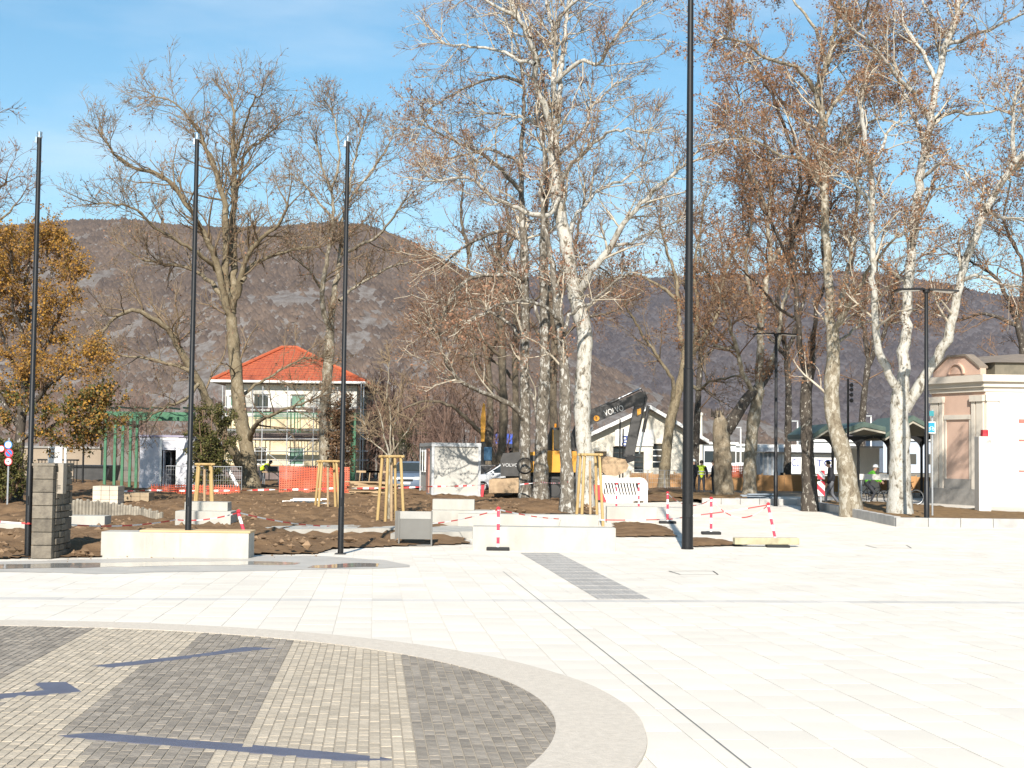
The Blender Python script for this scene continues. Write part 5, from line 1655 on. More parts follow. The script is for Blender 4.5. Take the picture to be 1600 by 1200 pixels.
mb.bevbox((q[0] + q[1]) / 2 + Vector((0, 0, 0.14)), ((q[1] - q[0]).length, 0.2, 0.16), 0.015, rz=0.12); mb.build('beam', mat('lichened_timber', (0.42, 0.37, 0.24), (0.30, 0.26, 0.17), rough=0.85, scale=5), t)
mb = MB(); mb.bevbox(b + Vector((0.28, 0.02, 0.03)), (0.55, 0.3, 0.06), 0.015); mb.build('rubber_plate', M_black, t)
# ---- barrier tapes
def tape(points, label, sag=0.15, w=0.03, m=None, twist=0.0, step=0.12):
    m = m or M_tape
    vs_, fs_, us = [], [], []
    dist = 0.0
    for i in range(len(points) - 1):
        a, c = Vector(points[i]), Vector(points[i + 1]); L_ = (c - a).length; n_ = max(6, int(L_ / step))
        for k in range(n_ + (1 if i == len(points) - 2 else 0)):
            s = k / n_
            p = a.lerp(c, s); p.z -= sag * L_ / 6 * 4 * s * (1 - s)
            an = twist * (dist + s * L_) + 0.35 * math.sin((dist + s * L_) * 1.1)
            up = Vector((0, math.sin(an), math.cos(an))) * w / 2
            vs_ += [p - up, p + up]; us.append(dist + s * L_)
        dist += L_
    for i in range(len(us) - 1):
        fs_.append((2 * i, 2 * i + 2, 2 * i + 3, 2 * i + 1))
    o = np_mesh('barrier_tape', vs_, fs_, m, base=vs_[0])
    uv = o.data.uv_layers.new(name='UVMap')
    for pol in o.data.polygons:
        for li, vi in zip(pol.loop_indices, pol.vertices):
            uv.data[li].uv = (us[vi // 2], vi % 2)
    tag(o, label, 'barrier tape', 'barrier tapes')
Yb = G(43, 872).y
tape([P(-60, 806, Yb + 1), P(46, 818, Yb - 0.1), P(100, 819, Yb + 1.4), P(275, 812, 35), w1], 'red and white tape from the stone pillar to the leaning post', 0.08)
tape([w1, P(600, 815, 42.6), w2], 'red and white tape between leaning post and front bench post', 0.10)
tape([w2, P(900, 811, 40), P(1026, 812, 39), P(1080, 806, 36), w7], 'red and white tape from the front bench to the timber beam', 0.05)
tape([w4, w3], 'tape between the two posts beside the tall mast', 0.3)
tape([w3, w7], 'slack tape sagging between stump post and timber beam post', 0.75)
tape([P(60, 772, 60), P(100, 768, 60), P(240, 766, 60), P(420, 765, 59), P(520, 763, 58.5), P(680, 760, 60), P(760, 757, 58)], 'long twisted tape in front of the white booth, net and container', 0.04, 0.075, M_tape2, 2.0)
tape([P(812, 757, 57.2), P(845, 753, 56.4), P(888, 753, 49.6)], 'tape wound from mottled trunk to mottled trunk', 0.04, 0.06, M_tape2, 1.5)

# ---- white container
b = G(712, 780, 0.1); Y = 61.0
b = foot(712, Y); b.z += 0.12
xl, xr = foot(674, Y).x, foot(750, Y).x
zt = P(712, 692, Y).z
M_cont = mat('container_white', (0.44, 0.425, 0.385), (0.38, 0.37, 0.335), rough=0.55, scale=1.5)
t = thing('site_container', b, 'white site container with grey frame in the middle', 'container')
xr0 = xr
Lc = 5.5
sk = (foot(655, Y + Lc).x - foot(674, Y).x)      # the container stands slightly turned: its long side shows on the left
def cpt(u, v, z):
    return Vector((xl + u * (xr - xl) + v * sk, Y + v * Lc + u * 0.0, z))
def cbox(u0, u1, v0, v1, z0, z1):
    return [cpt(u0, v0, z0), cpt(u1, v0, z0), cpt(u1, v1, z0), cpt(u0, v1, z0)], Vector((0, 0, z1 - z0))
zb = b.z
mb = MB(); mb.prism(*cbox(0.02, 0.98, 0.008, 0.99, zb + 0.05, zt - 0.06)); mb.build('wall_panels', M_cont, t)
mb = MB(); mb.prism(*cbox(-0.01, 1.01, -0.004, 1.0, zt - 0.16, zt)); mb.build('roof_frame', M_galv, t)
mb = MB(); mb.prism(*cbox(-0.01, 1.01, -0.004, 1.0, zb, zb + 0.12)); mb.build('floor_frame', M_galv, t)
for u in (0, 0.955):
    for v in (-0.002, 0.97):
        mb = MB(); mb.prism(*cbox(u - 0.004, u + 0.05, v, v + 0.03, zb + 0.12, zt - 0.16)); mb.build('corner_post', M_galv, t)
mb = MB(); mb.prism([cpt(-0.004, 0.25, zb + 0.12), cpt(0.03, 0.25, zb + 0.12), cpt(0.03, 0.43, zb + 0.12), cpt(-0.004, 0.43, zb + 0.12)], (0, 0, 1.95)); d = mb.build('door', mat('container_door', (0.38, 0.20, 0.15), (0.33, 0.17, 0.13)), t)
mb = MB(); mb.box(cpt(-0.02, 0.40, zb + 1.1), (0.05, 0.1, 0.03)); mb.build('handle', M_dark, d)
for v in (0.55, 0.75):
    mb = MB(); mb.prism([cpt(-0.006, v, zb + 1.0), cpt(0.03, v, zb + 1.0), cpt(0.03, v + 0.14, zb + 1.0), cpt(-0.006, v + 0.14, zb + 1.0)], (0, 0, 1.0)); wd = mb.build('window', M_white, t)
    mb = MB(); mb.prism([cpt(-0.012, v + 0.015, zb + 1.07), cpt(0.02, v + 0.015, zb + 1.07), cpt(0.02, v + 0.125, zb + 1.07), cpt(-0.012, v + 0.125, zb + 1.07)], (0, 0, 0.86)); mb.build('pane', M_glass, wd)
mb = MB(); mb.tube([cpt(0.93, 0.1, zt), cpt(0.93, 0.1, zt + 0.3)], 0.02, 6); mb.build('vent_pipe', M_galv, t)

# ---- white booth with open door, green steel pergola
Y = 64.0; b = foot(258, Y); xl, xr = foot(217, Y).x, foot(302, Y).x; zt = P(258, 683, Y).z; zb = b.z
M_booth = mat('booth_white', (0.52, 0.52, 0.56), (0.46, 0.46, 0.5), rough=0.6, scale=1.5)
t = thing('site_booth', b, 'white site booth with dark open doorway behind the soil', 'booth')
dl, dr = foot(253, Y).x, foot(272.5, Y).x; dz = P(262, 703, Y).z
mb = MB(); mb.bbox(xl, dl - 0.06, Y, Y + 0.06, zb, zt); mb.build('wall_panel', M_booth, t)
mb = MB(); mb.bbox(dr + 0.06, xr, Y, Y + 0.06, zb, zt); mb.build('wall_panel', M_booth, t)
mb = MB(); mb.bbox(dl - 0.06, dr + 0.06, Y, Y + 0.06, dz, zt - 0.001); mb.build('transom_panel', M_booth, t)
for x in (xl + 0.03, xr - 0.03):
    mb = MB(); mb.bbox(x - 0.03, x + 0.03, Y + 0.062, Y + 4.5, zb, zt - 0.002); mb.build('side_wall', M_booth, t)
mb = MB(); mb.bbox(xl + .06, xr - .06, Y + 4.44, Y + 4.5, zb, zt - 0.003); mb.build('back_wall', M_booth, t)
mb = MB(); mb.bbox(xl - 0.06, xr + 0.06, Y - 0.06, Y + 4.6, zt + 0.002, zt + 0.09); mb.build('roof', mat('violet_grey_trim', (0.28, 0.26, 0.34), (0.24, 0.22, 0.3)), t)
for x in (dl - 0.09, dr + 0.09):
    mb = MB(); mb.bbox(x - 0.05, x + 0.05, Y - 0.03, Y - 0.002, zb, zt - 0.02); mb.build('door_post', M_white, t)
mb = MB(); mb.bbox(dl - 0.14, dr + 0.14, Y - 0.032, Y - 0.003, zt - 0.12, zt - 0.02); mb.build('door_head', M_white, t)
mb = MB(); mb.box((dl + 0.14, Y + 0.3, (zb + dz) / 2), (0.05, 0.62, dz - zb - 0.05), rz=-0.35); dr_ = mb.build('door', M_booth, t)
mb = MB(); mb.box((dl + 0.14, Y + 0.28, zb + 1.5), (0.06, 0.35, 0.7), rz=-0.35); mb.build('pane', M_glass, dr_)
b2 = foot(190, 67)
t = thing('green_pergola', b2, 'green steel pergola posts and beams left of the booth', 'pergola')
for px, top in ((163, 660), (178, 655), (190, 661), (202, 656), (212, 658), (294, 660)):
    f = foot(px, 67); zz = P(px, top, 67).z
    mb = MB(); mb.bbox(f.x - 0.06, f.x + 0.06, 67 - 0.06, 67.06, f.z, zz + 0.3); mb.build('post', M_green, t)
for k, (a, c, py, yy) in enumerate(((160, 305, 646, 66.9), (200, 305, 653, 68.6))):
    q0, q1 = P(a, py, yy), P(c, py, yy)
    mb = MB(); mb.bbox(q0.x, q1.x, yy - 0.07, yy + 0.07, q0.z - 0.12, q0.z + 0.10); mb.build('beam', M_green, t)
for k in range(6):
    x = P(165 + k * 25, 644, 67).x; z = P(165, 643, 67).z + 0.17
    mb = MB(); mb.bbox(x - 0.04, x + 0.04, 66.6, 69.0, z, z + 0.08); mb.build('rafter', M_green, t)
# leaning white ladder-plank near the holly
t = thing('leaning_plank', foot(355, 63), 'white plank leaning between the holly bush and the big trunk', 'plank')
mb = MB(); q = [P(333, 692, 63), P(371, 760, 62.5)]
mb.tube([q[0], q[1]], 0.09, 4); mb.build('board', M_white, t)

# ---- orange safety net and wire fence
def net(x0, x1, top, base, Y, label, cell=0.075, fill=0.6):
    f0, f1 = foot(x0, Y), foot(x1, Y); z1 = P((x0 + x1) / 2, top, Y).z; z0 = P((x0 + x1) / 2, base, Y).z
    t = thing('safety_net', ((f0.x + f1.x) / 2, Y, f0.z), label, 'safety net', 'orange safety nets')
    mb = MB()
    n_ = int((z1 - z0) / cell)
    nx_ = int((f1.x - f0.x) / 0.25)
    def wav(x, z): return Y + 0.09 * math.sin(x * 2.1 + z) + 0.05 * math.sin(x * 5.3 - 2 * z)
    for k in range(n_):
        za = z0 + k * cell; zb_ = za + cell * fill
        for i in range(nx_):
            xa = f0.x + (f1.x - f0.x) * i / nx_; xb = f0.x + (f1.x - f0.x) * (i + 1) / nx_
            dz_ = 0.05 * math.sin(xa * 1.7)
            mb.add([(xa, wav(xa, za), za + dz_ * k / n_), (xb, wav(xb, za), za + dz_ * k / n_), (xb, wav(xb, zb_), zb_ + dz_ * k / n_), (xa, wav(xa, zb_), zb_ + dz_ * k / n_)], [(0, 1, 2, 3)])
    x = f0.x
    while x < f1.x:
        for i in range(6):
            za = z0 + (z1 - z0) * i / 6; zb_ = z0 + (z1 - z0) * (i + 1) / 6
            mb.add([(x, wav(x, za) - 0.004, za), (x + 0.03, wav(x, za) - 0.004, za), (x + 0.03, wav(x, zb_) - 0.004, zb_), (x, wav(x, zb_) - 0.004, zb_)], [(0, 1, 2, 3)])
        x += cell * 1.4
    tag(mb.build('netting', M_orange, t), kind='stuff')
    k = 0
    x = f0.x
    while x <= f1.x + 0.1:
        mb = MB(); mb.tube([(x, Y + 0.12, f0.z - 0.1), (x, Y + 0.12, z1 + 0.1)], 0.018, 6); mb.build('fence_pin', M_galv, t); x += 1.8
net(436, 546, 729, 778, 61.5, 'tall orange safety net before the scaffolded house', fill=0.55)
net(236, 374, 757, 786, 60.5, 'low orange safety net left of the big olive trunk', fill=0.5)
net(1138, 1166, 727, 746, 76, 'small orange net between stump and pale trunk', fill=0.75)
def wire_fence(x0, x1, top, base, Y, label, cols=1):
    f0, f1 = foot(x0, Y), foot(x1, Y); z0 = P(x0, base, Y).z; z1 = P(x0, top, Y).z
    t = thing('mesh_fence', ((f0.x + f1.x) / 2, Y, f0.z), label, 'fence', 'wire mesh site fences')
    n = max(1, cols)
    for c in range(n):
        xa = f0.x + (f1.x - f0.x) * c / n + 0.03; xb = f0.x + (f1.x - f0.x) * (c + 1) / n - 0.03
        mb = MB(); mb.tube([(xa, Y, f0.z), (xa, Y, z1), (xb, Y, z1), (xb, Y, f0.z)], 0.021, 7); mb.tube([(xa, Y, z0 + 0.1), (xb, Y, z0 + 0.1)], 0.018, 6); fr = mb.build('frame', M_galv, t)
        mb = MB(); x = xa
        while x < xb:
            mb.box((x, Y, (z0 + z1) / 2 + 0.05), (0.007, 0.007, z1 - z0 - 0.1)); x += 0.10
        z = z0 + 0.1
        while z < z1:
            mb.box(((xa + xb) / 2, Y, z), (xb - xa, 0.007, 0.007)); z += 0.22
        tag(mb.build('mesh', M_galv, fr), kind='stuff')
        mb = MB(); mb.bevbox((xa, Y, f0.z + 0.07), (0.25, 0.6, 0.14), 0.02); mb.build('foot_block', M_conc, t)
wire_fence(258, 378, 728, 785, 61.5, 'wire mesh fence in front of booth and holly bush', 2)
wire_fence(985, 1066, 734, 770, 74, 'wire mesh fence before the gabled building', 3)

# ---- white plastic barrier, red barrier
b = foot(973, 60.5); Y = 60.5
t = thing('plastic_barrier', b, 'white plastic barrier with slanted slots before the gabled building', 'barrier')
xl, xr = foot(933, Y).x, foot(1012, Y).x; z1 = P(973, 746, Y).z; z0 = P(973, 785, Y).z
W_ = xr - xl; H_ = z1 - z0
fr = []
for k in range(9):
    a = math.pi * k / 16; fr.append((xr - 0.32 + 0.32 * math.sin(a), z1 - 0.32 + 0.32 * math.cos(a)))
arc_l = [(xl + 0.2 - 0.2 * math.cos(math.pi * k / 16), z1 - 0.2 - 0.05 + 0.2 * math.sin(math.pi * k / 16)) for k in range(9)]
outline = [(xl, z0)] + arc_l + fr + [(xr, z0)]
M_plast = mat('white_plastic', (0.76, 0.74, 0.71), (0.70, 0.68, 0.65), rough=0.4, scale=3)
zi0, zi1 = z0 + H_ * 0.30, z0 + H_ * 0.78
mb = MB(); mb.bbox(xl, xr, Y, Y + 0.4, z0, zi0); mb.build('base', M_plast, t)
mb = MB(); mb.prism([Vector((x, Y + 0.05, max(z, zi1))) for x, z in outline], (0, 0.3, 0)); mb.build('top_rail', M_plast, t)
mb = MB(); mb.bbox(xl, xl + 0.28, Y + 0.06, Y + 0.34, zi0 + 0.001, zi1 - 0.001); mb.build('end_post', M_plast, t)
mb = MB(); mb.bbox(xr - 0.36, xr, Y + 0.06, Y + 0.34, zi0 + 0.001, zi1 - 0.001); mb.build('end_post', M_plast, t)
ns = 11
for k in range(ns):
    x = xl + 0.30 + (W_ - 0.72) * (k + 0.5) / ns
    mb = MB(); mb.prism([Vector((x - 0.035 + 0.05, Y + 0.08, zi0)), Vector((x + 0.03 + 0.05, Y + 0.08, zi0)), Vector((x + 0.03 - 0.07, Y + 0.08, zi1)), Vector((x - 0.035 - 0.07, Y + 0.08, zi1))], (0, 0.22, 0)); mb.build('bar', M_plast, t)
mb = MB(); mb.bbox(xl + 0.05, xr - 0.05, Y + 0.42, Y + 0.43, zi0, zi1); mb.build('shade_liner', mat('slot_shade_grey', (0.30, 0.29, 0.28)), t)  # grey sheet added to paint the shade seen through the slots
b = foot(929, 60); t = thing('red_barrier', b, 'red plastic barrier end left of the white barrier', 'barrier')
mb = MB(); q = pl([(922, 784), (922, 762), (925, 757), (937, 758), (942, 770), (948, 784)], 60); mb.prism(q, deep(0.4)); mb.build('body', M_red, t)
mb = MB(); mb.bevbox(b + Vector((0, 0.2, 0.05)), (0.75, 0.5, 0.1), 0.02); mb.build('foot', M_black, t)
b = foot(754, 62); t = thing('red_barrier', b, 'red plastic barrier leaning at the right side of the white container', 'barrier')
mb = MB(); mb.prism(pl([(751, 777), (752, 757), (757, 757), (755, 777)], 60.8), deep(0.35)); mb.build('body', M_red, t)
mb = MB(); mb.bevbox(b + Vector((0, 0, 0.04)), (0.4, 0.4, 0.08), 0.02); mb.build('foot', M_black, t)

# ================================================================== BUILDINGS
def wall_with_holes(mb, x0, x1, z0, z1, y, th, holes):
    """front wall built as strips round rectangular openings (hx0,hx1,hz0,hz1)"""
    xs_ = sorted({x0, x1, *[h[0] for h in holes], *[h[1] for h in holes]})
    zs_ = sorted({z0, z1, *[h[2] for h in holes], *[h[3] for h in holes]})
    for i in range(len(xs_) - 1):
        for j in range(len(zs_) - 1):
            cx_, cz_ = (xs_[i] + xs_[i + 1]) / 2, (zs_[j] + zs_[j + 1]) / 2
            if any(h[0] < cx_ < h[1] and h[2] < cz_ < h[3] for h in holes):
                continue
            mb.bbox(xs_[i], xs_[i + 1], y, y + th, zs_[j], zs_[j + 1])

# ---- house with orange hipped roof, under scaffolding
M_hw = mat('house_white_render', (0.66, 0.64, 0.58), (0.60, 0.58, 0.52), rough=0.85, scale=1.2)
M_hy = mat('house_cream_render', (0.66, 0.55, 0.36), (0.60, 0.49, 0.32), rough=0.85, scale=1.2)
M_hb = mat('house_brown_band', (0.17, 0.13, 0.12), (0.13, 0.10, 0.095), rough=0.85)
m, nt, bs = _bsdf('orange_roof_tiles')
bs.inputs['Roughness'].default_value = 0.8
tc = nt.nodes.new('ShaderNodeTexCoord')
wv = nt.nodes.new('ShaderNodeTexWave'); wv.wave_type = 'BANDS'; wv.bands_direction = 'X'; wv.inputs['Scale'].default_value = 1.3; wv.inputs['Distortion'].default_value = 0.3
lnk(nt, tc.outputs['Object'], wv.inputs['Vector'])
w2 = nt.nodes.new('ShaderNodeTexWave'); w2.wave_type = 'BANDS'; w2.bands_direction = 'Z'; w2.inputs['Scale'].default_value = 1.8
lnk(nt, tc.outputs['Object'], w2.inputs['Vector'])
nz = nt.nodes.new('ShaderNodeTexNoise'); nz.inputs['Scale'].default_value = 3.0; nz.inputs['Detail'].default_value = 6
lnk(nt, tc.outputs['Object'], nz.inputs['Vector'])
rp = nt.nodes.new('ShaderNodeValToRGB'); rp.color_ramp.elements[0].color = (0.29, 0.058, 0.025, 1); rp.color_ramp.elements[1].color = (0.41, 0.098, 0.038, 1)
rp.color_ramp.elements[0].position = 0.3; rp.color_ramp.elements[1].position = 0.7
lnk(nt, nz.outputs['Fac'], rp.inputs['Fac']); lnk(nt, rp.outputs['Color'], bs.inputs['Base Color'])
ad = nt.nodes.new('ShaderNodeMath'); ad.operation = 'ADD'; lnk(nt, wv.outputs['Fac'], ad.inputs[0]); lnk(nt, w2.outputs['Fac'], ad.inputs[1])
bp = nt.nodes.new('ShaderNodeBump'); bp.inputs['Distance'].default_value = 0.06; bp.inputs['Strength'].default_value = 0.8
lnk(nt, ad.outputs[0], bp.inputs['Height']); lnk(nt, bp.outputs['Normal'], bs.inputs['Normal'])
M_roof = m
HY = 90.0
b = foot(450, HY)
house = thing('house', b, 'two storey cream house with orange hipped roof behind scaffolding', 'house')
hx0, hx1 = P(352, 640, HY).x, P(557, 640, HY).x
z_eave = P(450, 601, HY).z; z_mid = P(450, 636.5, HY).z; z_b1 = P(450, 652, HY).z; z_g = b.z
z_str0, z_str1 = P(450, 688, HY).z, P(450, 677, HY).z
depth_h = 10.5
def hz(py): return P(450, py, HY).z
def hxx(px): return P(px, 660, HY).x
up_w = [(hxx(394), hxx(420), hz(640), hz(616)), (hxx(453), hxx(477), hz(640), hz(616)), (hxx(357), hxx(368), hz(637), hz(619))]
lo_w = [(hxx(398), hxx(418), hz(727), hz(699)), (hxx(451), hxx(476), hz(727), hz(699)), (hxx(510), hxx(530), hz(727), hz(699))]
mb = MB(); wall_with_holes(mb, hx0, hx1, z_b1, z_eave, HY, 0.3, up_w); mb.build('upper_wall', M_hw, house)
mb = MB(); wall_with_holes(mb, hx0, hx1, z_g, z_b1 - 0.001, HY + 0.02, 0.3, lo_w); mb.build('lower_wall', M_hy, house)
mb = MB(); mb.bbox(hx0 - 0.04, hx1 + 0.04, HY - 0.05, HY + 0.01, z_str0, z_str1); mb.build('string_course', M_hb, house)
mb = MB(); mb.bbox(hx0 - 0.04, hx1 + 0.04, HY - 0.06, HY + 0.015, z_g, hz(728)); mb.build('plinth', M_hb, house)
mb = MB(); mb.bbox(hx0 - 0.03, hx1 + 0.03, HY - 0.04, HY + 0.012, hz(644), hz(637.5)); mb.build('sill_band', M_hb, house)
for xx in (hx0, hx1):
    s = 1 if xx == hx0 else -1
    mb = MB(); mb.bbox(xx, xx + 0.3 * s, HY + 0.301, HY + depth_h, z_g, z_eave); mb.build('side_wall', M_hy, house)
mb = MB(); mb.bbox(hx0, hx1, HY + depth_h, HY + depth_h + 0.3, z_g, z_eave); mb.build('back_wall', M_hy, house)
M_shut = mat('green_glazing', (0.16, 0.27, 0.20), (0.10, 0.18, 0.14), rough=0.35, scale=1.5)
for k, h_ in enumerate(up_w + lo_w):
    mb = MB()
    for (a, c, e, f_) in ((h_[0], h_[0] + 0.08, h_[2], h_[3]), (h_[1] - 0.08, h_[1], h_[2], h_[3]), (h_[0] + 0.08, h_[1] - 0.08, h_[3] - 0.08, h_[3]), (h_[0] + 0.08, h_[1] - 0.08, h_[2], h_[2] + 0.08)):
        mb.bbox(a, c, HY + 0.12, HY + 0.2, e, f_)
    w_ = mb.build('window', M_white, house)
    mb = MB(); mb.bbox(h_[0] + 0.08, h_[1] - 0.08, HY + 0.15, HY + 0.17, h_[2] + 0.08, h_[3] - 0.08); mb.build('pane', M_glass if k in (0, 3) else M_shut, w_)
    mb = MB(); mb.bbox(h_[0] - 0.1, h_[1] + 0.1, HY - 0.1, HY + 0.1, h_[2] - 0.09, h_[2] - 0.005); mb.build('sill', M_hw, w_)
# hipped roof
ov = 0.6
ex0, ex1 = hx0 - ov - 0.2, hx1 + ov
ey0, ey1 = HY - ov, HY + depth_h + ov
ze = P(450, 596, HY - ov).z; zr = P(450, 544, HY + depth_h / 2).z
r0, r1 = P(441, 544, HY + depth_h / 2), P(463, 544, HY + depth_h / 2)
mb = MB()
E_ = [Vector((ex0, ey0, ze)), Vector((ex1, ey0, ze)), Vector((ex1, ey1, ze)), Vector((ex0, ey1, ze))]
Rg = [Vector((r0.x, HY + depth_h / 2, zr)), Vector((r1.x, HY + depth_h / 2, zr))]
mb.add(E_ + Rg, [(0, 1, 5, 4), (1, 2, 5), (2, 3, 4, 5), (3, 0, 4), (0, 3, 2, 1)])
roof = mb.build('roof', M_roof, house)
mb = MB()
for a, c in ((E_[0], Rg[0]), (E_[1], Rg[1]), (Rg[0], Rg[1]), (E_[2], Rg[1]), (E_[3], Rg[0])):
    mb.tube([a + Vector((0, 0, 0.05)), c + Vector((0, 0, 0.05))], 0.13, 7)
mb.build('ridge_tiles', mat('ridge_tile', (0.42, 0.10, 0.04), (0.36, 0.085, 0.035), rough=0.8), roof)
mb = MB(); mb.tube([E_[0] + Vector((-.05, -.06, -.03)), E_[1] + Vector((.05, -.06, -.03))], 0.085, 8); mb.build('gutter', M_white, roof)
mb = MB(); mb.tube([E_[0] + Vector((-.06, -.06, -.03)), E_[3] + Vector((-.06, .05, -.03))], 0.085, 8); mb.build('gutter', M_white, roof)
mb = MB(); mb.bbox(ex0 + .1, ex1 - .1, ey0 + .1, ey1 - .1, ze - 0.14, ze - 0.01); mb.build('eave_boards', M_hb, roof)
# scaffolding
sc = thing('scaffold', foot(450, HY - 1.6), 'tube scaffolding with decks across the house front', 'scaffold')
cols = [345, 392, 408, 447, 488, 525, 562, 566]
for k, px in enumerate(cols):
    for yy in (HY - 0.9, HY - 2.0):
        f = foot(px, yy)
        mb = MB(); mb.tube([f, (f.x, yy, hz(606) if k < 6 else hz(598))], 0.035, 7); mb.build('upright', M_galv, sc)
for py in (636, 650, 672, 686, 705, 719):
    a, c = P(340, py, HY - 2.0), P(575 if py > 660 else 560, py, HY - 2.0)
    mb = MB(); mb.tube([a, c], 0.026, 6); mb.build('ledger', M_galv, sc)
for py in (643, 684, 726):
    a, c = P(342, py, HY - 2.0), P(562, py, HY - 2.0)
    mb = MB(); mb.bbox(a.x, c.x, HY - 1.9, HY - 1.5, a.z - 0.05, a.z); mb.build('deck', M_green if py == 643 else M_oldwood, sc)
for (a, c) in (((392, 688), (447, 730)), ((447, 730), (488, 688)), ((408, 612), (447, 640)), ((488, 640), (525, 612)), ((447, 688), (488, 655))):
    mb = MB(); mb.tube([P(*a, HY - 2.03), P(*c, HY - 2.03)], 0.024, 6); mb.build('brace', M_galv, sc)
q0, q1 = P(396, 646, HY - 2.06), P(560, 656, HY - 2.06)
mb = MB()
for k in range(5):
    mb.bbox(q0.x, q1.x, HY - 2.075, HY - 2.05, q1.z + k * 0.085, q1.z + k * 0.085 + 0.05)
tag(mb.build('green_guard_net', M_green, sc), kind='stuff')
for px in (455, 460, 465, 469):
    a, c = P(px, 646, HY - 2.1), P(px, 676, HY - 2.1)
    mb = MB(); mb.tube([a, c], 0.03, 6); mb.build('hanging_tube', M_green, sc)
f = foot(551, HY - 6)
t = thing('green_column', f, 'tall dark green steel column at the right house corner', 'column')
mb = MB(); zt_ = P(551, 645, HY - 6).z
for s in (-1, 1): mb.bbox(f.x + s * 0.12 - 0.025, f.x + s * 0.12 + 0.025, f.y - 0.13, f.y + 0.13, f.z, zt_)
mb.bbox(f.x - 0.095, f.x + 0.095, f.y - 0.02, f.y + 0.02, f.z, zt_); mb.build('h_profile', M_green, t)
mb = MB(); mb.bevbox(f + Vector((0, 0, 0.03)), (0.5, 0.5, 0.06), 0.01); mb.build('base_plate', M_green, t)

# ---- gabled white building
GY = 98.0
b = foot(1010, GY)
gb = thing('gabled_building', b, 'white gabled station building behind the excavator arm', 'building')
def gx(px): return P(px, 700, GY).x
def gzz(py, px=1010): return P(px, py, GY).z
xl, xr = gx(922), gx(1090); zev = gzz(684); zpk = gzz(640); xm = gx(1014)
M_gw = mat('gable_cream', (0.64, 0.60, 0.51), (0.58, 0.54, 0.46), rough=0.85, scale=1)
ops = [(gx(929), gx(948), gzz(732), gzz(706)), (gx(958), gx(978), gzz(738), gzz(698)), (gx(991), gx(1006), gzz(738), gzz(706)), (gx(1020), gx(1036), gzz(731), gzz(693))]
mb = MB(); wall_with_holes(mb, xl, xr, b.z, zev, GY, 0.35, ops); mb.prism([Vector((xl, GY, zev)), Vector((xr, GY, zev)), Vector((xm, GY, zpk))], (0, 0.35, 0)); mb.build('gable_wall', M_gw, gb)
for s, xx in ((1, xl), (-1, xr)):
    mb = MB(); mb.bbox(xx, xx + 0.35 * s, GY + 0.351, GY + 14, b.z, zev); mb.build('side_wall', M_gw, gb)
for s, xx in ((-1, xl), (1, xr)):
    ov = 0.7
    slope = (zpk - zev) / abs(xx - xm)
    e = Vector((xx + s * ov, GY - 0.6, zev - slope * ov)); pk = Vector((xm, GY - 0.6, zpk))
    mb = MB(); mb.prism([e, pk, pk + Vector((0, 0, 0.22)), e + Vector((0, 0, 0.22))], (0, 15, 0)); rf_ = mb.build('roof_slope', mat('brown_roof', (0.20, 0.16, 0.14), (0.15, 0.12, 0.11), rough=0.85), gb)
    e2 = e + Vector((0, -0.06, 0.05)); p2 = pk + Vector((0, -0.06, 0.05))
    mb = MB(); mb.prism([e2, p2, p2 + Vector((0, 0, 0.26)), e2 + Vector((0, 0, 0.26))], (0, 0.055, 0)); mb.build('verge_board', M_white, rf_)
for k, h_ in enumerate(ops):
    mb = MB(); mb.bbox(h_[0] + .02, h_[1] - .02, GY + 0.2, GY + 0.23, h_[2] + .02, h_[3] - .02); w_ = mb.build('window', M_glass, gb)
    mb = MB()
    for q in range(3):
        z = h_[2] + (h_[3] - h_[2]) * (q + 1) / 4; mb.bbox(h_[0] + .02, h_[1] - .02, GY + 0.15, GY + 0.19, z - 0.035, z + 0.035)
    mb.build('glazing_bar', M_white if k == 3 else M_dgrey, w_)
mb = MB(); mb.bbox(gx(961), gx(1021), GY - 0.1, GY - 0.03, gzz(697), gzz(671)); sg = mb.build('sign_board', M_white, gb)
M_blue = mat('sign_blue', (0.06, 0.10, 0.32), (0.05, 0.08, 0.28), rough=0.5)
text_mesh('gi', 1.05, M_blue, 'lettering', sg, (gx(971), GY - 0.125, gzz(692)), extrude=0.01)
for px in (968, 973):
    f = foot(px, 84); t = thing('pipe_post', f, 'thin dark post %s before the gabled building sign' % ('left' if px == 968 else 'right'), 'post', 'thin posts before the gabled building')
    mb = MB(); mb.tube([f, (f.x, f.y, P(px, 655 if px == 968 else 670, 84).z)], 0.045, 7); mb.build('pole', M_dark, t)
    mb = MB(); mb.bevbox(f + Vector((0, 0, .02)), (.3, .3, .04), .005); mb.build('base_plate', M_dark, t)
# tall pale chimney-like post right of the gable
f = foot(1092, 120); t = thing('chimney', f, 'pale slender chimney right of the gabled roof', 'chimney')
mb = MB(); mb.tube([f, (f.x, f.y, P(1092, 650, 120).z)], [0.36, 0.27], 8); mb.build('shaft', M_gw, t)
mb = MB(); mb.lathe((f.x, f.y, P(1092, 650, 120).z), [(0.3, 0), (0.34, 0.1), (0.34, 0.25), (0.2, 0.3)], 8); mb.build('cap', M_gw, t)

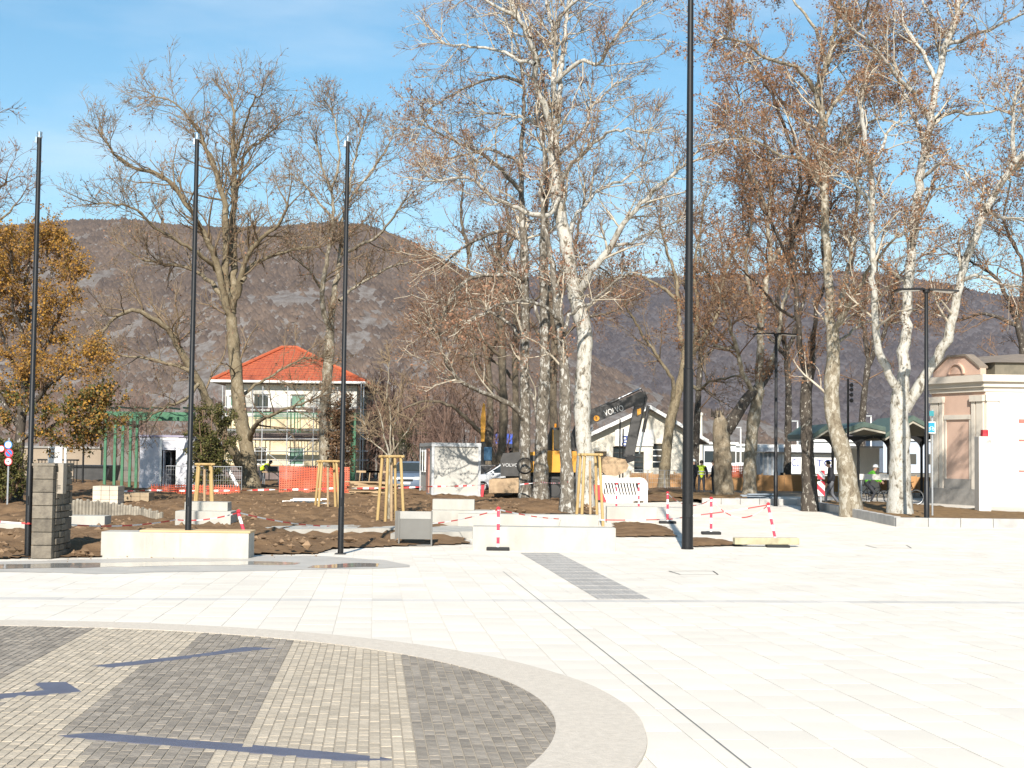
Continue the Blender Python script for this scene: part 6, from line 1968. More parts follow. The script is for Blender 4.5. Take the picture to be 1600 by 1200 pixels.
# ---- plywood hoarding
FY = 79.0
hd = thing('hoarding', foot(1200, FY), 'long low brown plywood hoarding behind the right hand trees', 'hoarding')
M_ply = mat('brown_plywood', (0.42, 0.23, 0.095), (0.36, 0.19, 0.075), rough=0.75, scale=1.5, stretch=(0.3, 1, 2), rand=0.08)
px0 = 985; x = foot(px0, FY).x; x_end = foot(1470, FY).x
while x < x_end:
    zt_ = P(1200, 742, FY).z + 0.02 * math.sin(x * 3)
    mb = MB(); mb.bbox(x + 0.008, x + 1.21, FY, FY + 0.03, gz(0, FY) - 0.02, zt_); mb.build('panel', M_ply, hd)
    mb = MB(); mb.bbox(x - 0.04, x + 0.04, FY + 0.032, FY + 0.12, gz(0, FY), zt_ + 0.1); mb.build('post', M_oldwood, hd)
    x += 1.22
# ---- white kiosk with banner
KY = 86.0
f = foot(1250, KY); kz = f.z
ks = thing('kiosk', f, 'grey white station kiosk with lettered banner behind the dark trunk', 'kiosk')
def kx(px): return P(px, 720, KY).x
def kzz(py): return P(1250, py, KY).z
M_kw = mat('kiosk_white', (0.62, 0.63, 0.65), (0.55, 0.56, 0.58), rough=0.6)
M_kg = mat('kiosk_blue_grey', (0.27, 0.31, 0.36), (0.22, 0.26, 0.30), rough=0.5)
mb = MB(); mb.bbox(kx(1210), kx(1330), KY, KY + 4, kz, kzz(707)); mb.build('body', M_kw, ks)
mb = MB(); mb.bbox(kx(1187), kx(1209), KY - 0.1, KY + 3, kz, kzz(708)); wg = mb.build('glazed_wing', M_kg, ks)
for px in (1192, 1199, 1206):
    mb = MB(); mb.bbox(kx(px) - 0.05, kx(px) + 0.05, KY - 0.16, KY - 0.102, kz, kzz(708)); mb.build('mullion', M_galv, wg)
mb = MB(); mb.bbox(kx(1183), kx(1336), KY - 0.6, KY + 4.3, kzz(706.5), kzz(700)); mb.build('roof_slab', mat('pale_fascia', (0.55, 0.57, 0.6), (0.48, 0.5, 0.53)), ks)
mb = MB(); mb.bbox(kx(1186), kx(1332), KY - 0.2, KY + 4, kzz(699.8), kzz(695)); mb.build('roof_box', M_white, ks)
mb = MB(); mb.bbox(kx(1222), kx(1312), KY - 0.12, KY - 0.05, kzz(740), kzz(709)); bn = mb.build('banner', M_white, ks)
text_mesh('KCL', 0.62, M_blue, 'lettering', bn, (kx(1229), KY - 0.14, kzz(728.5)), width=kx(1248) - kx(1229))
text_mesh('TO', 0.62, M_blue, 'lettering', bn, (kx(1274), KY - 0.14, kzz(728.5)), width=kx(1301) - kx(1274))
mb = MB(); mb.bbox(kx(1219), kx(1226), KY - 0.14, KY - 0.01, kzz(762), kzz(739)); mb.build('dark_gap_panel', M_dark, ks)  # solid black panel standing in for the darkness of a gap
# ---- far pale sheds and lamp poles behind the hoarding
for (a, c, t0, Y_, lab) in ((1100, 1150, 694, 150, 'far pale flat shed between mast and stump'), (1150, 1195, 697, 160, 'far pale flat shed behind the pale trunk'), (1268, 1345, 690, 170, 'far white shed below the green canopy'), (1380, 1470, 688, 165, 'far pale blue shed behind the white three stemmed plane'), (780, 800, 690, 120, 'far white hut with blue awning between the dark trunks')):
    f = foot((a + c) / 2, Y_); x0_, x1_ = P(a, 700, Y_).x, P(c, 700, Y_).x; zt_ = P(a, t0, Y_).z
    t = thing('shed', f, lab, 'shed')
    col_ = (0.62, 0.63, 0.64) if Y_ != 165 else (0.42, 0.47, 0.55)
    mb = MB(); mb.bbox(x0_, x1_, Y_, Y_ + 8, f.z, zt_); mb.build('wall', mat('shed_%d' % Y_, col_, tuple(q * .88 for q in col_), rough=.7), t)
    mb = MB(); mb.bbox(x0_ - .2, x1_ + .2, Y_ - .3, Y_ + 8.2, zt_ + 0.01, zt_ + 0.25); mb.build('roof', M_white if Y_ != 120 else M_blue, t)
    if Y_ == 120:
        mb = MB(); mb.prism([Vector((x0_ - 1.1, Y_ - 1.2, zt_ - .2)), Vector((x1_ + .3, Y_ - 1.2, zt_ - .2)), Vector((x1_ + .3, Y_ - .31, zt_ + .6)), Vector((x0_ - 1.1, Y_ - .31, zt_ + .6))], (0, 0, .06)); mb.build('awning', mat('awning_blue', (0.05, 0.10, 0.45)), t)
    for k in range(3):
        x_ = x0_ + (x1_ - x0_) * (k + .5) / 3
        mb = MB(); mb.bbox(x_ - .5, x_ + .5, Y_ - .03, Y_ + .02, f.z + 1.0, min(f.z + 2.2, zt_ - .4)); mb.build('window', M_glass, t)
for px, t0, lab in ((1157, 668, 'thin white lamp pole far behind the pale trunk'), (1246, 658, 'thin white lamp pole far behind the kiosk, left of dark trunk'), (1361, 650, 'thin white lamp pole far behind the canopy')):
    f = foot(px, 130); t = thing('far_lamp_pole', f, lab, 'lamp pole', 'thin white lamp poles far away')
    mb = MB(); mb.tube([f, (f.x, 130, P(px, t0, 130).z)], [0.09, 0.06], 6); mb.build('pole', M_white, t)
    mb = MB(); mb.box((f.x - 0.35, 130, P(px, t0, 130).z), (0.8, 0.25, 0.1)); mb.build('lamp_head', M_galv, t)

# ---- station canopy: green vaulted roofs on black arched brackets
CYY = 72.0
f = foot(1365, CYY)
cn = thing('station_canopy', f, 'green station canopy with arched black brackets behind the planes', 'canopy')
M_cg = mat('canopy_green', (0.075, 0.115, 0.095), (0.055, 0.085, 0.07), rough=0.6)
M_cu = mat('canopy_soffit', (0.36, 0.34, 0.28), (0.30, 0.28, 0.23), rough=0.8)
peaks = [(1272, 1316, 684, 668), (1316, 1384, 678, 665), (1384, 1470, 684, 655)]
for k, (a, c, pe, pp) in enumerate(peaks):
    mm = (a + c) / 2
    q = [P(a, pe, CYY), P(mm, pp + 2, CYY), P(c, pe - 4, CYY)]
    mb = MB(); mb.prism([q[0], q[1], q[2], q[2] + Vector((0, 0, 0.22)), q[1] + Vector((0, 0, 0.26)), q[0] + Vector((0, 0, 0.22))], (0, 7, 0)); rf_ = mb.build('roof_bay', M_cg, cn)
    mb = MB(); mb.prism([v - Vector((0, -0.05, 0.13)) for v in q] + [v - Vector((0, -0.05, 0.02)) for v in reversed(q)], (0, 6.8, 0)); mb.build('soffit', M_cu, rf_)
for px in (1301, 1341, 1388, 1440):
    f = foot(px, CYY + 0.8)
    zt_ = P(px, 690, CYY).z
    mb = MB(); mb.tube([f, (f.x, f.y, zt_)], 0.07, 8); mb.build('column', M_dark, cn)
    for s in (-1, 1):
        arc = [Vector((f.x + s * 0.75 * (1 - math.cos(a_ * math.pi / 12)), f.y, zt_ - 0.55 + 0.75 * math.sin(a_ * math.pi / 12))) for a_ in range(7)]
        top_ = [Vector((p.x, p.y, zt_ + 0.28)) for p in arc]
        mb = MB(); mb.prism(arc + list(reversed(top_)), (0, 0.1, 0)); mb.build('arched_bracket', M_dark, cn)
# low white wall panel under the canopy
f = foot(1332, 77.5); t = thing('white_hut', f, 'white hut wall below the canopy behind the cyclist', 'hut')
mb = MB(); x0_, x1_ = P(1316, 700, 77.5).x, P(1374, 700, 77.5).x
mb.bbox(x0_, x1_, 77.5, 78.5, f.z, P(1340, 700, 77.5).z); mb.build('wall', M_white, t)
mb = MB(); mb.bbox(x0_ - .15, x1_ + .15, 77.3, 78.7, P(1340, 699.6, 77.5).z, P(1340, 697, 77.5).z); mb.build('roof_edge', M_kw, t)

# ---- pink and white building on the right: white front, pink bay turned towards the square
BY0 = 61.0
BX = P(1539, 700, BY0).x
bz = gz(0, BY0) - 0.02
FX, FYY = P(1456, 700, 64.0).x, 64.0
pb_ = thing('pink_building', (BX + 4, BY0, bz), 'pink and white classical building at the right edge', 'building')
M_pink = mat('pink_render', (0.54, 0.375, 0.29), (0.49, 0.335, 0.26), rough=0.85, scale=1.0)
M_trim = mat('cream_trim', (0.58, 0.525, 0.45), (0.52, 0.47, 0.40), rough=0.8, scale=1.2)
M_frontw = mat('white_front', (0.62, 0.585, 0.53), (0.58, 0.545, 0.49), rough=0.8, scale=1.0)
M_plinth = mat('grey_plinth_stone', (0.26, 0.245, 0.225), (0.20, 0.19, 0.175), rough=0.85, scale=3)
M_roofg = mat('grey_brown_roof', (0.23, 0.185, 0.145), (0.17, 0.14, 0.11), rough=0.85, scale=2)
zc0 = P(1560, 612, BY0).z; zc1 = P(1560, 586, BY0).z
W_b = 13.0
A_ = Vector((BX, BY0, 0)); F_ = Vector((FX, FYY, 0))
LW = (F_ - A_).length; DW = (F_ - A_).normalized(); NW = Vector((-abs(DW.y), -abs(DW.x), 0)).normalized()
foot_p = [A_, Vector((BX + W_b, BY0, 0)), Vector((BX + W_b, 74, 0)), Vector((FX + 4.2, 74, 0)), F_]
def grown(o_):
    """footprint pushed outwards on the two visible sides"""
    return [A_ + Vector((-o_ * 0.55, -o_, 0)), Vector((BX + W_b, BY0 - o_, 0)), Vector((BX + W_b, 74, 0)), Vector((FX + 4.2, 74, 0)), F_ + NW * o_ + DW * o_ * 0.3]
def lift(pts, z): return [Vector((p.x, p.y, z)) for p in pts]
mb = MB(); mb.prism(lift(foot_p, bz), (0, 0, zc0 - bz)); mb.build('wall', M_pink, pb_)
mb = MB(); mb.bbox(BX + 0.02, BX + W_b, BY0 - 0.06, BY0 - 0.002, bz, zc0 - 0.002); mb.build('front_facing', M_frontw, pb_)
for k, (o_, z0_, z1_) in enumerate(((0.10, zc0, zc0 + 0.2), (0.22, zc0 + 0.2, zc0 + 0.42), (0.38, zc0 + 0.42, zc1))):
    mb = MB(); mb.prism(lift(grown(o_), z0_ + 0.001), (0, 0, z1_ - z0_ - 0.001)); mb.build('cornice', M_trim, pb_)
def bay(u0, u1, z0_, z1_, pr, name, mt, par=pb_, back=0.0):
    """piece standing proud of the pink bay; u runs in metres from the near corner to the far one"""
    mb = MB(); a0, a1 = A_ + DW * u0, A_ + DW * u1
    q = [a0 + NW * (back + 0.001), a1 + NW * (back + 0.001), a1 + NW * pr, a0 + NW * pr]
    mb.prism(lift(q, z0_), (0, 0, z1_ - z0_)); return mb.build(name, mt, par)
zp = bz + 0.72
bay(0.0, LW, bz, zp, 0.16, 'plinth', M_plinth)
for (a, c) in ((0.02, 0.42), (0.50, 0.72), (LW - 0.80, LW - 0.58), (LW - 0.50, LW - 0.02)):
    p_ = bay(a, c, zp + 0.001, zc0 - 0.42, 0.10, 'pilaster', M_trim)
    bay(a - 0.05, c + 0.05, zc0 - 0.418, zc0 - 0.15, 0.17, 'capital', M_trim, p_)
pz = P(1500, 655, 62).z
bay(0.80, LW - 0.86, pz, pz + 0.2, 0.08, 'panel_lintel', M_trim)
bay(0.80, LW - 0.86, zp + 0.002, bz + 1.15, 0.06, 'panel_base', M_plinth)
bay(0.80, 0.90, bz + 1.152, pz - 0.002, 0.05, 'panel_jamb', M_trim)
bay(LW - 0.96, LW - 0.86, bz + 1.152, pz - 0.002, 0.05, 'panel_jamb', M_trim)
for xo in (0.05, 3.6):
    mb = MB(); mb.bbox(BX + xo, BX + xo + 0.5, BY0 - 0.14, BY0 - 0.062, bz, zc0 - 0.4); p_ = mb.build('pilaster', M_frontw, pb_)
    mb = MB(); mb.bbox(BX + xo - 0.06, BX + xo + 0.56, BY0 - 0.2, BY0 - 0.063, zc0 - 0.398, zc0 - 0.15); mb.build('capital', M_frontw, p_)
for py, hh in ((658, 0.16), (688, 0.07), (736, 0.06)):
    zz = P(1595, py, BY0).z
    mb = MB(); mb.bbox(P(1591, py, BY0).x, P(1591, py, BY0).x + 1.2, BY0 - 0.085, BY0 - 0.063, zz - hh / 2, zz + hh / 2); mb.build('red_trim', mat('faded_red', (0.45, 0.14, 0.11)), pb_)
# attic over the bay: low parapet with an arched pediment, grey roof behind
tz = [(0.15, 0.03), (0.15, 0.30), (LW * 0.30, 0.86), (LW * 0.64, 0.86), (LW - 0.2, 0.22), (LW - 0.2, 0.03)]
tp = [A_ + DW * u_ + NW * 0.10 + Vector((0, 0, zc1 + z_)) for u_, z_ in tz]
mb = MB(); mb.prism(tp, NW * -0.32); pp_ = mb.build('parapet', M_pink, pb_)
mb = MB()
for k in range(1, 4):
    q = [tp[k] + NW * 0.07, tp[k + 1] + NW * 0.07, tp[k + 1] + NW * 0.07 + Vector((0, 0, 0.09)), tp[k] + NW * 0.07 + Vector((0, 0, 0.09))]; mb.prism(q, NW * -0.5)
mb.build('coping', M_roofg, pp_)
cu_ = LW * 0.47; ra = 0.42
arc = [A_ + DW * (cu_ + ra * math.cos(math.pi * k / 14)) + NW * 0.14 + Vector((0, 0, zc1 + 0.10 + 0.42 * math.sin(math.pi * k / 14))) for k in range(15)]
mb = MB(); mb.prism(arc, NW * -0.35); pd = mb.build('pediment', M_pink, pb_)
arc2 = [A_ + DW * (cu_ + (ra + 0.07) * math.cos(math.pi * k / 14)) + NW * 0.14 + Vector((0, 0, zc1 + 0.10 + 0.49 * math.sin(math.pi * k / 14))) for k in range(15)]
mb = MB()
for k in range(14):
    q = [arc[k] + NW * .08, arc[k + 1] + NW * .08, arc2[k + 1] + NW * .08, arc2[k] + NW * .08]; mb.prism(q, NW * -0.45)
mb.build('arch_moulding', M_pink, pd)
zr_ = zc1 + 0.55
in1 = [Vector((BX + 0.5, BY0 + 0.15, 0)), Vector((BX + W_b, BY0 + 0.15, 0)), Vector((BX + W_b, 73.5, 0)), Vector((FX + 5.0, 73.5, 0)), F_ + Vector((0.9, 0.3, 0))]
in2 = [Vector((BX + 2.6, BY0 + 3.5, 0)), Vector((BX + W_b, BY0 + 3.5, 0)), Vector((BX + W_b, 71, 0)), Vector((FX + 6.0, 71, 0)), F_ + Vector((3.0, 2.4, 0))]
mb = MB(); mb.prism(lift(in1, zc1 + 0.001), (0, 0, zr_ - zc1)); mb.build('attic_band', mat('attic_dark', (0.15, 0.13, 0.095), (0.11, 0.098, 0.072)), pb_)
mb = MB(); mb.add(lift([p + (p - Vector((BX + 5, 67, 0))).normalized() * 0.2 for p in in1], zr_ + 0.004) + lift(in2, zr_ + 0.62), [(0, 1, 6, 5), (1, 2, 7, 6), (2, 3, 8, 7), (3, 4, 9, 8), (4, 0, 5, 9), (5, 6, 7, 8, 9), (4, 3, 2, 1, 0)])
mb.build('roof', M_roofg, pb_)
# ---- white column and its red box
f = G(1539, 809); Y = f.y
t = thing('white_column', f, 'free standing white column with red box on top by the pink building', 'column')
x0_, x1_ = foot(1530, Y).x, foot(1549, Y).x; zt_ = P(1539, 682, Y).z
mb = MB(); mb.bevbox(((x0_ + x1_) / 2, Y + 0.25, (f.z + zt_) / 2), (x1_ - x0_, 0.5, zt_ - f.z), 0.012); mb.build('shaft', M_frontw, t)
mb = MB(); mb.bevbox(((x0_ + x1_) / 2 + 0.05, Y + 0.2, zt_ + 0.12), (0.2, 0.25, 0.24), 0.01); mb.build('alarm_box', M_red, t)
# ---- blue bicycle sign
f = foot(1457, 46.5)
t = thing('bicycle_sign', f, 'blue bicycle sign on a thin post behind the near lamp post', 'sign')
zt_ = P(1457, 640, 46.5).z
mb = MB(); mb.tube([f, (f.x, f.y, zt_)], 0.03, 8); mb.build('post', M_galv, t)
sx0, sx1 = P(1446, 668, 46.4).x, P(1461.5, 668, 46.4).x; sz0, sz1 = P(1455, 677, 46.4).z, P(1455, 659, 46.4).z
mb = MB(); mb.bbox(sx0, sx1, 46.38, 46.40, sz0, sz1); pt = mb.build('plate', M_white, t)
mb = MB(); mb.bbox(sx0 + .025, sx1 - .025, 46.374, 46.379, sz0 + .025, sz1 - .025); mb.build('blue_field', mat('sign_cyan', (0.02, 0.25, 0.42), (0.02, 0.22, 0.38)), pt)
mb = MB(); cxm = (sx0 + sx1) / 2 + 0.02; czm = (sz0 + sz1) / 2 - 0.02
for s in (-1, 1): mb.ring((cxm + s * 0.065, 46.37, czm - 0.03), (0, 1, 0), 0.04, 0.007, 16, 5)
mb.tube([(cxm - .065, 46.37, czm - .03), (cxm - .02, 46.37, czm + .05), (cxm + .05, 46.37, czm + .05), (cxm + .065, 46.37, czm - .03)], 0.007, 5)
mb.build('bicycle_symbol', M_white, pt)
mb = MB(); mb.bbox(P(1452, 645, 46.4).x, P(1459, 645, 46.4).x, 46.385, 46.40, P(1455, 650, 46.4).z, P(1455, 642, 46.4).z); mb.build('small_plate', mat('teal_plate', (0.03, 0.22, 0.25)), t)

# ---- spotlight pole behind the leaning plane
f = foot(1325, 70)
t = thing('spotlight_pole', f, 'thin black pole with four spotlights above the canopy', 'light pole')
mb = MB(); mb.tube([f, (f.x, f.y, P(1325, 592, 70).z)], 0.055, 8); mb.build('pole', M_dark, t)
for py in (601, 608, 616, 625):
    q = P(1329.5, py, 69.9)
    mb = MB(); mb.tube([q + Vector((-.1, 0, 0)), q + Vector((0.04, 0, 0))], 0.02, 6); mb.tube([q + Vector((0.0, -.12, -.04)), q + Vector((0.08, .14, .04))], [0.1, 0.07], 10); mb.build('spotlight', M_dark, t)
# ---- chevron board and plank barrier near the walking man
f = foot(1283, 56); t = thing('chevron_board', f, 'red and white chevron board beside the walking man', 'sign')
x0_, x1_ = foot(1277, 56).x, foot(1288.5, 56).x
M_chev = stripe_mat('chevron_stripes', (0.78, 0.76, 0.74), (0.55, 0.03, 0.05), 0.42, 'Z', diag=1.0)
for k, (a, c) in enumerate(((735, 749), (752, 775))):
    mb = MB(); mb.bbox(x0_, x1_, 55.97, 56.0, P(1283, c, 56).z, P(1283, a, 56).z); mb.build('striped_panel', M_chev, t)
mb = MB(); mb.bbox((x0_ + x1_) / 2 - .03, (x0_ + x1_) / 2 + .03, 56.002, 56.05, f.z, P(1283, 735, 56).z); mb.build('post', M_galv, t)
mb = MB(); mb.bevbox(f + Vector((0, .05, .05)), (.6, .4, .1), .02); mb.build('foot', M_black, t)
t = thing('plank_barrier', foot(1362, 55.5), 'white horizontal plank barrier in front of the cyclist', 'barrier')
q0, q1 = P(1343, 745, 55.5), P(1392, 745, 55.5)
mb = MB(); mb.bbox(q0.x, q1.x, 55.48, 55.52, q0.z - 0.11, q0.z + 0.11); mb.build('plank', M_frontw, t)
for px in (1346, 1390):
    f = foot(px, 55.55); mb = MB(); mb.tube([f, (f.x, 55.56, q0.z)], 0.03, 6); mb.build('leg', M_galv, t)

# ---- village on the slope of the right hand ridge: tiny pale houses standing on the hillside
for k, (px, py, w, h) in enumerate(((1388, 648, 9, 13), (1380, 654, 7, 7), (1399, 652, 7, 8), (1368, 659, 6, 6), (1352, 662, 3, 17))):
    tt = 0.0
    while tt < 0.9 and project(RIDGE(px, tt))[1] > py: tt += 0.004
    x_, y_, z_ = RIDGE(px, tt); s = y_ / F_PX; q = P(px, py, y_)
    x_ = q.x; z_ = q.z
    lab = ['pale far church house on the hillside between leaning and white planes', 'small far house left of the pale hillside church', 'small far house right of the pale hillside church', 'lowest small far house on the hillside above the canopy', 'far pale mast like tower on the hillside'][k]
    t = thing('far_house' if k != 4 else 'far_tower', (x_, y_, z_), lab, 'house' if k != 4 else 'tower')
    zt_ = z_ + h * s
    mb = MB(); mb.bbox(x_ - w * s / 2, x_ + w * s / 2, y_ - 8, y_ + 4, z_ - 9, zt_); mb.build('wall', M_frontw, t)
    mb = MB(); mb.prism([Vector((x_ - w * s * .55, y_ - 8.4, zt_)), Vector((x_ + w * s * .55, y_ - 8.4, zt_)), Vector((x_, y_ - 8.4, zt_ + w * s * .22))], (0, 12.8, 0)); mb.build('roof', M_roofg, t)
# ---- left side: sign stack, white board, dark wall with fence
f = foot(11, 46); t = thing('traffic_signs', f, 'stack of round traffic signs at the left edge under the golden tree', 'sign')
mb = MB(); mb.tube([f, (f.x, f.y, P(11, 684, 46).z)], 0.03, 8); mb.build('post', M_galv, t)
M_sb = mat('traffic_blue', (0.03, 0.20, 0.55), (0.025, 0.17, 0.5))
def rsign(px, py, r, rim, face, nm):
    q = P(px, py, 45.94)
    mb = MB(); mb.disc(q, (0, 1, 0), r, 0.02, 24); s_ = mb.build(nm, rim, t)
    mb = MB(); mb.disc(q + Vector((0, -0.014, 0)), (0, 1, 0), r * 0.76, 0.006, 24); mb.build('face', face, s_); return s_, q
rsign(13, 695, 0.13, M_sb, M_white, 'blue_round_sign')
s_, q = rsign(14, 708, 0.14, M_red, M_sb, 'no_parking_sign')
mb = MB(); mb.box(q + Vector((0, -0.02, 0)), (0.3, 0.004, 0.045), ry=0.78); mb.build('slash', M_red, s_)
s_, q = rsign(13, 721, 0.13, M_red, M_white, 'limit_sign')
text_mesh('94', 0.12, M_dark, 'digits', s_, q + Vector((-0.075, -0.024, -0.042)))
s_, q = rsign(2, 701, 0.11, M_red, M_white, 'side_sign')
f = foot(88, 70); t = thing('notice_board', f, 'white scribbled notice board behind the stone pillar', 'board')
x0_, x1_ = P(76, 710, 70).x, P(98, 710, 70).x
mb = MB(); mb.bbox(x0_, x1_, 69.9, 69.95, P(88, 723, 70).z, P(88, 698, 70).z); bd = mb.build('board', M_white, t)
mb = MB()
rr = random.Random(2)
for k in range(7):
    cx_ = x0_ + (x1_ - x0_) * (0.15 + 0.1 * k); pts = [(cx_ + 0.09 * math.sin(a_ * 1.3 + k), 69.885, P(88, 711, 70).z + 0.16 * math.cos(a_ * 0.9 + k * 2)) for a_ in range(6)]
    mb.tube(pts, 0.012, 4)
mb.build('scribble', M_grey, bd)
for px in (77, 101):
    f2 = foot(px, 70); mb = MB(); mb.bbox(f2.x - .05, f2.x + .05, 69.96, 70.06, f2.z, P(px, 700, 70).z); mb.build('post', M_white if px == 101 else M_dark, t)
f = foot(129, 72); t = thing('dark_post', f, 'thin black post left of the green pergola', 'post')
mb = MB(); mb.tube([f, (f.x, f.y, P(129, 655, 72).z)], 0.05, 7); mb.build('pole', M_dark, t)
mb = MB(); mb.bevbox(f + Vector((0, 0, .02)), (.25, .25, .04), .005); mb.build('base_plate', M_dark, t)
f = foot(130, 78); t = thing('dark_container', f, 'low black skip behind the green pergola', 'skip')
x0_, x1_ = P(118, 740, 78).x, P(166, 740, 78).x
mb = MB(); zt_ = P(140, 727, 78).z
mb.prism([Vector((x0_ - .2, 78, zt_)), Vector((x1_ + .2, 78, zt_)), Vector((x1_, 78, f.z)), Vector((x0_, 78, f.z))], (0, 2.2, 0)); mb.build('body', M_dgrey, t)
mb = MB(); mb.bbox(x0_ - .25, x1_ + .25, 77.93, 77.99, zt_ - .12, zt_); mb.build('rim', M_dark, t)
f = foot(105, 73); t = thing('iron_railing', f, 'dark iron railing behind the notice board', 'railing')
for k in range(13):
    x_ = P(60 + k * 5, 740, 73).x; mb = MB(); mb.box((x_, 73, f.z + .65), (.035, .035, 1.3)); mb.build('bar', M_dark, t)
mb = MB(); mb.bbox(P(58, 740, 73).x, P(123, 740, 73).x, 72.97, 73.03, f.z + 1.28, f.z + 1.36); mb.build('handrail', M_dark, t)
# brown masonry wall far left
f = foot(90, 92); t = thing('masonry_wall', f, 'brown rendered wall far behind the green pergola', 'wall')
x0_, x1_ = P(-60, 700, 92).x, P(158, 700, 92).x
mb = MB(); mb.bbox(x0_, x1_, 92, 92.4, f.z, P(60, 700, 92).z); mb.build('wall', mat('brown_render', (0.30, 0.24, 0.18), (0.24, 0.19, 0.14), rough=.9, scale=1), t)
mb = MB(); mb.bbox(x0_, x1_, 91.9, 92.5, P(60, 699.9, 92).z, P(60, 697, 92).z); mb.build('coping', M_plinth, t)

# ================================================================== MACHINES, VEHICLES, PEOPLE
# ---- wheeled excavator, facing right
EY = 60.0
b = foot(855, EY)
ex = thing('excavator', b, 'yellow and grey wheeled excavator half hidden behind the mottled trunks', 'excavator')
def slabm(pix, y0, y1, name, m, par=ex, smooth=False):
    mb = MB(); mb.prism([P(a, c, EY) + Vector((0, y0, 0)) for a, c in pix], (0, y1 - y0, 0)); return mb.build(name, m, par, smooth)
slabm([(782, 744), (782, 718), (786, 708), (815, 706), (818, 744)], 0.0, 2.5, 'counterweight', M_dgrey)
cw = [o for o in ex.children][-1]
text_mesh('VOLVO', 0.20, mat('pale_lettering', (0.55, 0.55, 0.55)), 'lettering', cw, P(785, 729, EY) + Vector((0, -0.012, 0)), extrude=0.006)
slabm([(818.5, 738), (818.5, 707), (858, 704), (900, 705), (920, 712), (922, 738)], 0.05, 2.45, 'engine_housing', M_yel)
hs_ = [o for o in ex.children][-1]
slabm([(822, 712), (846, 711), (846, 720), (822, 721)], 0.03, 0.049, 'vent_grille', M_dgrey, hs_)
slabm([(857, 703.5), (857, 680), (861, 668), (888, 668), (897, 690), (898, 703.5)], 0.1, 1.15, 'cab', M_dgrey)
cb = [o for o in ex.children][-1]
slabm([(860, 701), (860, 681), (863, 672), (875, 672), (875, 701)], 0.085, 0.099, 'side_window', M_glass, cb)
slabm([(878, 701), (878, 672), (886, 672), (893, 690), (893, 701)], 0.085, 0.099, 'side_window', M_glass, cb)
slabm([(863, 703), (863, 671), (865, 671), (865, 703)], 0.06, 0.084, 'grab_rail', M_yel, cb)
slabm([(790, 752), (790, 745), (915, 745), (915, 757), (905, 764), (800, 764)], 0.3, 2.2, 'chassis', M_dgrey)
slabm([(826, 745.5), (826, 738.5), (900, 738.5), (900, 745.5)], 0.5, 2.0, 'slew_ring', M_dark)
for px in (822, 866, 905):
    for yy in (0.15, 2.05):
        c_ = P(px, 766.5, EY) + Vector((0, yy + 0.15, 0)); R_ = 0.50
        mb = MB(); mb.ring(c_, (0, 1, 0), R_ - 0.15, 0.15, 28, 8); w_ = mb.build('wheel', M_black, ex, True)
        mb = MB(); mb.disc(c_ + Vector((0, -0.04, 0)), (0, 1, 0), 0.27, 0.14, 18); mb.build('rim', M_dgrey, w_)
slabm([(764, 770), (764, 750), (767, 748.5), (812, 748.5), (812, 770)], -0.15, 0.05, 'dozer_blade', M_dirt)
slabm([(768, 749), (812, 746.5), (814, 748.2), (814, 748.3), (768, 749.5)], 0.06, 2.4, 'blade_arm', M_dirt)
slabm([(795, 768), (795, 756), (812, 752), (812, 768)], 0.4, 2.1, 'blade_bracket', M_dark)
# boom (kinked), stick, cylinders, bucket
slabm([(878, 718), (884, 700), (905, 655), (923, 640), (965, 627), (1004, 610), (1013, 612), (1015, 622), (1008, 632), (994, 633), (960, 648), (926, 663), (908, 685), (894, 722)], 1.30, 1.75, 'boom', M_dgrey)
bm_ = [o for o in ex.children][-1]
ang = math.atan2(P(990, 640, EY).z - P(940, 656, EY).z, P(990, 640, EY).x - P(940, 656, EY).x)
text_mesh('VOLVO', 0.36, mat('white_lettering', (0.72, 0.71, 0.68)), 'lettering', bm_, P(945.5, 650.5, EY + 1.27), extrude=0.006, roll=ang, width=0.86)
q = P(932, 653.5, EY + 1.27)
mb = MB(); mb.disc(q, (0, 1, 0), 0.125, 0.03, 20); bdg = mb.build('round_badge', mat('badge_orange', (0.62, 0.27, 0.03)), bm_)
text_mesh('B', 0.16, M_dark, 'lettering', bdg, q + Vector((-0.05, -0.022, -0.055)))
slabm([(1004, 613), (1013, 609), (1017, 620), (1010, 645), (996, 710), (988, 716), (978, 713), (981, 704), (994, 640), (999, 622)], 1.36, 1.69, 'stick', M_dgrey)
st_ = [o for o in ex.children][-1]
slabm([(1000, 638), (1006, 636), (1006, 645), (1000, 648)], 1.32, 1.355, 'orange_plate', M_yel, st_)
def cyl(a, c, ra, rb, yy, name):
    A, C_ = P(*a, EY + yy), P(*c, EY + yy); mid = A.lerp(C_, 0.55)
    mb = MB(); mb.tube([A, mid], ra, 10); o = mb.build(name, M_dgrey, ex, True)
    mb = MB(); mb.tube([mid, C_], rb, 8); mb.build('rod', M_chrome, o, True)
cyl((1013, 634), (999, 709), 0.075, 0.04, 1.5, 'bucket_cylinder')
cyl((925, 643), (1001, 607), 0.075, 0.045, 1.5, 'stick_cylinder')
cyl((900, 722), (926, 668), 0.085, 0.05, 1.1, 'boom_cylinder')
mb = MB(); mb.tube([P(915, 644, EY + 1.5), P(950, 630, EY + 1.5), P(985, 616, EY + 1.5), P(1002, 608, EY + 1.5), P(1008, 622, EY + 1.3), P(1003, 650, EY + 1.3), P(996, 680, EY + 1.3)], 0.025, 6); mb.build('hydraulic_hose', M_black, ex)
slabm([(978, 716), (990, 711), (999, 712), (996, 720), (984, 724)], 1.25, 1.8, 'linkage', M_dark)
slabm([(943, 716), (952, 713), (980, 718), (985, 728), (981, 737), (966, 744), (950, 743), (943, 738)], 0.9, 2.1, 'bucket', M_dirt)
bk = [o for o in ex.children][-1]
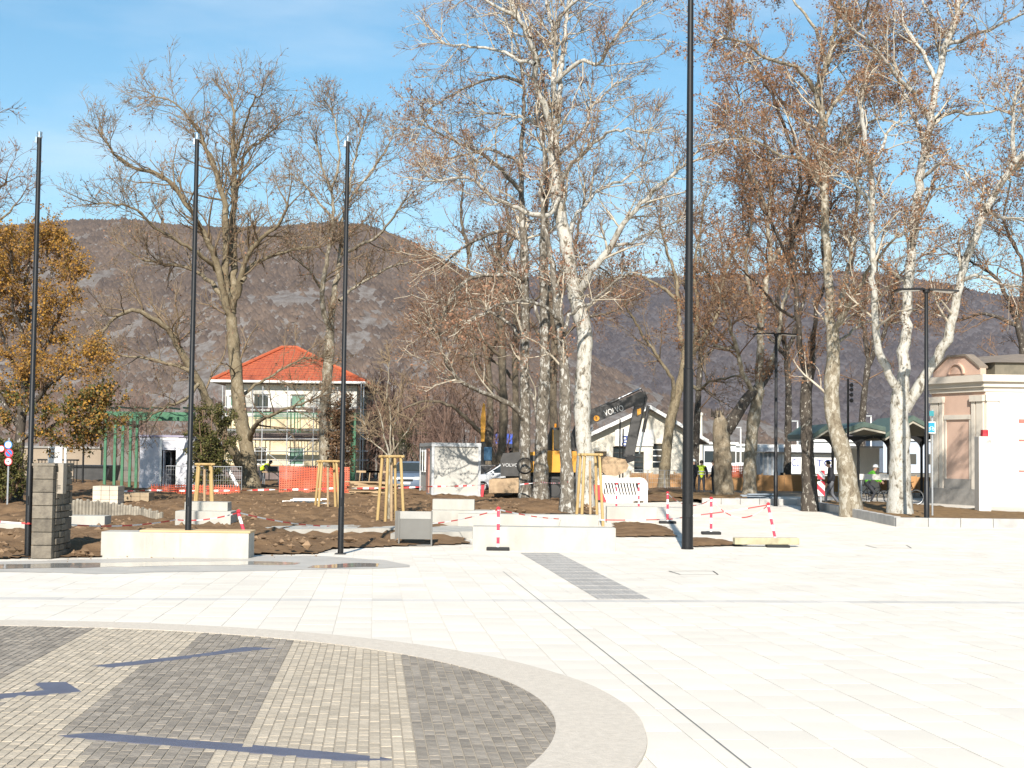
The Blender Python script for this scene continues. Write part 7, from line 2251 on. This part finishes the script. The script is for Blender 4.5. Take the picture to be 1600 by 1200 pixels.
for k in range(5):
    c_ = P(944, 741, EY + 0.98 + k * 0.26)
    mb = MB(); mb.box(c_ + Vector((-0.08, 0, 0)), (0.2, 0.09, 0.05)); mb.build('tooth', M_dark, bk)
mb = MB(); mb.tube([P(868, 668, EY + .4), P(868, 662, EY + .4)], 0.05, 8); mb.build('beacon', mat('beacon_orange', (0.7, 0.25, 0.02), rough=.3), ex)
# coiled hose hanging on the mottled trunk
c_ = P(820, 728, 57.35)
t = thing('coiled_hose', c_ - Vector((0, 0, 0.38)), 'black ring of coiled hose hanging on the mottled grey trunk', 'hose')
mb = MB()
for k in range(3): mb.ring(c_ + Vector((0.01 * k, -0.04 * k, 0.008 * k)), (0.15, 1, 0), 0.315 - 0.008 * k, 0.022, 36, 7)
mb.build('coil', M_black, t, True)
# ---- small yellow loader crane behind the container
f = foot(757, 72); t = thing('loader_crane', f, 'upright yellow loader crane arm behind the white container', 'crane')
mb = MB(); mb.prism([P(a, c, 72) for a, c in ((751.5, 690), (751, 655), (753, 640), (755, 629), (758, 632), (759, 655), (757, 690))], (0, 0.3, 0)); mb.build('arm', M_yel, t)
mb = MB(); mb.tube([P(755, 690, 72.15), (P(755, 690, 72.15).x, 72.15, f.z + 1.2)], 0.12, 8); mb.build('mast', M_dgrey, t)
mb = MB(); mb.bevbox((f.x + 0.4, 72.6, f.z + 1.0), (2.0, 1.2, 0.7), 0.05); mb.build('base', M_dgrey, t)
mb = MB(); mb.bevbox((f.x + 0.1, 72.3, f.z + 1.9), (0.5, 0.5, 0.7), 0.05); mb.build('control_box', mat('crane_blue', (0.05, 0.13, 0.22)), t)
for sx in (-0.5, 1.3):
    mb = MB(); mb.ring((f.x + sx, 71.95, f.z + 0.38), (0, 1, 0), 0.26, 0.12, 20, 8); mb.build('wheel', M_black, t)

# ---- parked cars
def car(loc, rz, label, paint, L_=4.2, W_=1.75, H_=1.48, van=False):
    t = thing('parked_car', loc, label, 'car', 'parked cars behind the site')
    t.rotation_euler = (0, 0, rz)
    def bd(mb, name, m, par=t, smooth=False):
        o = mb.build(name, m, None, smooth); o.parent = par; return o
    # body side profile lofted across the width; x forward
    low = [(-2.08, .30), (-2.12, .62), (-2.02, .92), (-1.2, .98), (0.75, .97), (1.55, .86), (2.0, .72), (2.1, .50), (2.06, .28)]
    secs = []
    for y, k in ((-0.875, 0.94), (-0.80, 1.0), (0.80, 1.0), (0.875, 0.94)):
        secs.append([Vector((x * (0.97 if abs(y) > .85 else 1), y, .30 + (z - .30) * k)) for x, z in low])
    mb = MB(); n = len(low)
    vs_ = [v for s in secs for v in s]; fs_ = []
    for i in range(3):
        for j in range(n - 1): fs_.append((i * n + j, i * n + j + 1, (i + 1) * n + j + 1, (i + 1) * n + j))
        fs_.append((i * n + n - 1, i * n, (i + 1) * n, (i + 1) * n + n - 1))
    fs_.append(tuple(range(n))); fs_.append(tuple(3 * n + k for k in range(n - 1, -1, -1)))
    mb.add(vs_, fs_); bd(mb, 'body', paint, smooth=True)
    rear = -1.95 if van else -1.75
    cab = [(rear, .95), (rear + (.05 if van else .45), 1.42), (-.3, 1.48), (.35, 1.42), (1.1, .95)]
    mb = MB(); vs_ = [Vector((x, s * (.76 - .16 * (z - .95) / .5), z)) for s in (-1, 1) for x, z in cab]; n = 5
    mb.add(vs_, [(0, 1, 2, 3, 4), (9, 8, 7, 6, 5)] + [(j, j + 5, j + 6, j + 1) for j in range(4)] + [(4, 9, 5, 0)]); bd(mb, 'greenhouse', paint)
    mb = MB(); mb.add([Vector((1.08, -.70, .99)), Vector((1.08, .70, .99)), Vector((.40, .58, 1.40)), Vector((.40, -.58, 1.40))], [(0, 1, 2, 3)]); 
    mb.v = [(x + .02, y, z + .012) for x, y, z in mb.v]; bd(mb, 'windscreen', M_glass)
    for s in (-1, 1):
        mb = MB(); mb.add([Vector((.92, s * .765, 1.0)), Vector((-1.5 if not van else -1.8, s * .765, 1.0)), Vector((-1.25 if not van else -1.8, s * .645, 1.38)), Vector((.35, s * .645, 1.38))], [(0, 1, 2, 3)]); bd(mb, 'side_window', M_glass)
        for x in (-1.3, 1.28):
            mb = MB(); mb.ring((x, s * .80, .32), (0, 1, 0), .22, .10, 22, 8); w_ = bd(mb, 'wheel', M_black, smooth=True)
            mb = MB(); mb.disc((x, s * .84, .32), (0, 1, 0), .18, .08, 14); bd(mb, 'rim', M_galv, w_)
        mb = MB(); mb.bevbox((2.03, s * .62, .66), (.12, .36, .15), .03); bd(mb, 'headlight', mat('headlight_glass', (.65, .66, .66), rough=.1), smooth=True)
        mb = MB(); mb.bevbox((-2.09, s * .66, .78), (.08, .24, .22), .02); bd(mb, 'tail_light', M_red)
        mb = MB(); mb.bevbox((.78, s * .93, 1.02), (.1, .18, .12), .03); bd(mb, 'mirror', paint)
    mb = MB(); mb.bevbox((2.075, 0, .56), (.05, .75, .12), .01); bd(mb, 'grille', M_dark)
    mb = MB(); mb.bevbox((2.09, 0, .42), (.03, .5, .11), .004); bd(mb, 'number_plate', M_white)
    return t
M_carb = mat('car_blue_grey', (0.13, 0.17, 0.23), (0.11, 0.145, 0.2), rough=0.3, spec=0.6)
M_carw = mat('car_white', (0.62, 0.64, 0.66), (0.58, 0.6, 0.62), rough=0.3, spec=0.6)
car(foot(641, 72), -math.pi / 2 - 0.05, 'blue grey car facing the camera left of the white container', M_carb)
car(foot(757, 70) + Vector((1.1, 0, 0)), math.pi + 0.1, 'white car with dark windows behind the white container', M_carw, van=True)

# ---- people: one skinned body each
def person(name, label, base, rz, joints, rad, mats, mat_fn, scale=1.0, extras=None, hands=None):
    """joints: dict name -> local (x right, y forward, z up); bones listed below"""
    t = thing(name, base, label, 'person')
    t.rotation_euler = (0, 0, rz); t.scale = (scale,) * 3
    J = {k: Vector(v) for k, v in joints.items()}
    names = list(J); idx = {k: i for i, k in enumerate(names)}
    bones = [('pelvis', 'waist'), ('waist', 'chest'), ('chest', 'neck'), ('neck', 'head'), ('head', 'crown')]
    for s in 'lr':
        bones += [('chest', 'sho_' + s), ('sho_' + s, 'elb_' + s), ('elb_' + s, 'wri_' + s), ('wri_' + s, 'palm_' + s),
                  ('pelvis', 'hip_' + s), ('hip_' + s, 'kne_' + s), ('kne_' + s, 'ank_' + s), ('ank_' + s, 'toe_' + s)]
    vs_ = [J[k] for k in names]; rd = [rad[k[:-2] if k[-2:] in ('_l', '_r') else k] for k in names]
    es = [(idx[a], idx[b_]) for a, b_ in bones]
    # five fingers on each palm
    for s in 'lr':
        w_, p_ = J['wri_' + s], J['palm_' + s]; d = (p_ - w_).normalized()
        side = d.cross(Vector((1, 0, 0)) if abs(d.x) < 0.8 else Vector((0, 0, 1))).normalized()
        nrm_ = d.cross(side)
        for k, (o_, ln) in enumerate(((-.032, .065), (-.011, .08), (.011, .075), (.032, .058))):
            a = p_ + side * o_ + d * 0.03; c_ = a + d * ln * .55 + nrm_ * .008; e_ = a + d * ln + nrm_ * .03
            i0 = len(vs_); vs_ += [a, c_, e_]; rd += [.0105, .0095, .008]; es += [(idx['palm_' + s], i0), (i0, i0 + 1), (i0 + 1, i0 + 2)]
        a = w_ + d * .03 + side * -.035; c_ = a + d * .045 - side * .02; i0 = len(vs_); vs_ += [a, c_]; rd += [.012, .009]; es += [(idx['palm_' + s], i0), (i0, i0 + 1)]
    me = bpy.data.meshes.new('body'); me.from_pydata(vs_, es, [])
    o = bpy.data.objects.new('tmp', me); COL.objects.link(o)
    sk = o.modifiers.new('s', 'SKIN'); sk.use_smooth_shade = True
    for i, v in enumerate(me.skin_vertices[0].data):
        r = rd[i]; v.radius = (r, r) if not isinstance(r, tuple) else r
        v.use_root = (i == idx['pelvis'])
    ss = o.modifiers.new('d', 'SUBSURF'); ss.levels = 1; ss.render_levels = 1
    dg = bpy.context.evaluated_depsgraph_get(); dg.update()
    m2_ = bpy.data.meshes.new_from_object(o.evaluated_get(dg)); bpy.data.objects.remove(o)
    m2_.materials.clear()
    for mm in mats: m2_.materials.append(mm)
    seg = []
    for p in m2_.polygons:
        c_ = p.center
        best = min(bones, key=lambda bn: seg_d(c_, J[bn[0]], J[bn[1]]))
        p.material_index = mat_fn(best, c_); p.use_smooth = True
    bo = bpy.data.objects.new('body', m2_); link(bo, t)
    if extras: extras(t, J)
    return t
def seg_d(p, a, b_):
    ab = b_ - a; tt = max(0, min(1, (p - a).dot(ab) / max(ab.length_squared, 1e-9))); return (p - (a + ab * tt)).length
def lpart(mb, name, m, t, smooth=True):
    o = mb.build(name, m, None, smooth); o.parent = t; return o
RAD = dict(pelvis=(.155, .12), waist=(.145, .11), chest=(.17, .125), neck=.058, head=.088, crown=.075, sho=.078, elb=.052, wri=.034, palm=(.042, .022), hip=.098, kne=.066, ank=.045, toe=.038)
RADJ = dict(RAD, pelvis=(.175, .14), waist=(.175, .14), chest=(.20, .15), sho=.098, elb=.072, wri=.05)
M_skin = mat('skin', (0.50, 0.30, 0.21), (0.46, 0.27, 0.19), rough=0.6, scale=8)
M_hair = mat('dark_hair', (0.03, 0.022, 0.016), (0.02, 0.015, 0.012), rough=0.7, scale=30)
M_jkt = mat('black_jacket', (0.018, 0.019, 0.025), (0.012, 0.012, 0.016), rough=0.8, scale=10)
M_jean = mat('grey_jeans', (0.13, 0.135, 0.15), (0.09, 0.095, 0.105), rough=0.9, scale=12)
M_shoe = mat('tan_shoes', (0.36, 0.25, 0.15), rough=0.7)
M_hiv = mat('hi_vis_yellow', (0.62, 0.78, 0.04), (0.55, 0.70, 0.03), rough=0.6, scale=6)
M_refl = mat('reflective_tape', (0.55, 0.56, 0.57), rough=0.3)
M_trou = mat('dark_trousers', (0.05, 0.052, 0.06), (0.035, 0.036, 0.042), rough=0.9, scale=9)
M_lime = mat('lime_green_jacket', (0.16, 0.55, 0.03), (0.13, 0.47, 0.025), rough=0.6, scale=6)
def stdmat(top_arm=0):
    def fn(bn, c_):
        a, b_ = bn
        if b_ in ('head', 'crown'): return 2 if c_.z > 0 else 2
        if b_ == 'neck': return 0
        if a.startswith('wri'): return 2
        if a.startswith('ank'): return 3
        if a.startswith('hip') or a.startswith('kne') or b_.startswith('hip'): return 1
        if b_ == 'waist': return 0
        return 0
    return fn
def face_and_hair(t, J, hair=True, fwd=Vector((0, 1, 0)), tilt=0.0):
    h = J['head']; mid = (J['head'] + J['crown']) / 2
    mb = MB(); mb.tube([mid + fwd * .085 + Vector((0, 0, -.0)), mid + fwd * .112 + Vector((0, 0, -.035))], [.012, .017], 7); lpart(mb, 'nose', M_skin, t)
    mb = MB()
    sd = fwd.cross(Vector((0, 0, 1)))
    for s in (-1, 1): mb.disc(mid + fwd * .086 + sd * s * .032 + Vector((0, 0, .012)), fwd, .011, .008, 8)
    lpart(mb, 'eyes', M_hair, t)
    mb = MB(); mb.box(mid + fwd * .088 + Vector((0, 0, -.066)), (.05, .012, .012) if abs(fwd.y) > .5 else (.012, .05, .012)); lpart(mb, 'mouth', mat('lips', (.35, .14, .12)), t)
    for s in (-1, 1):
        mb = MB(); mb.disc(mid + sd * s * .088, sd, .03, .018, 10); lpart(mb, 'ear', M_skin, t)
    if hair:
        cap_(t, mid + Vector((0, 0, .02)) - fwd * .012, .105, M_hair, 'hair', fwd)
def cap_(t, c_, r, m, name, fwd, low=-0.35):
    vs_, fs_ = [], []
    n, k_ = 16, 7
    for i in range(k_ + 1):
        ph = math.pi / 2 - (math.pi / 2 - math.asin(low)) * i / k_
        for j in range(n):
            a = 2 * math.pi * j / n
            d = Vector((math.cos(a) * math.cos(ph), math.sin(a) * math.cos(ph), math.sin(ph)))
            front = d.dot(fwd)
            z = d.z if front < 0.45 else max(d.z, 0.42)
            vs_.append(c_ + Vector((d.x * r, d.y * r * 1.05, z * r * 1.08)))
    for i in range(k_):
        for j in range(n):
            fs_.append((i * n + j, i * n + (j + 1) % n, (i + 1) * n + (j + 1) % n, (i + 1) * n + j))
    mb = MB(); mb.add(vs_, fs_); return lpart(mb, name, m, t)
# walking man, heading left, looking down
walk = dict(pelvis=(0, 0, .95), waist=(0, .02, 1.10), chest=(0, .05, 1.36), neck=(0, .08, 1.53), head=(0, .13, 1.60), crown=(0, .155, 1.73),
            sho_l=(-.19, .04, 1.43), elb_l=(-.25, .0, 1.15), wri_l=(-.23, .15, .93), palm_l=(-.22, .19, .86),
            sho_r=(.19, .04, 1.43), elb_r=(.25, -.10, 1.16), wri_r=(.23, -.04, .90), palm_r=(.225, -.01, .82),
            hip_l=(-.09, 0, .90), kne_l=(-.10, .20, .52), ank_l=(-.10, .22, .09), toe_l=(-.10, .38, .05),
            hip_r=(.09, 0, .90), kne_r=(.10, -.03, .50), ank_r=(.10, -.30, .14), toe_r=(.10, -.18, .05))
person('person', 'man in black jacket and grey jeans walking left behind the kerb', foot(1299, 57.5), math.radians(78), walk, RADJ, [M_jkt, M_jean, M_skin, M_shoe], stdmat(), 1.06,
       lambda t, J: face_and_hair(t, J, True))
stand = dict(pelvis=(0, 0, .95), waist=(0, .01, 1.10), chest=(0, 0, 1.36), neck=(0, .0, 1.53), head=(0, .02, 1.60), crown=(0, .03, 1.73),
             sho_l=(-.19, .0, 1.43), elb_l=(-.27, -.03, 1.16), wri_l=(-.25, .12, .98), palm_l=(-.23, .17, .95),
             sho_r=(.19, .0, 1.43), elb_r=(.27, -.03, 1.16), wri_r=(.27, .08, .93), palm_r=(.265, .12, .86),
             hip_l=(-.10, 0, .90), kne_l=(-.13, .02, .50), ank_l=(-.15, -.02, .09), toe_l=(-.18, .14, .05),
             hip_r=(.10, 0, .90), kne_r=(.12, .03, .50), ank_r=(.13, -.02, .09), toe_r=(.15, .15, .05))
def vest_bands(t, J):
    for z, r in ((1.08, .195), (1.22, .205)):
        mb = MB()
        vs_, fs_ = [], []
        for i in range(24):
            a = 2 * math.pi * i / 24
            for dz in (-.025, .025): vs_.append((r * 1.04 * math.cos(a), r * .80 * math.sin(a) + .005, z + dz))
        for i in range(24): fs_.append((2 * i, 2 * i + 1, (2 * i + 3) % 48, (2 * i + 2) % 48))
        mb.add(vs_, fs_); lpart(mb, 'reflective_band', M_refl, t)
def helmet(col):
    def fn(t, J):
        face_and_hair(t, J, False)
        mid = (J['head'] + J['crown']) / 2
        h_ = cap_(t, mid + Vector((0, 0, .035)), .118, col, 'helmet', Vector((0, 1, 0)), low=0.0)
        mb = MB(); mb.disc(mid + Vector((0, .03, .04)), (0, 0, 1), .135, .014, 18); lpart(mb, 'helmet_brim', col, t)
    return fn
def vestmat(bn, c_):
    a, b_ = bn
    if b_ in ('head', 'crown'): return 2
    if a.startswith('wri'): return 2
    if a.startswith('ank'): return 3
    if a.startswith('sho') or a.startswith('elb'): return 4
    if a.startswith('hip') or a.startswith('kne') or b_.startswith('hip'): return 1
    return 0
def hv(t, J):
    face_and_hair(t, J, True); vest_bands(t, J)
person('person', 'worker in yellow hi vis vest seen from behind, right of the tall mast', foot(1096, 70), math.radians(-8), stand, RADJ, [M_hiv, M_trou, M_skin, M_black, M_jkt], vestmat, 0.97, hv)
person('person', 'dark clothed man half hidden behind the broken stump', foot(1115, 69.5), math.radians(75), stand, RADJ, [M_jkt, M_trou, M_skin, M_black], stdmat(), 0.98, lambda t, J: face_and_hair(t, J, True))
person('person', 'worker in white helmet just showing beside the tall mast', foot(1084, 71), math.radians(60), stand, RADJ, [M_jkt, M_trou, M_skin, M_black], stdmat(), 0.98, helmet(M_white))
bent = dict(pelvis=(0, -.18, .88), waist=(0, -.08, 1.0), chest=(0, .16, 1.16), neck=(0, .30, 1.26), head=(0, .37, 1.29), crown=(0, .46, 1.37),
            sho_l=(-.19, .20, 1.20), elb_l=(-.25, .30, .95), wri_l=(-.20, .48, .85), palm_l=(-.18, .55, .83),
            sho_r=(.19, .20, 1.20), elb_r=(.25, .30, .95), wri_r=(.20, .48, .85), palm_r=(.18, .55, .83),
            hip_l=(-.10, -.18, .84), kne_l=(-.13, -.02, .48), ank_l=(-.13, -.10, .09), toe_l=(-.15, .06, .05),
            hip_r=(.10, -.18, .84), kne_r=(.12, -.05, .48), ank_r=(.13, -.22, .09), toe_r=(.14, -.06, .05))
person('person', 'worker in hi vis vest bending over a bench saw beside the big olive trunk', foot(411, 74), math.radians(-100), bent, RADJ, [M_hiv, M_trou, M_skin, M_black, M_jkt], vestmat, 0.98, lambda t, J: face_and_hair(t, J, True))
f = foot(424, 73.6); t = thing('saw_bench', f, 'small saw bench in front of the bending worker', 'saw bench')
mb = MB(); mb.bevbox(f + Vector((0, 0, .82)), (.9, .6, .06), .01); mb.build('table', M_oldwood, t)
mb = MB(); mb.bevbox(f + Vector((.05, 0, .98)), (.5, .35, .26), .04); mb.build('saw', M_dgrey, t)
for sx in (-.38, .38):
    for sy in (-.24, .24):
        mb = MB(); mb.tube([f + Vector((sx * 1.1, sy, 0)), f + Vector((sx, sy, .8))], .02, 6); mb.build('leg', M_galv, t)

# ---- bicycle and rider, heading right
CY_ = 59.0
f = foot(1362, CY_)
bk = thing('bicycle', f, 'dark bicycle ridden to the right behind the white plane', 'bicycle')
def B(x, z, y=0.0): return f + Vector((x, y, z))
for x in (-.54, .54):
    mb = MB(); mb.ring(B(x, .345), (0, 1, 0), .325, .02, 32, 7); w_ = mb.build('wheel', M_black, bk, True)
    mb = MB(); mb.ring(B(x, .345), (0, 1, 0), .30, .010, 32, 5); mb.build('rim', M_galv, w_)
    mb = MB()
    for k in range(14):
        a = k * math.pi / 7; mb.tube([B(x, .345, .02 * (-1) ** k), B(x + .30 * math.cos(a), .345 + .30 * math.sin(a))], .0025, 3)
    mb.build('spokes', M_galv, w_)
mb = MB()
for a, c_ in (((-.54, .345), (-.10, .30)), ((-.10, .30), (-.22, .80)), ((-.22, .74), (-.54, .345)), ((-.10, .30), (.36, .74)), ((-.20, .72), (.34, .80)), ((.33, .86), (.40, .68)), ((.40, .68), (.54, .345))):
    mb.tube([B(*a), B(*c_)], .018, 7)
mb.build('frame', M_dark, bk)
mb = MB(); mb.bevbox(B(-.24, .88), (.26, .14, .06), .02); mb.build('saddle', M_black, bk)
mb = MB(); mb.tube([B(.33, .86), B(.31, .98)], .014, 6); mb.tube([B(.36, 1.0, -.28), B(.31, .98, -.1), B(.31, .98, .1), B(.36, 1.0, .28)], .014, 6); mb.build('handlebar', M_dark, bk)
mb = MB(); mb.ring(B(-.10, .30, -.05), (0, 1, 0), .09, .008, 20, 5); mb.tube([B(-.10, .30, -.07), B(-.03, .15, -.09)], .012, 5); mb.tube([B(-.10, .30, .07), B(-.17, .45, .09)], .012, 5); mb.build('cranks', M_galv, bk)
ride = dict(pelvis=(0, -.24, .98), waist=(0, -.18, 1.12), chest=(0, .0, 1.33), neck=(0, .10, 1.47), head=(0, .15, 1.53), crown=(0, .18, 1.66),
            sho_l=(-.18, .02, 1.38), elb_l=(-.24, .16, 1.16), wri_l=(-.25, .33, 1.04), palm_l=(-.25, .37, 1.01),
            sho_r=(.18, .02, 1.38), elb_r=(.24, .16, 1.16), wri_r=(.25, .33, 1.04), palm_r=(.25, .37, 1.01),
            hip_l=(-.09, -.20, .92), kne_l=(-.11, .16, .74), ank_l=(-.10, -.10, .49), toe_l=(-.10, .05, .45),
            hip_r=(.09, -.20, .92), kne_r=(.11, .10, .58), ank_r=(.10, -.06, .22), toe_r=(.10, .09, .17))
person('person', 'cyclist in lime green jacket and white helmet riding right', f, -math.pi / 2, ride, RADJ, [M_lime, M_trou, M_skin, M_black], stdmat(), 1.0, helmet(M_white))
f2 = foot(1412, 61)
b2 = thing('bicycle', f2, 'second bicycle wheel showing right of the white plane trunk', 'bicycle')
f_s = f; f = f2
for x in (-.54, .54):
    mb = MB(); mb.ring(B(x, .345), (0, 1, 0), .325, .02, 32, 7); w_ = mb.build('wheel', M_black, b2, True)
    mb = MB(); mb.ring(B(x, .345), (0, 1, 0), .30, .010, 32, 5); mb.build('rim', M_galv, w_)
mb = MB()
for a, c_ in (((-.54, .345), (-.10, .30)), ((-.10, .30), (-.22, .80)), ((-.22, .74), (-.54, .345)), ((-.10, .30), (.36, .74)), ((-.20, .72), (.34, .80)), ((.33, .86), (.40, .68)), ((.40, .68), (.54, .345)), ((.31, .98), (.33, .86))):
    mb.tube([B(*a), B(*c_)], .018, 7)
mb.build('frame', M_dark, b2)
mb = MB(); mb.bevbox(B(-.24, .88), (.26, .14, .06), .02); mb.build('saddle', M_black, b2)
mb = MB(); mb.tube([B(.36, 1.0, -.28), B(.31, .98, -.1), B(.31, .98, .1), B(.36, 1.0, .28)], .014, 6); mb.build('handlebar', M_dark, b2)
# ---- clutter on the site: timber pile, rubble, sheeting
def pile(px, py, label, n, mt, L_, seed, cat='timber pile', name='timber_pile'):
    g = G(px, py, 0.12); t = thing(name, g, label, cat); rr = random.Random(seed)
    for k in range(n):
        mb = MB(); mb.box(g + Vector((rr.uniform(-.3, .3), rr.uniform(-.4, .4), .05 + .05 * k)), (L_ * rr.uniform(.7, 1.1), .12, .05), rz=rr.uniform(-.35, .35)); mb.build('board', mt, t)
pile(580, 775, 'untidy pile of boards right of the green steel column', 12, M_oldwood, 1.9, 4)
pile(480, 788, 'few pale boards lying in front of the orange net', 4, M_white, 1.4, 6)
pile(1190, 783, 'grey sheets stacked on the ground left of the far lamp post', 6, M_kg, 1.6, 8, 'sheets', 'sheet_stack')
# wood trestles by the house corner
for k, (px, lab) in enumerate(((577, 'wooden trestle beside the board pile'), (592, 'second wooden trestle close to the tallest stakes'))):
    f3 = foot(px, 70); t = thing('trestle', f3, lab, 'trestle', 'wooden trestles')
    for sx in (-.45, .45):
        for sy in (-.3, .3):
            mb = MB(); mb.tube([f3 + Vector((sx * 1.15, sy, 0)), f3 + Vector((sx, 0, .95))], .03, 5); mb.build('leg', M_oldwood, t)
    mb = MB(); mb.box(f3 + Vector((0, 0, .97)), (1.3, .08, .1)); mb.build('top_bar', M_oldwood, t)

# ================================================================== AIR
# even thin haze round the camera and everything out to the last ridge
mb = MB(); mb.bbox(-8200, 8200, -60, 9400, -14, 1500)
m = bpy.data.materials.new('thin_haze'); m.use_nodes = True
nt = m.node_tree
for n_ in list(nt.nodes):
    if n_.type != 'OUTPUT_MATERIAL': nt.nodes.remove(n_)
pv = nt.nodes.new('ShaderNodeVolumePrincipled')
pv.inputs['Color'].default_value = (0.80, 0.88, 1.0, 1)
pv.inputs['Density'].default_value = 0.00004
pv.inputs['Anisotropy'].default_value = 0.2
lnk(nt, pv.outputs['Volume'], nt.nodes['Material Output'].inputs['Volume'])
hz_o = mb.build('haze', m)
tag(hz_o, 'thin bluish winter haze over the valley', 'haze', kind='stuff')
